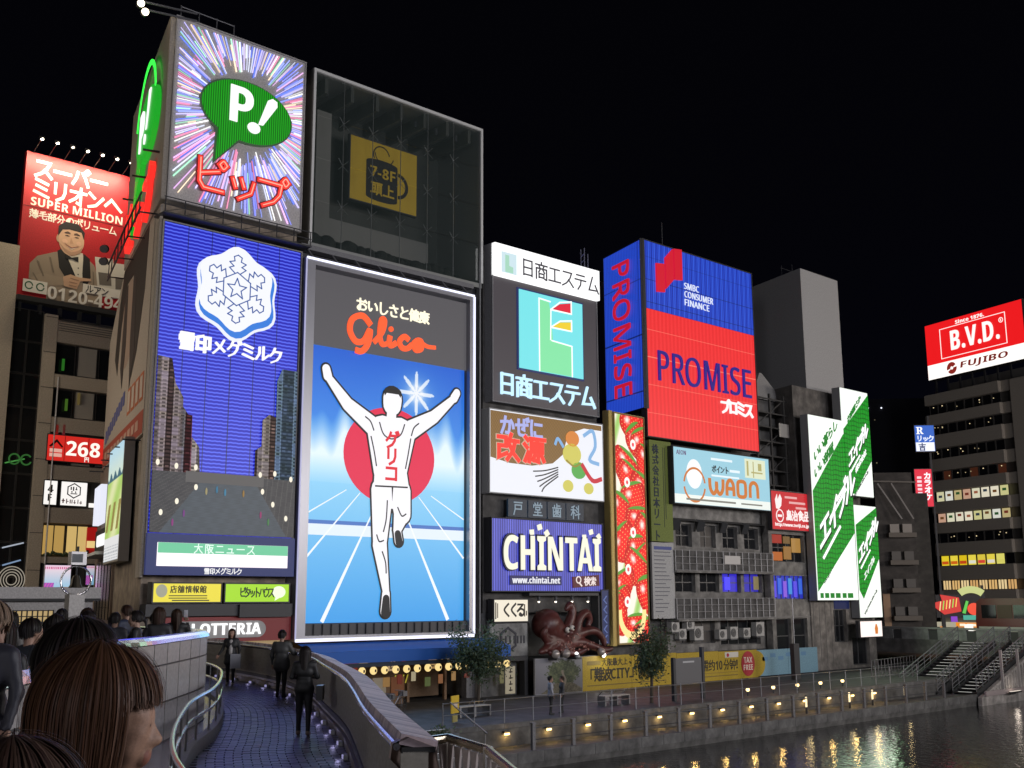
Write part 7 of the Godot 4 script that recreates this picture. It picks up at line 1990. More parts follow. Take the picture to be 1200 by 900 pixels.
	# letting company sign: green bands on white
	var base := thing("letting_company_building", "brown riverside building behind the green and white diagonal sign", "building", Vector3(70.6, -3.1, -45.3))
	prism(base, "core", [Vector2(0, -0.6), Vector2(8.6, -0.6), Vector2(8.6 + s.x, s.z), Vector2(s.x, s.z)], 0, 20.5, paint(0.17, 0.155, 0.14, 0.85, 0, 0.8))
	var h2 := [[2.9, 1.9, 4.6, 4.2], [5.2, 0.2, 7.6, 2.2]]
	holed_wall(base, "wall", 0.0, 8.6, 0.0, 5.0, 0.0, h2, 0.5, paint(0.3, 0.275, 0.245, 0.85, 0, 0.8))
	window(base, h2[0], -0.3, frame, glass, 3, 2)
	window(base, h2[1], -0.3, frame, glass, 2, 1)
	for k in 4:
		box(base, "wall_joint", Vector3(0.3 + k * 0.75, 2.6, 0.01), Vector3(0.04, 4.4, 0.02), paint(0.15, 0.14, 0.13))
	span(base, "blue_window_sign", Vector3(3.0, 4.25, 0.02), Vector3(5.0, 4.95, 0.06), hexglow("1a2a6a", 0.4))
	var g := thing("letting_diagonal_sign", "bright white sign crossed by green diagonal bands with slanted white lettering", "sign", Vector3(70.35, 0.48, -44.5))
	var white := hexglow("f4fbf2", 1.15)
	var panels := [[0.0, 1.27, 5.4, 14.55], [4.5, 8.95, 8.45, 17.1], [5.45, 0.0, 8.6, 8.3]]
	var zz := [0.0, 0.03, 0.03]
	for k in 3:
		var e: Array = panels[k]
		span(g, "case", Vector3(e[0], e[1], -0.7), Vector3(e[2], e[3], -0.06 + zz[k]), paint(0.2, 0.2, 0.2, 0.6))
		span(g, "sign_face", Vector3(e[0] + 0.04, e[1] + 0.04, -0.06 + zz[k]), Vector3(e[2] - 0.04, e[3] - 0.04, zz[k]), white)
	var gr := picture(64, 64, func(u: float, v: float) -> Color:
		var k := 1.0 if fposmod(u * 8.0, 1.0) < 0.16 or fposmod(v * 8.0 + sin(u * 12.0) * 0.1, 1.0) < 0.16 else 0.0
		return Color(0.08, 0.6, 0.13).lerp(Color(0.03, 0.36, 0.06), k))
	var gmat := lit_print(gr, 1.0)
	gmat.uv1_triplanar = true
	gmat.uv1_scale = Vector3(0.35, 0.35, 0.35)
	cutout(g, "green_band", [[Vector2(0.05, 1.9), Vector2(0.05, 9.0), Vector2(5.36, 14.3), Vector2(5.36, 6.2)]], 0.005, 0.03, gmat)
	cutout(g, "green_band", [[Vector2(5.45, 9.1), Vector2(4.6, 9.1), Vector2(4.6, 13.9), Vector2(8.4, 16.9), Vector2(8.4, 11.8), Vector2(5.7, 9.1)]], 0.04, 0.03, gmat)
	cutout(g, "green_band", [[Vector2(5.5, 2.0), Vector2(5.5, 6.8), Vector2(8.55, 8.2), Vector2(8.55, 4.4), Vector2(6.0, 1.4)]], 0.04, 0.03, gmat)
	var shade := hexglow("0b3a12", 0.4)
	for e in [[0.55, 4.75, 1.95, 0.045], [5.0, 11.0, 1.15, 0.075], [5.6, 3.9, 1.15, 0.075]]:
		kana(g, "lettering_edge", "エイブル", Vector2(e[0] + 0.1, e[1] - 0.1), e[2], 1.9, e[3], shade, 0.02, 0.86, 0.74, false, 0.9)
		for q in [[0.35, -0.45, 3.2], [1.5, 2.35, 3.1]]:
			var a0: Vector2 = Vector2(e[0], e[1]) + Vector2(q[0], q[1]) * e[2] / 1.9
			cutout(g, "flourish", ink(PackedVector2Array([a0, a0 + Vector2(1, 0.95) * q[2] * 0.72 * e[2] / 1.9]), 0.2 * e[2] / 1.9), e[3] + 0.02, 0.03, hexglow("ffffff", 1.2))
		kana(g, "lettering", "エイブル", Vector2(e[0], e[1]), e[2], 1.5, e[3] + 0.02, hexglow("ffffff", 1.2), 0.03, 0.86, 0.74, false, 0.9)
	kana(g, "slogan", "いい暮らし", Vector2(0.4, 11.0), 0.8, 1.3, 0.005, hexglow("178a26", 0.8), 0.03, 0.95, 0.9, false, 0.85)
	kana(g, "slogan", "いい部屋", Vector2(0.35, 9.75), 0.8, 1.3, 0.005, hexglow("178a26", 0.8), 0.03, 0.95, 0.9, false, 0.85)
	kana(g, "slogan", "お部屋さか", Vector2(5.2, 14.35), 0.5, 1.3, 0.04, hexglow("178a26", 0.8), 0.03, 0.95, 0.9, false, 0.95)
	kana(g, "company_line", "株式会社", Vector2(5.9, 10.6), 0.5, 1.2, 0.075, hexglow("ffffff", 1.1), 0.02, 0.95, 0.9, false, 0.95)
	kana(g, "company_line", "エイブル", Vector2(6.2, 2.7), 0.5, 1.2, 0.075, hexglow("ffffff", 1.1), 0.02, 0.95, 0.85, false, 0.9)
	for e in [[1.0, 3.0, 4.9, 0.3, 0.005], [5.5, 9.3, 3.2, 0.22, 0.04], [6.1, 0.8, 2.6, 0.22, 0.04]]:
		var ad := fit_latin(g, "web_address", "http://www.able.co.jp", 0, e[2], 0, e[3], 0, hexglow("2a2e2c", 0.25), null, 0.02)
		ad.transform = Transform3D(Basis(Vector3(0, 0, 1), 0.74), Vector3(e[0], e[1] - 0.6, e[4])) * ad.transform
	cutout(g, "foot_print", [rect(0.3, 1.45, 0.7, 1.8), rect(0.9, 1.45, 1.4, 1.8), rect(1.6, 1.45, 2.1, 1.8), rect(2.3, 1.45, 2.9, 1.8), rect(3.2, 1.45, 3.7, 1.8), rect(3.9, 1.45, 4.6, 1.8)], 0.005, 0.02, hexglow("178a26", 0.8))
	sheet_light(g, 0.1, 1.4, 5.2, 13.0, 0.6, Color(0.75, 1.0, 0.75), 0.35)
	sheet_light(g, 5.5, 0.1, 3.0, 16.5, 0.6, Color(0.75, 1.0, 0.75), 0.35)
	var sm := sign_box("bottle_screen", "small bright pinkish screen with an orange bottle below the green and white sign", Vector3(74.55, -0.9, -43.9), 0, 3.15, 1.22, 0.3, hexglow("ffeee8", 1.2), dark, "", "screen")
	cutout(sm, "bottle_mark", [[Vector2(2.1, 0.25), Vector2(2.45, 0.25), Vector2(2.5, 0.65), Vector2(2.35, 0.95), Vector2(2.2, 0.95), Vector2(2.05, 0.65)]], 0.035, 0.01, hexglow("d8803a", 1.0))
	sheet_light(sm, 0.1, 0.1, 2.9, 1.0, 0.4, Color(1, 0.93, 0.9), 0.6)

func build_far_right() -> void:
	var dark := paint(0.03, 0.03, 0.033, 0.6)
	var brown := paint(0.5, 0.45, 0.385, 0.85, 0, 0.4)
	var glass := paint(0.012, 0.012, 0.014, 0.1)
	var frame := paint(0.08, 0.075, 0.07, 0.5)
	var P := Vector3(134.79, 0, -69.62)
	var b := thing("banded_office_building", "brown office building with ribbon windows under the red roof sign, far right", "building", P + Vector3(0, -2.0, 0), TURN)
	span(b, "core", Vector3(1.9, 0, -24), Vector3(40, 29.2, -1.2), paint(0.1, 0.09, 0.08, 0.9))
	# floors: [low, high] of each window band, above y = -2
	var bands := [[26.6, 27.9], [24.0, 25.3], [21.0, 22.3], [18.3, 19.5], [15.7, 17.0], [13.1, 14.3], [10.6, 11.8], [7.8, 9.1], [4.9, 6.1], [1.7, 3.6]]
	var y := 0.0
	var edges := [29.2]
	for e in bands:
		edges.append(e[1])
		edges.append(e[0])
	edges.append(0.0)
	for k in range(0, edges.size(), 2):
		span(b, "spandrel", Vector3(1.8, edges[k + 1], -1.2), Vector3(13.2, edges[k], 0.0), brown)
		span(b, "spandrel", Vector3(13.2, edges[k + 1], -1.2), Vector3(40, edges[k], -0.5), brown)
	span(b, "corner_pier", Vector3(14.6, 0, -1.1), Vector3(22, 29.1, -0.3), brown)
	for fb in 10:
		var f := fb
		var e: Array = bands[fb]
		for i in 8:
			var g: Material = glass
			if f == 4 or f == 5:
				g = hexglow(["d8d4b8", "c8c48a", "b8a878", "e0d8c0", "ccc8a0", "c09880", "e4dcc4", "d8d8cc"][(i * 3 + f) % 8], 0.95)
			elif f == 7 and i < 7:
				g = hexglow(["f0d830", "f4e048", "e8c820", "f4e050", "e8d048", "f0dc50", "e8e070"][i], 0.85)
			elif f >= 8:
				g = hexglow(["f0cc90", "e8bc78", "f4d8a0", "e0b070"][i % 4], 0.85)
			elif f == 3 and i % 3 == 1:
				g = hexglow("5a3020", 0.4)
			var wd := window(b, [2.0 + i * 1.38, e[0], 3.34 + i * 1.38, e[1]], -0.6, frame, g, 1 if f < 8 else 3, 1, 0.07)
			if f == 4 or f == 5:
				box(wd, "poster_mark", Vector3(2.67 + i * 1.38, (e[0] + e[1]) / 2 + 0.1 * (i % 3), -0.56), Vector3(0.55, 0.3, 0.02), hexglow(["8a5a30", "3a6a3a", "904030", "c87858", "405060"][(i + f) % 5], 0.5))
			elif f == 7 and i < 7:
				box(wd, "poster_mark", Vector3(2.67 + i * 1.38, e[0] + 0.4, -0.56), Vector3(1.0, 0.36, 0.02), hexglow(["d85a20", "e06a20", "d04a20", "f0f0e0", "e84a40", "f0e8e0", "e8e070"][i], 0.8))
			elif f < 4 or f == 6:
				for q in 3:
					if rng.randf() < 0.3:
						ball(wd, "room_light", Vector3(2.2 + i * 1.38 + rng.randf() * 1.0, e[1] - 0.25 - rng.randf() * 0.5, -0.54), 0.06, hexglow("f0d8a8", rng.randf_range(0.4, 1.4)))
	sheet_light(b, 2.0, 1.7, 11, 1.9, 0.4, Color(1, 0.82, 0.55), 0.3)
	span(b, "shop_band", Vector3(1.6, 0.5, 0.0), Vector3(14, 1.1, 0.5), hexglow("c8c0a8", 0.7))
	span(b, "orange_sign_band", Vector3(4.6, 0.52, 0.5), Vector3(8.2, 1.08, 0.56), hexglow("f09028", 0.95))
	cutout(b, "band_print", [rect(5.2, 0.66, 6.0, 0.94), rect(6.3, 0.66, 7.6, 0.94)], 0.56, 0.02, hexglow("fff4d8", 1.0))
	for k in 7:
		span(b, "roof_post", Vector3(3.0 + k * 1.9, 29.2, -1.0), Vector3(3.2 + k * 1.9, 31.1, -0.8), dark)
	span(b, "roof_shed", Vector3(4, 29.2, -6), Vector3(16, 30.6, -2), paint(0.14, 0.13, 0.12, 0.9))
	# red roof sign
	var r := sign_box("underwear_brand_sign", "big red roof sign with white framed capital letters over a white strip", P + Vector3(0, 29.0, 0) - STREET * 2.72, TURN, 14.9, 7.15, 1.2, hexglow("ee1c20", 1.0), dark, "", "roof sign")
	var wt := hexglow("fff2ee", 1.15)
	box(r, "white_strip_sign", Vector3(7.45, 0.98, 0.04), Vector3(14.7, 1.85, 0.04), hexglow("fffaf4", 1.2))
	fit_latin(r, "letters", "B.V.D.", 4.1, 11.4, 3.1, 2.5, 0.04, wt, null, 0.1)
	for l in [[2.4, 2.35, 12.4, 2.42], [2.4, 6.1, 12.4, 6.17], [2.4, 2.42, 2.48, 6.1], [12.32, 2.42, 12.4, 6.1]]:
		span(r, "frame_line", Vector3(l[0], l[1], 0.03), Vector3(l[2], l[3], 0.07), wt)
	fit_latin(r, "since_line", "Since 1876.", 5.0, 9.4, 6.3, 0.48, 0.04, wt, null, 0.04)
	fit_latin(r, "maker_name", "FUJIBO", 5.2, 12.2, 0.5, 0.95, 0.07, hexglow("8a2a24", 0.7), null, 0.04, 0.25)
	cutout(r, "maker_mark", [ring_arc(Vector2(3.9, 0.95), 0.2, 0.75, 0.5, 3.4, 16), ring_arc(Vector2(3.95, 0.95), 0.2, 0.75, 3.7, 6.4, 16)], 0.065, 0.02, hexglow("a03028", 0.7))
	cutout(r, "registered_mark", [ring_arc(Vector2(11.75, 5.3), 0.24, 0.32, 0, 6.2, 14), rect(11.68, 5.15, 11.78, 5.45)], 0.04, 0.03, wt)
	sheet_light(r, 0.2, 0.2, 14.5, 6.7, 0.8, Color(1, 0.25, 0.22), 0.4)
	# blue and red hanging signs left of it
	var kr := sign_box("karaoke_sign", "red lit vertical sign with white characters at the edge of the banded building", Vector3(103.3, 10.6, -53.9), -47, 1.75, 3.75, 0.5, hexglow("e01838", 1.0), dark)
	kana(kr, "lettering", "カラオケ", Vector2(0.95, 2.75), 0.62, 1.8, 0.035, hexglow("fff0f4", 1.2), 0.03, 1.1, 1.0, true)
	for k in 7:
		box(kr, "small_print", Vector3(0.48, 0.6 + k * 0.38, 0.04), Vector3(0.42, 0.22, 0.02), hexglow("ffd8e0", 1.0))
	span(kr, "pole", Vector3(1.7, -12, -0.4), Vector3(1.9, 9, -0.2), dark)
	sheet_light(kr, 0.1, 0.1, 1.5, 3.5, 0.4, Color(1, 0.2, 0.3), 0.5)
	var rz := sign_box("blue_hanging_sign", "blue and white lit sign with big letter R above the red vertical sign", Vector3(102.8, 15.9, -53.3), -47, 1.95, 2.65, 0.5, hexglow("2a62c8", 0.95), dark)
	latin(rz, "letter", "R", Vector2(0.2, 1.75), 0.7, 0.035, hexglow("ffffff", 1.1), font_serif, 1.0, 0.03)
	kana(rz, "lettering", "リック", Vector2(0.2, 1.05), 0.55, 1.6, 0.035, hexglow("e8f0ff", 1.1), 0.03)
	box(rz, "white_sign", Vector3(0.97, 0.5, 0.04), Vector3(1.75, 0.85, 0.03), hexglow("f0f4ff", 1.1))
	kana(rz, "character", "吉", Vector2(0.3, 0.12), 0.75, 1.3, 0.06, hexglow("1a3a8a", 0.5), 0.02)
	sheet_light(rz, 0.1, 0.1, 1.7, 2.4, 0.4, Color(0.6, 0.75, 1.0), 0.5)
	# dark stepped building between
	var st := thing("dark_stepped_building", "dark building with stair gantry and small balconies, left of the red vertical sign", "building", Vector3(92, -2.2, -52.5), -47)
	var dk := paint(0.085, 0.075, 0.068, 0.85, 0, 0.8)
	span(st, "wall", Vector3(0.6, 0, -10), Vector3(3.9, 15.2, 0), dk)
	span(st, "tower", Vector3(3.9, 0, -8), Vector3(5.4, 13.4, -0.8), paint(0.075, 0.068, 0.06, 0.85, 0, 0.8))
	for k in 4:
		span(st, "balcony", Vector3(1.4, 2.2 + k * 2.4, 0), Vector3(3.8, 2.6 + k * 2.4, 0.8), paint(0.15, 0.13, 0.11, 0.8))
		for i in 2:
			box(st, "balcony_unit", Vector3(2.0 + i * 1.1, 3.0 + k * 2.4, 0.3), Vector3(0.8, 0.75, 0.4), paint(0.3 if k == 3 else 0.12, 0.27 if k == 3 else 0.11, 0.24 if k == 3 else 0.1, 0.7))
	for k in 2:
		beam(st, "gantry_beam", Vector3(0.8 + k * 1.2, 14.2, 0.4), Vector3(2.6 + k * 1.0, 11.0, 0.9), 0.12, 0.12, paint(0.35, 0.32, 0.29, 0.5, 0.3))
	bar(st, "gantry_rail", Vector3(0.4, 14.4, 0.4), Vector3(4.2, 14.3, 0.2), 0.08, paint(0.2, 0.18, 0.16, 0.5), 6)
	span(st, "lit_sign_wall", Vector3(0.7, 0.5, 0.0), Vector3(1.3, 4.5, 0.1), paint(0.35, 0.22, 0.13, 0.7))
	var ft := thing("far_tower", "faint dark tower far behind with a row of tiny roof lights", "building", Vector3(150, -2.2, -92), -47)
	span(ft, "wall", Vector3(-3, 0, -10), Vector3(16, 34, 0), paint(0.03, 0.03, 0.04, 0.9))
	for k in 6:
		ball(ft, "roof_light", Vector3(-1.5 + k * 2.0, 32.6, 0.1), 0.12, hexglow("f0f4ff", 1.5))
	for k in 24:
		ball(ft, "window_light", Vector3(rng.randf_range(-2.5, 10), rng.randf_range(16, 31), 0.05), 0.09, hexglow("c8b890", rng.randf_range(0.15, 0.5)))
	span(ft, "roof_sign", Vector3(-3.0, 32.9, 0.05), Vector3(-0.6, 33.3, 0.15), hexglow("d8e0f0", 0.6))
	# cluster of neon shop signs under them
	var nz := thing("neon_gate_sign", "cluster of zigzag neon arcade signs in red, green and white at the far street mouth", "neon sign", Vector3(104.8, -1.5, -52.6), -47)
	nz.scale = Vector3.ONE * 0.72
	span(nz, "gate_post", Vector3(-0.2, -0.4, -0.3), Vector3(0.1, 5.6, 0), dark)
	span(nz, "gate_post", Vector3(5.0, -0.4, -0.3), Vector3(5.3, 6.4, 0), dark)
	span(nz, "backing", Vector3(-1.0, 2.2, -0.2), Vector3(5.4, 5.2, -0.05), dark)
	cutout(nz, "neon_zigzag", [[Vector2(-1.8, 4.0), Vector2(-0.2, 4.4), Vector2(-0.4, 5.2), Vector2(2.0, 4.8), Vector2(2.2, 3.0), Vector2(0.0, 2.6)]], 0.0, 0.1, hexglow("d83028", 0.9))
	for k in 6:
		bar(nz, "neon_tube", Vector3(-0.6 + k * 0.42, 3.1 + 0.1 * k, 0.13), Vector3(-0.4 + k * 0.42, 4.3 + 0.08 * k, 0.13), 0.07, hexglow(["ffe0a0", "90e060", "ffd060"][k % 3], 1.0), 5)
	cutout(nz, "neon_arch", [ring_arc(Vector2(3.6, 3.4), 2.0, 2.9, 0.9, 2.2, 12)], 0.0, 0.08, hexglow("d8e090", 0.8))
	cutout(nz, "neon_flame", [oval(Vector2(3.9, 3.3), 0.9, 0.8, 16)], 0.0, 0.1, hexglow("f04828", 1.0))
	cutout(nz, "neon_green", [rect(2.4, 1.9, 5.0, 2.5)], 0.0, 0.08, hexglow("48b8a0", 0.8))
	cutout(nz, "neon_green", [[Vector2(2.3, 2.8), Vector2(2.9, 4.4), Vector2(3.2, 4.3), Vector2(2.7, 2.7)]], 0.05, 0.08, hexglow("60d050", 0.9))
	box(nz, "blue_sign", Vector3(-2.6, 2.2, 0.0), Vector3(2.2, 0.75, 0.2), hexglow("1c2a98", 0.9))
	fit_latin(nz, "blue_sign_lettering", "Asahi", -3.4, -1.8, 2.0, 0.42, 0.11, hexglow("f0f4ff", 1.1), null, 0.02, 0.2)
	box(nz, "violet_sign", Vector3(1.2, 2.0, 0.05), Vector3(0.8, 0.7, 0.15), hexglow("8a3ac8", 0.9))
	box(nz, "white_sign", Vector3(3.0, 0.9, 0.05), Vector3(1.1, 0.9, 0.15), hexglow("f8f4ec", 1.1))
	for k in 10:
		box(nz, "shop_light", Vector3(-2.0 + k * 0.8, 0.2 + 0.4 * (k % 3), -0.1), Vector3(0.5, 0.2, 0.1), hexglow(["e8c070", "f0e8d8", "d88838"][k % 3], 0.8))
	sheet_light(nz, -1.5, 1.0, 6.0, 4.0, 0.6, Color(1, 0.7, 0.5), 0.5)
	# the next bridge, its road, bus and lamps
	var br := setting("far_bridge", Vector3(80, 0, -36))
	br.rotation_degrees.y = TURN
	# local x runs towards the camera side of the river, local z to the left
	span(br, "roadway", Vector3(-40, -2.0, -14), Vector3(34, -1.3, 0), paint(0.08, 0.08, 0.08, 0.85, 0, 0.8))
	span(br, "edge_beam", Vector3(-40, -2.2, 0), Vector3(34, -1.15, 0.4), paint(0.26, 0.25, 0.24, 0.8, 0, 0.8))
	var bp := thing("bridge_balustrade", "pale panelled balustrade of the farther bridge with dark square openings", "balustrade", Vector3(80, 0, -36), TURN)
	for k in 20:
		var x := -38.0 + k * 3.6
		span(bp, "panel", Vector3(x, -1.15, 0.1), Vector3(x + 2.7, -0.38, 0.34), paint(0.45, 0.45, 0.44, 0.8, 0, 0.8))
		span(bp, "opening_frame", Vector3(x + 2.72, -1.15, 0.12), Vector3(x + 3.58, -0.45, 0.3), paint(0.08, 0.08, 0.08))
	span(bp, "coping", Vector3(-38, -0.38, 0.05), Vector3(34, -0.25, 0.4), paint(0.4, 0.4, 0.39, 0.7, 0, 0.4))
	var bus := thing("tour_bus", "long dark red and white bus crossing the farther bridge", "bus", Vector3(84.5, -1.3, -39.0), TURN)
	var maroon := paint(0.16, 0.03, 0.025, 0.3)
	var bs := begin()
	var prof := [Vector2(0.0, 0.35), Vector2(-0.05, 1.6), Vector2(0.12, 2.9), Vector2(0.5, 3.15), Vector2(12.0, 3.15), Vector2(12.3, 2.9), Vector2(12.35, 0.35)]
	var pi := Geometry2D.triangulate_polygon(PackedVector2Array(prof))
	for sd in [1.0, -1.0]:
		for k in range(0, pi.size(), 3):
			var a: Vector2 = prof[pi[k]]
			var c: Vector2 = prof[pi[k + 1]]
			var d: Vector2 = prof[pi[k + 2]]
			tri(bs, Vector3(a.x, a.y, 1.25 * sd), Vector3(c.x, c.y, 1.25 * sd), Vector3(d.x, d.y, 1.25 * sd), Vector3(0, 0, sd))
	for k in prof.size():
		var a: Vector2 = prof[k]
		var c: Vector2 = prof[(k + 1) % prof.size()]
		var e := (c - a).normalized()
		quad(bs, Vector3(a.x, a.y, 1.25), Vector3(c.x, c.y, 1.25), Vector3(c.x, c.y, -1.25), Vector3(a.x, a.y, -1.25), Vector3(-e.y, e.x, 0))
	hang(bus, "body", bs.commit(), maroon)
	for k in 8:
		box(bus, "side_window", Vector3(1.2 + k * 1.42, 2.2, 1.26), Vector3(1.3, 0.95, 0.03), hexglow("4a3420", 0.35) if k % 3 == 1 else glass)
	box(bus, "white_stripe", Vector3(6.2, 0.95, 1.26), Vector3(12.0, 0.35, 0.03), paint(0.6, 0.57, 0.52, 0.4))
	box(bus, "windscreen", Vector3(0.02, 2.0, 0), Vector3(0.1, 1.3, 2.2), glass)
	for k in 2:
		bar(bus, "headlight", Vector3(-0.06, 0.7, -0.9 + 1.8 * k), Vector3(0.0, 0.7, -0.9 + 1.8 * k), 0.12, hexglow("fff0d0", 1.2), 10)
		var wl := bar(bus, "wheel", Vector3(2.2 + k * 6.6, 0.48, 1.05), Vector3(2.2 + k * 6.6, 0.48, 1.3), 0.48, dark, 16)
		bar(wl, "rim", Vector3(2.2 + k * 6.6, 0.48, 1.3), Vector3(2.2 + k * 6.6, 0.48, 1.32), 0.26, paint(0.4, 0.4, 0.4, 0.4, 0.8), 12)
		bar(bus, "wheel", Vector3(2.2 + k * 6.6, 0.48, -1.3), Vector3(2.2 + k * 6.6, 0.48, -1.05), 0.48, dark, 16)
	var lamp := thing("street_lamp", "old style street lamp with glowing globe on the farther bridge", "street lamp", Vector3(83.0, -1.3, -33.0))
	bar(lamp, "post", Vector3.ZERO, Vector3(0, 3.4, 0), 0.06, dark, 8)
	ball(lamp, "lamp_globe", Vector3(0, 3.6, 0), 0.22, hexglow("f4e0b0", 1.2))
	bulb_light(lamp, Vector3(0, 3.6, 0), Color(1, 0.9, 0.7), 0.4, 0.18)

func build_far_stairs() -> void:
	var iron := paint(0.05, 0.05, 0.052, 0.5, 0.4)
	var steel := paint(0.2, 0.2, 0.21, 0.45, 0.5)
	var white := paint(0.75, 0.75, 0.73, 0.6)
	for e in [["far_stairway", "steel stairway with white step edges climbing to the farther bridge", Vector3(68.4, -4.0, -36.4), 8.4, 2.4], ["front_stairway", "second stairway with white step edges in front, nearer the water", Vector3(69.4, -4.0, -33.9), 8.8, 1.4]]:
		var s := thing(e[0], e[1], "stairs", e[2], 0, "stairways to the farther bridge")
		var n := 17
		for k in n:
			var x: float = e[3] * k / n
			var y := 0.17 * (k + 1)
			var st := box(s, "step", Vector3(x + 0.28, y - 0.04, 0), Vector3(0.52, 0.07, e[4]), iron)
			box(st, "step_edge", Vector3(-0.25, 0.038, 0), Vector3(0.07, 0.012, e[4] * 0.62), hexglow("f2f2ea", 0.75))
		for sd in [-1.0, 1.0]:
			var z: float = sd * (e[4] / 2 + 0.06)
			beam(s, "stringer", Vector3(0, 0.0, z), Vector3(e[3], 2.85, z), 0.1, 0.4, iron)
			for k in 11:
				var x: float = e[3] * k / 10
				bar(s, "post", Vector3(x, 2.85 * x / e[3], z), Vector3(x, 2.85 * x / e[3] + 1.1, z), 0.03, steel, 5)
			for h in [0.35, 0.6, 0.85, 1.1]:
				bar(s, "rail", Vector3(0, h, z), Vector3(e[3], 2.85 + h, z), 0.024 if h < 1.0 else 0.04, steel, 6)
	var ab := thing("bridge_abutment", "pale ribbed abutment wall beside the stairs at the water, far right", "wall", Vector3(69.0, -4.6, -33.0))
	var pale := paint(0.5, 0.46, 0.42, 0.8, 0, 0.8)
	var st2 := begin()
	var outline := [Vector2(0.2, 0.0), Vector2(30, 0), Vector2(30, 3.3), Vector2(9.0, 3.3), Vector2(0.2, 0.5)]
	hang(ab, "wall", cut_mesh([PackedVector2Array(outline)], 0.25), pale)
	for k in 44:
		var x := 1.4 + k * 0.42
		var top := minf(3.2, 0.5 + (x - 0.2) * 2.8 / 8.8 - 0.15)
		st2 = begin()
		add_block(st2, Vector3(x, (0.9 + top) / 2, 0.28), Vector3(0.12, maxf(top - 0.9, 0.05), 0.06))
		hang(ab, "rib", st2.commit(), pale)
	span(ab, "band", Vector3(0.6, 0.55, 0.25), Vector3(30, 0.85, 0.36), paint(0.3, 0.25, 0.24, 0.8))
	for k in 8:
		span(ab, "bay_post", Vector3(3.0 + k * 2.4, 0.85, 0.25), Vector3(3.12 + k * 2.4, 3.25, 0.4), paint(0.35, 0.32, 0.3, 0.7))
	# strip lamps that wash the wall from below
	for k in 5:
		var l := thing("wall_washer_lamp", "long strip lamp washing the ribbed abutment wall", "lamp", Vector3(73.0 + k * 3.2, -3.95, -32.35), 0, "strip lamps on the abutment")
		box(l, "lamp_body", Vector3(0, 0, 0), Vector3(1.6, 0.1, 0.14), iron)
		box(l, "lamp_lens", Vector3(0, 0.06, 0), Vector3(1.5, 0.02, 0.1), hexglow("fff0e0", 1.0))
		box(l, "bracket", Vector3(0, -0.02, -0.2), Vector3(0.08, 0.06, 0.35), iron)
		bulb_light(l, Vector3(0, 0.2, 0.05), Color(1, 0.93, 0.86), 0.12, 0.15)

# ---------- promenade ----------
func leafy_tree(called: String, label: String, at: Vector3, h: float, crown_r: Vector3, crown_y: float, seed: int, leaves: int) -> void:
	var t := thing(called, label, "tree", at, 0, "young trees on the promenade")
	var bark := paint(0.11, 0.085, 0.06, 0.9, 0, 0.8)
	var st := begin()
	var r := RandomNumberGenerator.new()
	r.seed = seed
	add_tube(st, Vector3.ZERO, Vector3(0.05, h * 0.45, 0.02), 0.09, 8, 0.065)
	add_tube(st, Vector3(0.05, h * 0.45, 0.02), Vector3(0.0, h * 0.8, 0), 0.065, 7, 0.03)
	var tips := []
	for i in 16:
		var a := TAU * i / 16 + r.randf_range(-0.2, 0.2)
		var from := Vector3(0.03, h * r.randf_range(0.38, 0.75), 0)
		var to := Vector3(cos(a) * crown_r.x * r.randf_range(0.45, 0.85), crown_y + crown_r.y * r.randf_range(-0.7, 0.75), sin(a) * crown_r.z * r.randf_range(0.45, 0.85))
		add_tube(st, from, to, 0.03, 5, 0.008)
		tips.append(to)
		tips.append(from.lerp(to, 0.6))
	hang(t, "trunk", st.commit(), bark)
	for tone in 2:
		var lf := begin()
		for i in leaves / 2:
			var tip: Vector3 = tips[r.randi() % tips.size()]
			var p := tip + Vector3(r.randfn(0, 1) * crown_r.x * 0.24, r.randfn(0, 1) * crown_r.y * 0.22, r.randfn(0, 1) * crown_r.z * 0.24)
			var bs := Basis.from_euler(Vector3(r.randf() * TAU, r.randf() * TAU, r.randf() * TAU))
			var l := r.randf_range(0.06, 0.11)
			var x := bs.x * l
			var y := bs.y * l * 0.45
			quad(lf, p - x, p - y, p + x, p + y, bs.z)
		var m := StandardMaterial3D.new()
		m.albedo_color = lin(0.03, 0.05, 0.03) if tone == 0 else lin(0.05, 0.075, 0.04)
		m.roughness = 0.6
		m.backlight_enabled = true
		m.backlight = lin(0.1, 0.14, 0.06)
		var c := hang(t, "crown", lf.commit(), m)
		c.set_meta("kind", "stuff")

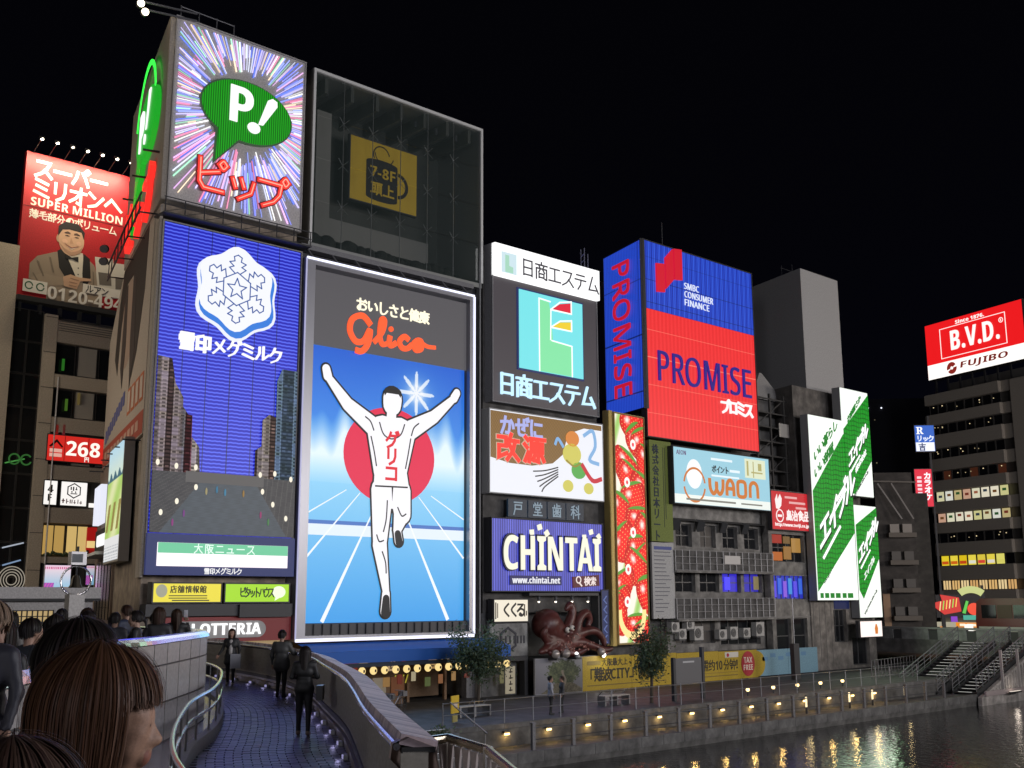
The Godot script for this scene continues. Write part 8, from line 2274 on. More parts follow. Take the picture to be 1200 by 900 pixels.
func bicycle(label: String, at: Vector3, turn: float) -> void:
	var b := thing("bicycle", label, "bicycle", at, turn, "bicycles by the steps")
	var met := paint(0.35, 0.35, 0.37, 0.3, 0.8)
	var blk := paint(0.02, 0.02, 0.02, 0.6)
	for x in [-0.52, 0.52]:
		var t := TorusMesh.new()
		t.inner_radius = 0.29
		t.outer_radius = 0.33
		t.rings = 20
		t.ring_segments = 6
		var w := hang(b, "wheel", t, blk, Vector3(x, 0.33, 0))
		w.rotation_degrees.x = 90
		var st := begin()
		for k in 8:
			add_tube(st, Vector3.ZERO, Vector3(cos(TAU * k / 8), 0, sin(TAU * k / 8)) * 0.3, 0.006, 4)
		hang(w, "spokes", st.commit(), met)
	var fr := begin()
	for e in [[Vector3(-0.52, 0.33, 0), Vector3(-0.08, 0.3, 0)], [Vector3(-0.08, 0.3, 0), Vector3(0.36, 0.75, 0)], [Vector3(-0.08, 0.3, 0), Vector3(-0.2, 0.8, 0)], [Vector3(-0.52, 0.33, 0), Vector3(-0.18, 0.7, 0)], [Vector3(0.52, 0.33, 0), Vector3(0.36, 0.9, 0)], [Vector3(-0.17, 0.68, 0), Vector3(0.38, 0.72, 0)]]:
		add_tube(fr, e[0], e[1], 0.018, 6)
	hang(b, "frame", fr.commit(), met)
	bar(b, "handlebar", Vector3(0.33, 0.98, -0.26), Vector3(0.33, 0.98, 0.26), 0.015, met, 6)
	box(b, "saddle", Vector3(-0.22, 0.84, 0), Vector3(0.26, 0.06, 0.15), blk)
	box(b, "basket", Vector3(0.58, 0.82, 0), Vector3(0.3, 0.22, 0.3), met)

func build_promenade_things() -> void:
	var dark := paint(0.03, 0.03, 0.033, 0.6)
	var steel := paint(0.3, 0.3, 0.31, 0.35, 0.8)
	# hoarding along the buildings
	var h := thing("printed_hoarding", "long printed hoarding: garden picture, yellow shopping panels with black lettering, pale blue end", "hoarding", Vector3(42.75, -3.1, -44.5))
	span(h, "garden_panel", Vector3(0, 0.0, -0.12), Vector3(3.62, 1.88, 0), paint(0.4, 0.4, 0.41, 0.7, 0, 0.4))
	var gp := picture(160, 84, func(u: float, v: float) -> Color:
		var n := 0.0
		for e in [[13.0, 9.0, 0.3], [29.0, 23.0, 1.1], [61.0, 47.0, 2.0], [97.0, 83.0, 0.7]]:
			n += sin(u * e[0] + sin(v * e[1] * 0.7) * 1.7 + e[2]) * sin(v * e[1] + sin(u * e[0] * 0.6) + e[2]) * 0.3
		var c := Color(0.5, 0.5, 0.52).lerp(Color(0.42, 0.42, 0.45), v)
		var d := Vector2((u - 0.58) / 0.36, (v - 0.42) / 0.36).length()
		if d + n * 0.25 < 1.0:
			c = Color(0.16, 0.2, 0.12).lerp(Color(0.36, 0.39, 0.26), clampf(0.5 + n, 0, 1))
		if v > 0.72 and v - 0.9 * absf(u - 0.6) > 0.55:
			c = Color(0.42, 0.4, 0.33).lerp(Color(0.28, 0.26, 0.2), clampf(0.5 + n, 0, 1))
		if absf(u - 0.6 - 0.03 * sin(v * 12.0)) < 0.025 and v > 0.35 and v < 0.8:
			c = Color(0.5, 0.46, 0.4)
		return c)
	screen(h, "garden_print", 0.03, 0.03, 3.56, 1.82, 0.006, plain_print(gp))
	var yel := paint(0.52, 0.36, 0.02, 0.65, 0, 0.4)
	for k in 4:
		span(h, "yellow_panel", Vector3(3.64 + k * 4.1, 0.0, -0.12), Vector3(7.72 + k * 4.1, 1.86 - 0.04 * k, 0), yel)
	for k in 2:
		span(h, "blue_panel", Vector3(20.04 + k * 3.55, 0.05, -0.12), Vector3(23.56 + k * 3.55, 1.7, 0), paint(0.22, 0.4, 0.5, 0.65, 0, 0.4))
	cutout(h, "yellow_edge", [oval(Vector2(20.0, 0.85), 0.9, 0.82, 24)], 0.002, 0.004, yel)
	var blk := paint(0.03, 0.025, 0.015, 0.7)
	kana(h, "lettering", "「難波", Vector2(3.9, 0.5), 0.75, 1.2, 0.0, blk, 0.01, 0.9)
	fit_latin(h, "lettering", "CITY", 5.95, 7.55, 0.56, 0.58, 0.0, blk, null, 0.01)
	kana(h, "lettering", "」", Vector2(7.5, 0.5), 0.75, 1.2, 0.0, blk, 0.01)
	kana(h, "lettering", "大阪最大上", Vector2(5.2, 1.3), 0.42, 1.1, 0.0, blk, 0.01, 1.05)
	cutout(h, "small_print", [rect(4.0, 1.38, 5.1, 1.6), rect(4.0, 0.24, 10.8, 0.3)], 0.0, 0.006, paint(0.2, 0.14, 0.03, 0.7))
	kana(h, "lettering", "只需约", Vector2(13.6, 0.6), 0.66, 1.1, 0.0, blk, 0.01, 0.98)
	fit_latin(h, "lettering", "10", 15.6, 16.3, 0.64, 0.55, 0.0, blk, null, 0.01)
	kana(h, "lettering", "分钟", Vector2(16.4, 0.6), 0.66, 1.1, 0.0, blk, 0.01, 0.98)
	fit_latin(h, "lettering", "!", 17.75, 17.9, 0.64, 0.55, 0.0, blk, null, 0.01)
	cutout(h, "small_print", [rect(13.6, 0.24, 17.9, 0.3), rect(13.6, 0.45, 17.9, 0.48)], 0.0, 0.006, paint(0.2, 0.14, 0.03, 0.7))
	cutout(h, "badge", [oval(Vector2(19.0, 0.9), 0.72, 0.78, 28)], 0.012, 0.008, paint(0.38, 0.02, 0.03, 0.6))
	fit_latin(h, "badge_text", "TAX", 18.55, 19.45, 0.95, 0.36, 0.02, paint(0.7, 0.6, 0.5), null, 0.008)
	fit_latin(h, "badge_text", "FREE", 18.5, 19.5, 0.5, 0.34, 0.02, paint(0.7, 0.6, 0.5), null, 0.008)
	cutout(h, "logo_patch", [rect(16.6, 1.35, 18.0, 1.68)], 0.0, 0.008, paint(0.6, 0.57, 0.5, 0.6))
	cutout(h, "logo_dot", [oval(Vector2(16.9, 1.5), 0.13, 0.12, 14)], 0.009, 0.004, paint(0.4, 0.02, 0.05, 0.6))
	for k in 6:
		cutout(h, "blue_print", [rect(20.6 + k * 0.9, 1.0 + 0.2 * (k % 2), 21.2 + k * 0.9, 1.25 + 0.2 * (k % 2))], 0.002, 0.004, paint(0.12, 0.25, 0.4, 0.7))
	# plain shutter wall between hoarding and shop
	var sh := thing("shop_doorway", "dark shop doorway with a white vertical noren sign, left of the garden picture", "shop front", Vector3(39.9, -3.1, -45.0))
	span(sh, "lintel", Vector3(0, 1.8, -0.3), Vector3(2.8, 2.05, 0), dark)
	span(sh, "side", Vector3(2.55, 0, -0.4), Vector3(2.8, 1.8, 0), dark)
	span(sh, "back", Vector3(0, 0, -2.0), Vector3(2.8, 1.9, -1.9), paint(0.05, 0.02, 0.02))
	span(sh, "hanging_sign", Vector3(1.1, 0.15, 0.05), Vector3(1.75, 1.55, 0.12), hexglow("c8bca0", 0.45))
	for k in 4:
		cutout(sh, "brush_print", [rect(1.3, 0.3 + k * 0.31, 1.55, 0.36 + k * 0.31), rect(1.38, 0.28 + k * 0.31, 1.44, 0.5 + k * 0.31)], 0.125, 0.01, paint(0.03, 0.02, 0.02))
	span(sh, "lit_board", Vector3(0.75, 0.7, 0.0), Vector3(1.0, 1.7, 0.06), hexglow("8a8658", 0.4))
	# railings of the upper walk
	var rail := thing("promenade_railing", "slim two-bar steel railing along the edge of the upper promenade", "railing", Vector3(29.0, -3.09, -35.42))
	rail_run(rail, "rail_bar", Vector3.ZERO, Vector3(37.5, 0, 0), 0.98, 23, [0.5, 0.95], steel, 0.022)
	# bollard posts and cable of the lower walk
	for k in 16:
		var p := thing("quay_post", "grey quayside post, number %d from the left along the water" % (k + 1), "post", Vector3(31.9 + k * 2.25, -3.95, -33.35), 0, "posts along the water's edge")
		p.set_meta("label", ["leftmost grey quayside post", "second grey quayside post from the left", "third grey quayside post from the left", "fourth grey quayside post from the left", "fifth grey quayside post from the left", "sixth grey quayside post from the left", "seventh grey quayside post from the left", "eighth grey quayside post from the left", "eighth grey quayside post from the far stairs", "seventh grey quayside post from the far stairs", "sixth grey quayside post from the far stairs", "fifth grey quayside post from the far stairs", "fourth grey quayside post from the far stairs", "third grey quayside post from the far stairs", "second grey quayside post from the far stairs", "grey quayside post nearest the far stairs"][k])
		var st := begin()
		add_block(st, Vector3(0, 0.5, 0), Vector3(0.16, 1.0, 0.12))
		add_block(st, Vector3(0, 1.02, 0), Vector3(0.2, 0.05, 0.16))
		hang(p, "shaft", st.commit(), paint(0.16, 0.16, 0.17, 0.5, 0.3, 0.4))
		if k < 15:
			bar(p, "cable", Vector3(0.08, 0.4, 0), Vector3(2.17, 0.4, 0), 0.02, dark, 5)
			bar(p, "cable", Vector3(0.08, 0.85, 0), Vector3(2.17, 0.85, 0), 0.022, steel, 5)
	# lamps in the retaining wall
	var ords := ["first", "second", "third", "fourth", "fifth", "sixth", "seventh", "eighth", "ninth", "tenth", "eleventh", "twelfth", "thirteenth"]
	for k in 13:
		var l := thing("wall_lamp", "small amber wall lamp, %s from the left in the low promenade wall" % ords[k], "lamp", Vector3(32.2 + k * 2.4, -3.5, -35.26), 0, "amber lamps in the promenade wall")
		box(l, "lamp_housing", Vector3(0, 0.08, 0.03), Vector3(0.34, 0.07, 0.12), dark)
		box(l, "lamp_lens", Vector3(0, 0, 0.06), Vector3(0.26, 0.08, 0.05), hexglow("ffd890", 4.0))
		bulb_light(l, Vector3(0, -0.05, 0.14), Color(1, 0.8, 0.45), 0.25, 0.06)
	for k in 5:
		var l := thing("path_lamp", "low amber path lamp, %s from the left on the upper walk" % ords[k], "lamp", Vector3(50.4 + k * 2.3, -3.1, -36.4), 0, "low lamps on the upper walk")
		bar(l, "stem", Vector3.ZERO, Vector3(0, 0.25, 0), 0.05, dark, 6)
		ball(l, "lamp_bulb", Vector3(0, 0.3, 0), 0.1, hexglow("ffdc98", 3.0))
		bulb_light(l, Vector3(0, 0.3, 0), Color(1, 0.8, 0.45), 0.06, 0.08)
	for k in 4:
		var l := thing("bollard_light", "slender lit bollard, %s from the left beside the water" % ords[k], "bollard light", Vector3([52.4, 56.6, 59.0, 62.6][k], -4.0, -34.2), 0, "lit bollards on the lower walk")
		bar(l, "base", Vector3.ZERO, Vector3(0, 0.3, 0), 0.06, dark, 8)
		bar(l, "light_tube", Vector3(0, 0.3, 0), Vector3(0, 0.85, 0), 0.05, hexglow("ffe8b8", 1.4), 8)
		bar(l, "cap", Vector3(0, 0.85, 0), Vector3(0, 0.92, 0), 0.06, dark, 8)
		bulb_light(l, Vector3(0.12, 0.6, 0.12), Color(1, 0.88, 0.62), 0.1, 0.08)
	leafy_tree("leafy_tree", "dark leafy tree standing before the lanterns of the eatery", Vector3(36.2, -3.1, -41.6), 3.0, Vector3(1.3, 1.3, 1.25), 2.5, 3, 5200)
	leafy_tree("leafy_tree", "slim leafy tree before the yellow hoarding", Vector3(43.6, -3.1, -37.2), 3.0, Vector3(0.9, 1.35, 0.9), 2.4, 9, 3800)
	leafy_tree("leafy_tree", "small sapling beside the low wall near the steps", Vector3(27.9, -4.0, -34.2), 1.1, Vector3(0.45, 0.5, 0.45), 0.75, 12, 500)
	# information board
	var ib := thing("information_board", "dark grey information board on two posts by the slim tree", "sign", Vector3(45.1, -3.1, -37.0))
	for x in [0.0, 2.3]:
		span(ib, "post", Vector3(x - 0.09, 0, -0.09), Vector3(x + 0.09, 2.1 + x * 0.2, 0.09), dark)
	span(ib, "panel", Vector3(0.1, 0.75, -0.05), Vector3(2.2, 2.05, 0.05), paint(0.09, 0.09, 0.095, 0.5))
	cutout(ib, "heading_print", [rect(0.7, 1.82, 1.6, 1.9)], 0.051, 0.004, paint(0.4, 0.4, 0.4))
	# benches
	for e in [[Vector3(41.6, -3.1, -37.9), "steel and timber bench left of the slim tree"], [Vector3(33.2, -3.1, -38.6), "pale bench near the eatery tree"]]:
		var b := thing("bench", e[1], "bench", e[0], 0, "benches on the promenade")
		for k in 4:
			span(b, "slat", Vector3(-0.9, 0.42, -0.2 + k * 0.13), Vector3(0.9, 0.46, -0.1 + k * 0.13), paint(0.36, 0.33, 0.28, 0.7))
		for x in [-0.85, 0.0, 0.85]:
			span(b, "leg", Vector3(x - 0.04, 0, -0.2), Vector3(x + 0.04, 0.42, 0.3), steel)
			bar(b, "armrest", Vector3(x, 0.46, -0.18), Vector3(x, 0.68, 0.1), 0.025, steel, 6)
	var yb := thing("yellow_notice_board", "small yellow notice on a post by the steps", "sign", Vector3(30.8, -3.1, -36.9), 20)
	bar(yb, "post", Vector3.ZERO, Vector3(0, 0.9, 0), 0.03, steel, 6)
	box(yb, "panel", Vector3(0, 0.75, 0.04), Vector3(0.62, 0.7, 0.04), paint(0.62, 0.42, 0.03, 0.6))
	box(yb, "picture", Vector3(0.03, 0.72, 0.064), Vector3(0.28, 0.2, 0.006), paint(0.6, 0.5, 0.4, 0.6))
	box(yb, "lower_panel", Vector3(0, 0.2, 0.04), Vector3(0.4, 0.3, 0.04), paint(0.35, 0.3, 0.1, 0.6))
	# steps with white edges from the upper to the lower walk
	var st := thing("promenade_steps", "short flight of dark steps with white edges beside the ramp wall", "stairs", Vector3(26.2, -4.0, -35.2))
	for k in 6:
		var s := span(st, "step", Vector3(0, 0, 2.0 - 0.36 * (k + 1)), Vector3(3.0, 0.16 * (k + 1), 2.0 - 0.36 * k), paint(0.1, 0.1, 0.1, 0.8))
		box(s, "step_edge", Vector3(0.2, 0.08 * (k + 1) + 0.006, 0.14), Vector3(1.9, 0.012, 0.08), paint(0.8, 0.8, 0.78, 0.6))
	for x in [-0.15, 3.15]:
		bar(st, "handrail", Vector3(x, 0.9, 2.0), Vector3(x, 1.9, -0.2), 0.03, steel, 6)
		bar(st, "handrail_post", Vector3(x, 0, 1.9), Vector3(x, 0.95, 1.9), 0.025, steel, 6)
	bicycle("bicycle leaning near the eatery entrance", Vector3(30.2, -3.1, -40.8), 30)
	bicycle("second bicycle parked beside the counter", Vector3(31.6, -3.1, -42.0), 15)
	# bollard rail near the far stairs
	var fr := thing("far_walk_railing", "dark steel railing before the brown building near the far stairs", "railing", Vector3(66.5, -3.1, -38.5))
	rail_run(fr, "rail_bar", Vector3.ZERO, Vector3(8.5, 0, -1.5), 1.1, 14, [0.3, 0.7, 1.1], paint(0.12, 0.12, 0.12, 0.5, 0.5), 0.03)
	var lp := thing("dark_banner_pole", "thick dark pole with a thin mast standing before the pale blue hoarding", "pole", Vector3(62.6, -3.1, -41.5))
	span(lp, "sleeve", Vector3(-0.3, 0, -0.15), Vector3(0.3, 2.2, 0.15), dark)
	bar(lp, "mast", Vector3(0, 2.2, 0), Vector3(0, 5.0, 0), 0.03, steel, 6)

# ---------- the bank behind the camera, with added unseen billboards to light the scene ----------
func build_south_bank() -> void:
	var dark := paint(0.05, 0.05, 0.05, 0.7)
	var land := setting("south_bank")
	span(land, "south_ground", Vector3(-120, -6, 14), Vector3(420, -3.2, 300), paint(0.06, 0.06, 0.06, 0.9))
	var spots := [[-38.0, 6.0, 12.0, "f6f4ff", "added unseen white billboard on the opposite bank, farthest left"], [28.0, 6.0, 14.0, "f4f4ff", "added unseen wide white billboard on the opposite bank"], [60.0, 7.0, 13.0, "f8f4f6", "added unseen white billboard on the opposite bank, towards the far bridge"], [92.0, 6.0, 14.0, "fbf0e8", "added unseen warm billboard on the opposite bank, past the far bridge"], [122.0, 6.0, 14.0, "fbeee2", "added unseen warm billboard on the opposite bank, farthest right"]]
	for e in spots:
		var b := thing("south_building", "plain dark building carrying the " + e[4].replace(" on the opposite bank", ""), "building", Vector3(e[0], -3.2, 17))
		span(b, "wall", Vector3(-10, 0, 0), Vector3(10, 24, 14), paint(0.2, 0.19, 0.18, 0.85, 0, 0.4))
		var s := sign_box("added_south_billboard", e[4], Vector3(e[0] + e[2] / 2, e[1], 16.6), 180, e[2], 12.0, 0.5, hexglow(e[3], 1.0), dark, "added billboards on the opposite bank", "billboard")
		sheet_light(s, 0.2, 0.2, e[2] - 0.4, 11.6, 0.5, Color.html(e[3]), 5.6)

# ---------- people ----------
var skin_mat: StandardMaterial3D
var hair_mat: StandardMaterial3D

func shade(c: Color, k: float) -> Color:
	return Color(c.r * k, c.g * k, c.b * k)

# hair strands over a head at the origin (face towards +z); style: bob, long, short, tail
func hair_mesh(style: String, tone: Color, count: int, width: float, seed: int, fluff := 0.0, fringe := 1.0) -> ArrayMesh:
	var r := RandomNumberGenerator.new()
	r.seed = seed
	var st := begin()
	for i in count:
		var phi := r.randf_range(-PI, PI)          # 0 = front
		var front := absf(phi) < 0.95
		var len := 1.0
		var low := -0.14
		if style == "short":
			low = 0.0 if not front else 0.05
			if absf(phi) > 2.0:
				low = -0.06
		elif style == "long":
			low = -0.36
		elif style == "tail":
			low = -0.02
		low += r.randf_range(-0.02, 0.025)
		var rad := 0.126 + r.randf_range(-0.004, 0.006) + fluff * r.randf()
		if r.randf() < 0.05:
			rad += r.randf_range(0.004, 0.014)
		var pts := PackedVector3Array()
		var nrm := PackedVector3Array()
		var steps := 14
		var end_theta := PI * 0.5
		if front:
			end_theta = fringe * r.randf_range(0.86, 1.14)
			if style == "short":
				end_theta = 0.85 + 0.25 * r.randf()
		var curl := r.randf_range(-0.05, 0.05)
		var wob := r.randf_range(-0.012, 0.012)
		for k in steps + 1:
			var t := float(k) / steps
			var pos: Vector3
			var dir := Vector3(sin(phi + curl * t), 0, cos(phi + curl * t))
			if front:
				var th := lerpf(0.1, end_theta, t)
				pos = Vector3(0, 0.02, -0.012) + (dir * sin(th) + Vector3.UP * cos(th)) * (rad + 0.004 * sin(t * 3.0))
				nrm.append((dir * sin(th) + Vector3.UP * cos(th)).normalized())
			else:
				var arc := rad * PI * 0.5
				var drop := maxf(0.02 - low, 0.01)
				var s := t * (arc + drop)
				if s < arc:
					var th := s / rad
					pos = Vector3(0, 0.02, -0.012) + (dir * sin(th) + Vector3.UP * cos(th)) * rad
					nrm.append((dir * sin(th) + Vector3.UP * cos(th)).normalized())
				else:
					var q := (s - arc) / drop
					var pull := 1.0 - (0.2 * q * q if style == "bob" else 0.12 * q)
					pos = Vector3(0, 0.02 - (s - arc), -0.012) + dir * rad * pull
					pos.x += wob * q
					nrm.append(dir)
			pos.x *= 0.88
			pos.z *= 1.0
			pts.append(pos)
		var c := shade(tone, r.randf_range(0.6, 1.5))
		st.set_color(c)
		var tilt := r.randf_range(-0.35, 0.35)
		for k in steps:
			var d := (pts[k + 1] - pts[k]).normalized()
			var e := (pts[mini(k + 2, steps)] - pts[k + 1]).normalized() if k + 2 <= steps else d
			var w0 := d.cross(nrm[k]).normalized() * width * (0.5 + 0.5 * sin(PI * clampf(k / float(steps), 0.06, 0.94)))
			var w1 := e.cross(nrm[k + 1]).normalized() * width * (0.5 + 0.5 * sin(PI * clampf((k + 1) / float(steps), 0.06, 0.94)))
			var n0 := (nrm[k] + tilt * w0.normalized()).normalized()
			var n1 := (nrm[k + 1] + tilt * w1.normalized()).normalized()
			var flip := (w0 * 2.0).cross(pts[k + 1] - pts[k]).dot(n0) > 0.0
			var a0 := pts[k] - w0 if not flip else pts[k] + w0
			var a1 := pts[k] + w0 if not flip else pts[k] - w0
			var b0 := pts[k + 1] - w1 if not flip else pts[k + 1] + w1
			var b1 := pts[k + 1] + w1 if not flip else pts[k + 1] - w1
			for v in [[a0, n0], [a1, n0], [b1, n1], [a0, n0], [b1, n1], [b0, n1]]:
				st.set_normal(v[1])
				st.add_vertex(v[0])
	return st.commit()

func head_blob(f: Blob, o: Vector3, s: float, skin: Color, hair: Color, style: String) -> void:
	var b := func(a: Vector3, c: Vector3, ra: float, rb: float, t: Color) -> void:
		f.bone(o + a * s, o + c * s, ra * s, rb * s, t)
	b.call(Vector3(0, 0.03, -0.04), Vector3(0, 0.03, -0.03), 0.088, 0.088, hair)
	b.call(Vector3(0, 0.028, -0.01), Vector3(0, 0.022, 0.022), 0.086, 0.083, skin)
	b.call(Vector3(0, 0.0, 0.035), Vector3(0, -0.045, 0.045), 0.068, 0.062, skin)
	b.call(Vector3(0, -0.06, 0.04), Vector3(0, -0.105, 0.062), 0.052, 0.03, skin)
	b.call(Vector3(0, 0.0, 0.1), Vector3(0, -0.035, 0.121), 0.008, 0.013, skin)
	for sx in [-1.0, 1.0]:
		b.call(Vector3(sx * 0.012, -0.038, 0.108), Vector3(sx * 0.014, -0.04, 0.106), 0.008, 0.008, skin)
		b.call(Vector3(sx * 0.036, -0.02, 0.082), Vector3(sx * 0.042, -0.05, 0.068), 0.022, 0.02, skin)
		b.call(Vector3(sx * 0.03, 0.022, 0.094), Vector3(sx * 0.045, 0.018, 0.082), 0.012, 0.012, skin)
		b.call(Vector3(sx * 0.078, 0.012, 0.0), Vector3(sx * 0.08, -0.03, 0.006), 0.016, 0.011, skin)
		b.call(Vector3(sx * 0.03, 0.002, 0.097), Vector3(sx * 0.032, 0.002, 0.096), 0.009, 0.009, Color(0.05, 0.03, 0.025))
	b.call(Vector3(-0.016, -0.068, 0.101), Vector3(0.016, -0.068, 0.101), 0.008, 0.008, Color(skin.r * 0.75, skin.g * 0.5, skin.b * 0.5))
	b.call(Vector3(-0.014, -0.078, 0.098), Vector3(0.014, -0.078, 0.098), 0.008, 0.008, Color(skin.r * 0.75, skin.g * 0.5, skin.b * 0.5))
	b.call(Vector3(0, -0.07, -0.02), Vector3(0, -0.2, -0.03), 0.052, 0.056, skin)
	if style != "bald":
		b.call(Vector3(0, 0.04, -0.04), Vector3(0, 0.05, -0.015), 0.094, 0.086, hair)
		if style == "bob" or style == "long":
			for sx in [-1.0, 1.0]:
				b.call(Vector3(sx * 0.05, 0.02, -0.04), Vector3(sx * 0.05, -0.1, -0.045), 0.04, 0.034, hair)
			b.call(Vector3(0, 0.0, -0.07), Vector3(0, -0.11 if style == "bob" else -0.3, -0.075), 0.05, 0.045, hair)
		elif style == "tail":
			b.call(Vector3(0, 0.0, -0.12), Vector3(0, -0.02, -0.17), 0.04, 0.03, hair)
			b.call(Vector3(0, -0.02, -0.17), Vector3(0, -0.15, -0.19), 0.034, 0.016, hair)

# a whole person; o: h, skin, hair, style, top, legs, shoe, arms, bag ...
func person(label: String, at: Vector3, turn: float, o: Dictionary) -> Node3D:
	var p := thing("person", label, "person", at, turn, o.get("group", ""))
	var sc: float = o.h / 1.7
	var skin: Color = o.get("skin", Color(0.42, 0.25, 0.17))
	var hair: Color = o.get("hair", Color(0.012, 0.009, 0.008))
	var top: Color = o.top
	var legs: Color = o.get("legs", Color(0.012, 0.012, 0.014))
	var shoe: Color = o.get("shoe", Color(0.02, 0.02, 0.02))
	var style: String = o.get("style", "short")
	var cell: float = o.get("cell", 0.02)
	var f := Blob.new()
	f.start(Vector3(-0.5, -0.03, -0.42), Vector3(0.5, 1.42, 0.5), cell, 0.035)
	var bulk: float = o.get("bulk", 1.0)
	f.bone(Vector3(-0.1, 1.34, -0.02), Vector3(0.1, 1.34, -0.02), 0.095 * bulk, 0.095 * bulk, top)
	f.bone(Vector3(-0.055, 1.22, 0.0), Vector3(0.055, 1.22, 0.0), 0.13 * bulk, 0.13 * bulk, top)
	f.bone(Vector3(-0.04, 1.02, 0), Vector3(0.04, 1.02, 0), 0.122 * bulk, 0.122 * bulk, top)
	f.bone(Vector3(-0.07, 0.9, 0), Vector3(0.07, 0.9, 0), 0.125 * bulk, 0.125 * bulk, top)
	if o.get("coat", 0.0) > 0.0:
		f.bone(Vector3(-0.07, 0.85, 0), Vector3(-0.08, o.coat, 0), 0.13, 0.14, top)
		f.bone(Vector3(0.07, 0.85, 0), Vector3(0.08, o.coat, 0), 0.13, 0.14, top)
	if o.has("shirt"):
		f.bone(Vector3(0, 1.34, 0.07), Vector3(0, 1.0, 0.11), 0.04, 0.05, o.shirt)
	var step: float = o.get("step", 0.05)
	for sx in [-1.0, 1.0]:
		var fz: float = step * sx
		f.bone(Vector3(sx * 0.085, 0.86, 0), Vector3(sx * 0.095, 0.48, fz * 0.6 + 0.02), 0.098, 0.062, legs)
		f.bone(Vector3(sx * 0.095, 0.48, fz * 0.6 + 0.02), Vector3(sx * 0.1, 0.1, fz - 0.01), 0.06, 0.043, legs)
		f.bone(Vector3(sx * 0.1, 0.05, fz - 0.03), Vector3(sx * 0.11, 0.035, fz + 0.14), 0.045, 0.034, shoe)
	var arms: Array = o.get("arms", [[Vector3(-0.25, 1.1, -0.02), Vector3(-0.25, 0.86, 0.06)], [Vector3(0.25, 1.1, -0.02), Vector3(0.25, 0.86, 0.06)]])
	for k in 2:
		var sx := -1.0 if k == 0 else 1.0
		var sh := Vector3(sx * 0.18, 1.35, -0.02)
		f.bone(sh, arms[k][0], 0.062 * bulk, 0.047 * bulk, top)
		f.bone(arms[k][0], arms[k][1], 0.046 * bulk, 0.034 * bulk, top)
	var m := f.mesh()
	var hd := Blob.new()
	var hc: float = o.get("head_cell", 0.011)
	hd.start(Vector3(-0.14, -0.27, -0.23), Vector3(0.14, 0.17, 0.16), hc, 0.02)
	head_blob(hd, Vector3.ZERO, 1.0, skin, hair, style)
	var hm := hd.mesh()
	var look: float = o.get("look", 0.0)
	var nod: float = o.get("nod", 0.0)
	var hb := Basis(Vector3.UP, deg_to_rad(look)) * Basis(Vector3.RIGHT, deg_to_rad(nod))
	var ho := Vector3(0, 1.565, 0.0)
	# the head joins the body's mesh
	var ar := hm.surface_get_arrays(0)
	var vs: PackedVector3Array = ar[Mesh.ARRAY_VERTEX]
	var ns: PackedVector3Array = ar[Mesh.ARRAY_NORMAL]
	for i in vs.size():
		vs[i] = ho + hb * vs[i]
		ns[i] = hb * ns[i]
	ar[Mesh.ARRAY_VERTEX] = vs
	ar[Mesh.ARRAY_NORMAL] = ns
	m.add_surface_from_arrays(Mesh.PRIMITIVE_TRIANGLES, ar)
	var body := hang(p, "body", m, skin_mat)
	body.scale = Vector3.ONE * sc
	if style != "bald":
		var hr := hang(p, "hair", hair_mesh(style, hair, o.get("strands", 260), o.get("strand", 0.007), int(at.x * 100) + 3, o.get("fluff", 0.0), o.get("fringe", 1.0)), hair_mat)
		hr.transform = Transform3D(hb * Basis.from_scale(Vector3.ONE * 1.0), ho)
		hr.transform = Transform3D(Basis.from_scale(Vector3.ONE * sc), Vector3.ZERO) * hr.transform
	# hands with separate fingers
	for k in 2:
		var st := begin()
		st.set_color(skin)
		var e: Vector3 = arms[k][0]
		var w: Vector3 = arms[k][1]
		var d := (w - e).normalized()
		var side := d.cross(Vector3(0, 0.3, 1).normalized()).normalized()
		var up := side.cross(d)
		add_block(st, w + d * 0.05, Vector3(0.026, 0.075, 0.09), Basis(up, side, d))
		for q in 4:
			var b0 := w + d * 0.09 + side * (-0.03 + 0.02 * q)
			var b1 := b0 + d * (0.035 + 0.006 * (1 - absi(q - 1))) + up * 0.008
			add_tube(st, b0, b1, 0.0095, 5)
			add_tube(st, b1, b1 + d * 0.025 + up * 0.022, 0.0085, 5, 0.007)
		add_tube(st, w + d * 0.03 + side * 0.035, w + d * 0.075 + side * 0.06 + up * 0.02, 0.011, 5, 0.008)
		var hand := hang(p, "hand", st.commit(), skin_mat)
		hand.scale = Vector3.ONE * sc
	return p

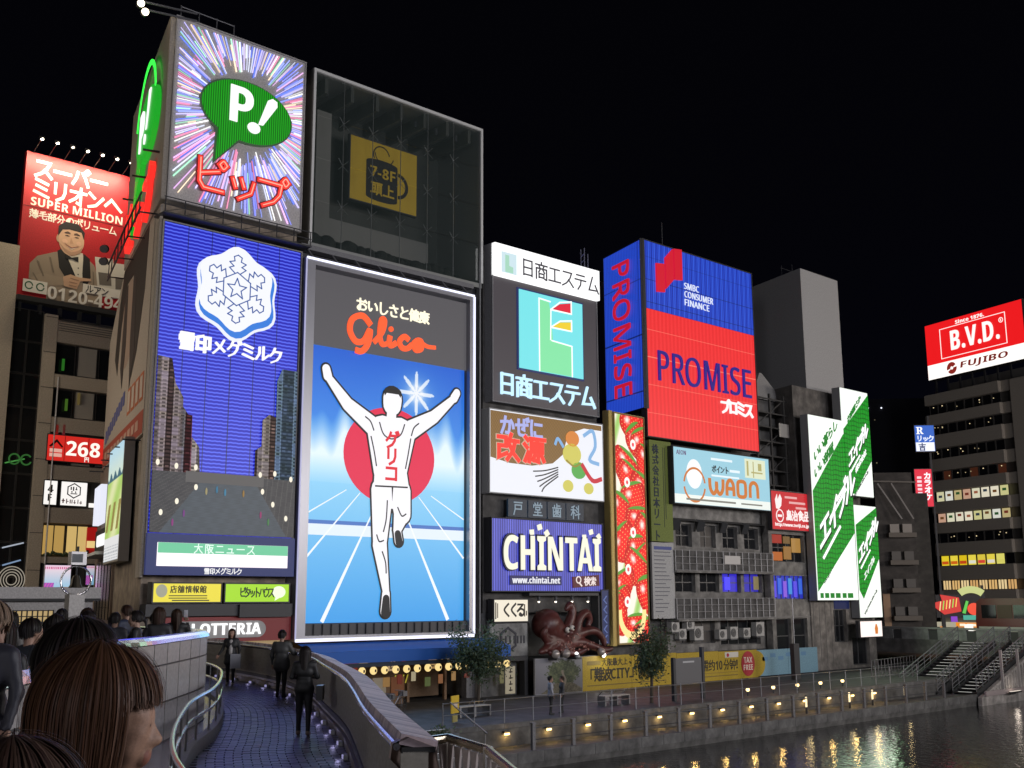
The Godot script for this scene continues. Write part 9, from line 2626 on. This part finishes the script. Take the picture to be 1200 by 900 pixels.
func build_people() -> void:
	skin_mat = StandardMaterial3D.new()
	skin_mat.vertex_color_use_as_albedo = true
	skin_mat.roughness = 0.6
	skin_mat.albedo_texture = grain
	skin_mat.uv1_triplanar = true
	skin_mat.uv1_scale = Vector3.ONE * 9.0
	hair_mat = StandardMaterial3D.new()
	hair_mat.vertex_color_use_as_albedo = true
	hair_mat.roughness = 0.55
	hair_mat.metallic_specular = 0.35
	var black := Color(0.012, 0.012, 0.014)
	var grey := Color(0.07, 0.068, 0.065)
	var brown_hair := Color(0.035, 0.018, 0.011)
	# on the ramp
	var wf := person("woman walking towards the camera on the ramp, black jacket over white blouse, pale bag", Vector3(17.45, -0.64, -31.4), -38, {h = 1.66, top = black, shirt = Color(0.5, 0.47, 0.44), hair = Color(0.03, 0.017, 0.012), style = "long", shoe = Color(0.45, 0.42, 0.4), step = 0.12, cell = 0.022, coat = 0.72, arms = [[Vector3(-0.27, 1.1, -0.04), Vector3(-0.36, 0.92, 0.08)], [Vector3(0.25, 1.1, -0.02), Vector3(0.24, 0.88, 0.1)]]})
	var bag := begin()
	add_block(bag, Vector3(0.17, 0.72, 0.2), Vector3(0.3, 0.42, 0.1))
	hang(wf, "bag", bag.commit(), paint(0.36, 0.36, 0.38, 0.6))
	person("man in grey jacket seen from behind, leaning a hand on the ramp wall", Vector3(16.15, -0.64, -26.4), 128, {h = 1.72, top = grey, legs = black, bulk = 1.18, cell = 0.022, coat = 0.8, arms = [[Vector3(-0.3, 1.12, 0.05), Vector3(-0.4, 1.08, 0.3)], [Vector3(0.27, 1.08, 0), Vector3(0.26, 0.85, 0.06)]]})
	var wb := person("woman in black suit with long hair seen from behind, holding a phone on the ramp", Vector3(11.95, -0.64, -18.7), 140, {h = 1.62, top = black, legs = Color(0.01, 0.01, 0.012), style = "long", cell = 0.018, strands = 420, shoe = Color(0.3, 0.22, 0.17), arms = [[Vector3(-0.25, 1.12, 0.0), Vector3(-0.12, 1.1, 0.24)], [Vector3(0.25, 1.12, 0.0), Vector3(0.12, 1.08, 0.24)]]})
	var hb := begin()
	add_block(hb, Vector3(-0.3, 0.78, 0.0), Vector3(0.12, 0.26, 0.34))
	hang(wb, "handbag", hb.commit(), paint(0.02, 0.02, 0.02, 0.4))
	# behind the parapet
	person("woman in profile with tied dark hair and black coat behind the parapet", Vector3(8.7, 0, -19.0), -120, {h = 1.66, top = black, style = "tail", cell = 0.03, skin = Color(0.45, 0.28, 0.2)})
	person("dark-haired person in a grey-green jacket behind the parapet, left of the woman in profile", Vector3(7.0, 0, -16.9), 120, {h = 1.68, top = Color(0.045, 0.05, 0.048), style = "bob", cell = 0.03})
	person("small dark head between the jacket and the profile behind the parapet", Vector3(9.3, 0, -21.2), 150, {h = 1.62, top = Color(0.05, 0.05, 0.06), cell = 0.03})
	person("brown-haired person in dark coat behind the parapet, right of the profile", Vector3(9.75, 0, -20.3), 140, {h = 1.7, top = Color(0.03, 0.028, 0.03), style = "bob", hair = brown_hair, cell = 0.03, fluff = 0.02})
	var ph := person("person holding up a white phone at the right end of the parapet", Vector3(11.1, 0, -22.3), 150, {h = 1.67, top = black, style = "long", hair = brown_hair, cell = 0.03, arms = [[Vector3(-0.27, 1.2, 0.12), Vector3(-0.2, 1.46, 0.2)], [Vector3(0.27, 1.15, 0.1), Vector3(0.15, 1.25, 0.2)]]})
	var fb := begin()
	add_block(fb, Vector3(-0.17, 1.58, 0.2), Vector3(0.075, 0.15, 0.012))
	hang(ph, "phone", fb.commit(), paint(0.5, 0.5, 0.52, 0.3))
	person("dark head far back in the crowd, behind the man's hair", Vector3(5.6, 0, -14.5), 130, {h = 1.66, top = Color(0.06, 0.06, 0.07), cell = 0.03})
	person("person with a pale knitted cap at the far left edge", Vector3(2.95, 0, -8.9), -60, {h = 1.8, top = Color(0.03, 0.03, 0.04), hair = Color(0.22, 0.15, 0.1), style = "short", cell = 0.03, fluff = 0.02})
	person("woman with long dark hair in black, facing the camera at the left edge", Vector3(3.55, 0, -10.4), -50, {h = 1.66, top = black, style = "long", cell = 0.024, skin = Color(0.45, 0.27, 0.19), head_cell = 0.008, strands = 500, hair = Color(0.014, 0.01, 0.009)})
	person("person in dark clothes half hidden between the left edge and the man's head", Vector3(4.5, 0, -12.3), 100, {h = 1.64, top = Color(0.05, 0.055, 0.07), cell = 0.03})
	var more := [[10.3, -21.6, 1.6, "short"], [10.5, -23.4, 1.75, "short"], [9.9, -22.6, 1.58, "long"], [7.6, -18.4, 1.72, "short"], [6.1, -16.0, 1.6, "bob"], [5.2, -15.6, 1.74, "short"], [6.8, -19.5, 1.66, "long"], [4.1, -13.6, 1.7, "short"], [8.2, -21.0, 1.7, "bob"]]
	var tops := [Color(0.09, 0.085, 0.08), Color(0.02, 0.03, 0.06), Color(0.14, 0.12, 0.1), Color(0.05, 0.05, 0.055), Color(0.16, 0.05, 0.05), Color(0.03, 0.03, 0.03), Color(0.2, 0.19, 0.17), Color(0.04, 0.05, 0.07), Color(0.1, 0.09, 0.12)]
	var say := ["in grey, right part of the crowd", "in navy beside the person with the phone", "in tan with long hair, deep in the crowd", "tall in charcoal behind the profile", "in dark red, left part of the crowd", "tall in black, left part of the crowd", "with long hair in a pale coat, mid crowd", "in slate blue near the left edge", "in mauve grey, mid crowd"]
	for i in more.size():
		person("onlooker " + say[i] + ", behind the parapet", Vector3(more[i][0], 0, more[i][1]), [130, -160, 100, 150, 170, 60, 120, -40, 140][i], {h = more[i][2], top = tops[i], style = more[i][3], cell = 0.035, head_cell = 0.014, strands = 160, hair = [Color(0.012, 0.009, 0.008), brown_hair][i % 2]})
	# close to the camera
	var w := person("woman with a brown bob in profile, closest to the camera", Vector3(1.04, 0, -2.42), 58, {h = 1.69, fringe = 1.32, fluff = 0.014, top = Color(0.03, 0.03, 0.035), hair = Color(0.09, 0.042, 0.022), style = "bob", cell = 0.022, head_cell = 0.0055, skin = Color(0.5, 0.29, 0.19), strands = 4600, strand = 0.0014, nod = 3.0})
	w.scale = Vector3.ONE
	person("man with short dark hair just behind the woman with the bob", Vector3(1.42, 0, -3.46), 100, {h = 1.735, top = Color(0.035, 0.04, 0.045), hair = Color(0.018, 0.013, 0.011), style = "short", cell = 0.024, head_cell = 0.007, skin = Color(0.45, 0.26, 0.17), strands = 3400, strand = 0.0018, fluff = 0.004})
	person("tousled brown head at the bottom left corner", Vector3(0.66, 0, -1.82), 100, {h = 1.575, top = Color(0.04, 0.03, 0.035), hair = Color(0.06, 0.035, 0.026), style = "bob", cell = 0.026, head_cell = 0.008, strands = 3000, strand = 0.0016, fluff = 0.016})
	# on the promenade
	person("standing person in white top at the promenade railing", Vector3(36.0, -3.1, -36.5), 60, {h = 1.65, top = Color(0.35, 0.36, 0.4), cell = 0.035, head_cell = 0.02, strands = 80})
	person("person in dark clothes beside the white top at the promenade railing", Vector3(36.9, -3.1, -36.7), -120, {h = 1.6, top = Color(0.06, 0.06, 0.06), cell = 0.035, head_cell = 0.02, strands = 80, hair = Color(0.05, 0.03, 0.02)})

func _ready() -> void:
	rng.seed = 7
	var cam := Camera3D.new()
	cam.name = "camera"
	cam.position = Vector3(0, 1.8, 0)
	cam.rotation_order = EULER_ORDER_YXZ
	cam.rotation_degrees = Vector3(10.93, -42.776, -0.274)
	cam.fov = 37.67
	cam.near = 0.1
	cam.far = 2000.0
	add_child(cam)
	cam.current = true
	var we := WorldEnvironment.new()
	we.name = "environment"
	var env := Environment.new()
	env.background_mode = Environment.BG_SKY
	var sky := Sky.new()
	var sm := ProceduralSkyMaterial.new()
	sm.sky_top_color = lin(0.0010, 0.0010, 0.0018)
	sm.sky_horizon_color = lin(0.0016, 0.0017, 0.0048)
	sm.ground_bottom_color = lin(0.001, 0.001, 0.001)
	sm.ground_horizon_color = lin(0.0016, 0.0017, 0.0045)
	sm.sky_curve = 0.12
	sky.sky_material = sm
	env.sky = sky
	env.tonemap_mode = Environment.TONE_MAPPER_LINEAR
	env.tonemap_exposure = 1.0
	env.sdfgi_enabled = true
	env.ssao_enabled = true
	env.ssil_enabled = true
	we.environment = env
	add_child(we)
	var moon := DirectionalLight3D.new()
	moon.name = "moon"
	moon.light_color = Color(0.8, 0.85, 1.0)
	moon.light_energy = 0.006
	moon.light_angular_distance = 0.5
	moon.rotation_degrees = Vector3(-52, -20, 0)
	moon.shadow_enabled = true
	add_child(moon)

	font_sans = SystemFont.new()
	font_sans.font_names = ["Droid Sans"]
	font_bold = SystemFont.new()
	font_bold.font_names = ["Droid Sans"]
	font_bold.font_weight = 700
	font_serif = SystemFont.new()
	font_serif.font_names = ["Droid Serif"]
	font_serif.font_weight = 700
	grain = make_noise(11, 0.03, 0.8, 1.0)
	stain = make_noise(23, 0.008, 0.6, 1.0)
	build_setting()
	build_pip_corner()
	build_street_side()
	build_added_street_sign()
	build_left_block()
	build_runner_block()
	build_centre_block()
	build_promise_block()
	build_right_block()
	build_far_right()
	build_far_stairs()
	build_promenade_things()
	build_south_bank()
	build_people()

func make_noise(s: int, freq: float, low: float, high: float) -> NoiseTexture2D:
	var t := NoiseTexture2D.new()
	t.width = 512
	t.height = 512
	t.seamless = true
	var f := FastNoiseLite.new()
	f.seed = s
	f.frequency = freq
	f.fractal_octaves = 5
	f.fractal_gain = 0.6
	t.noise = f
	var g := Gradient.new()
	g.set_color(0, Color(low, low, low))
	g.set_color(1, Color(high, high, high))
	t.color_ramp = g
	return t
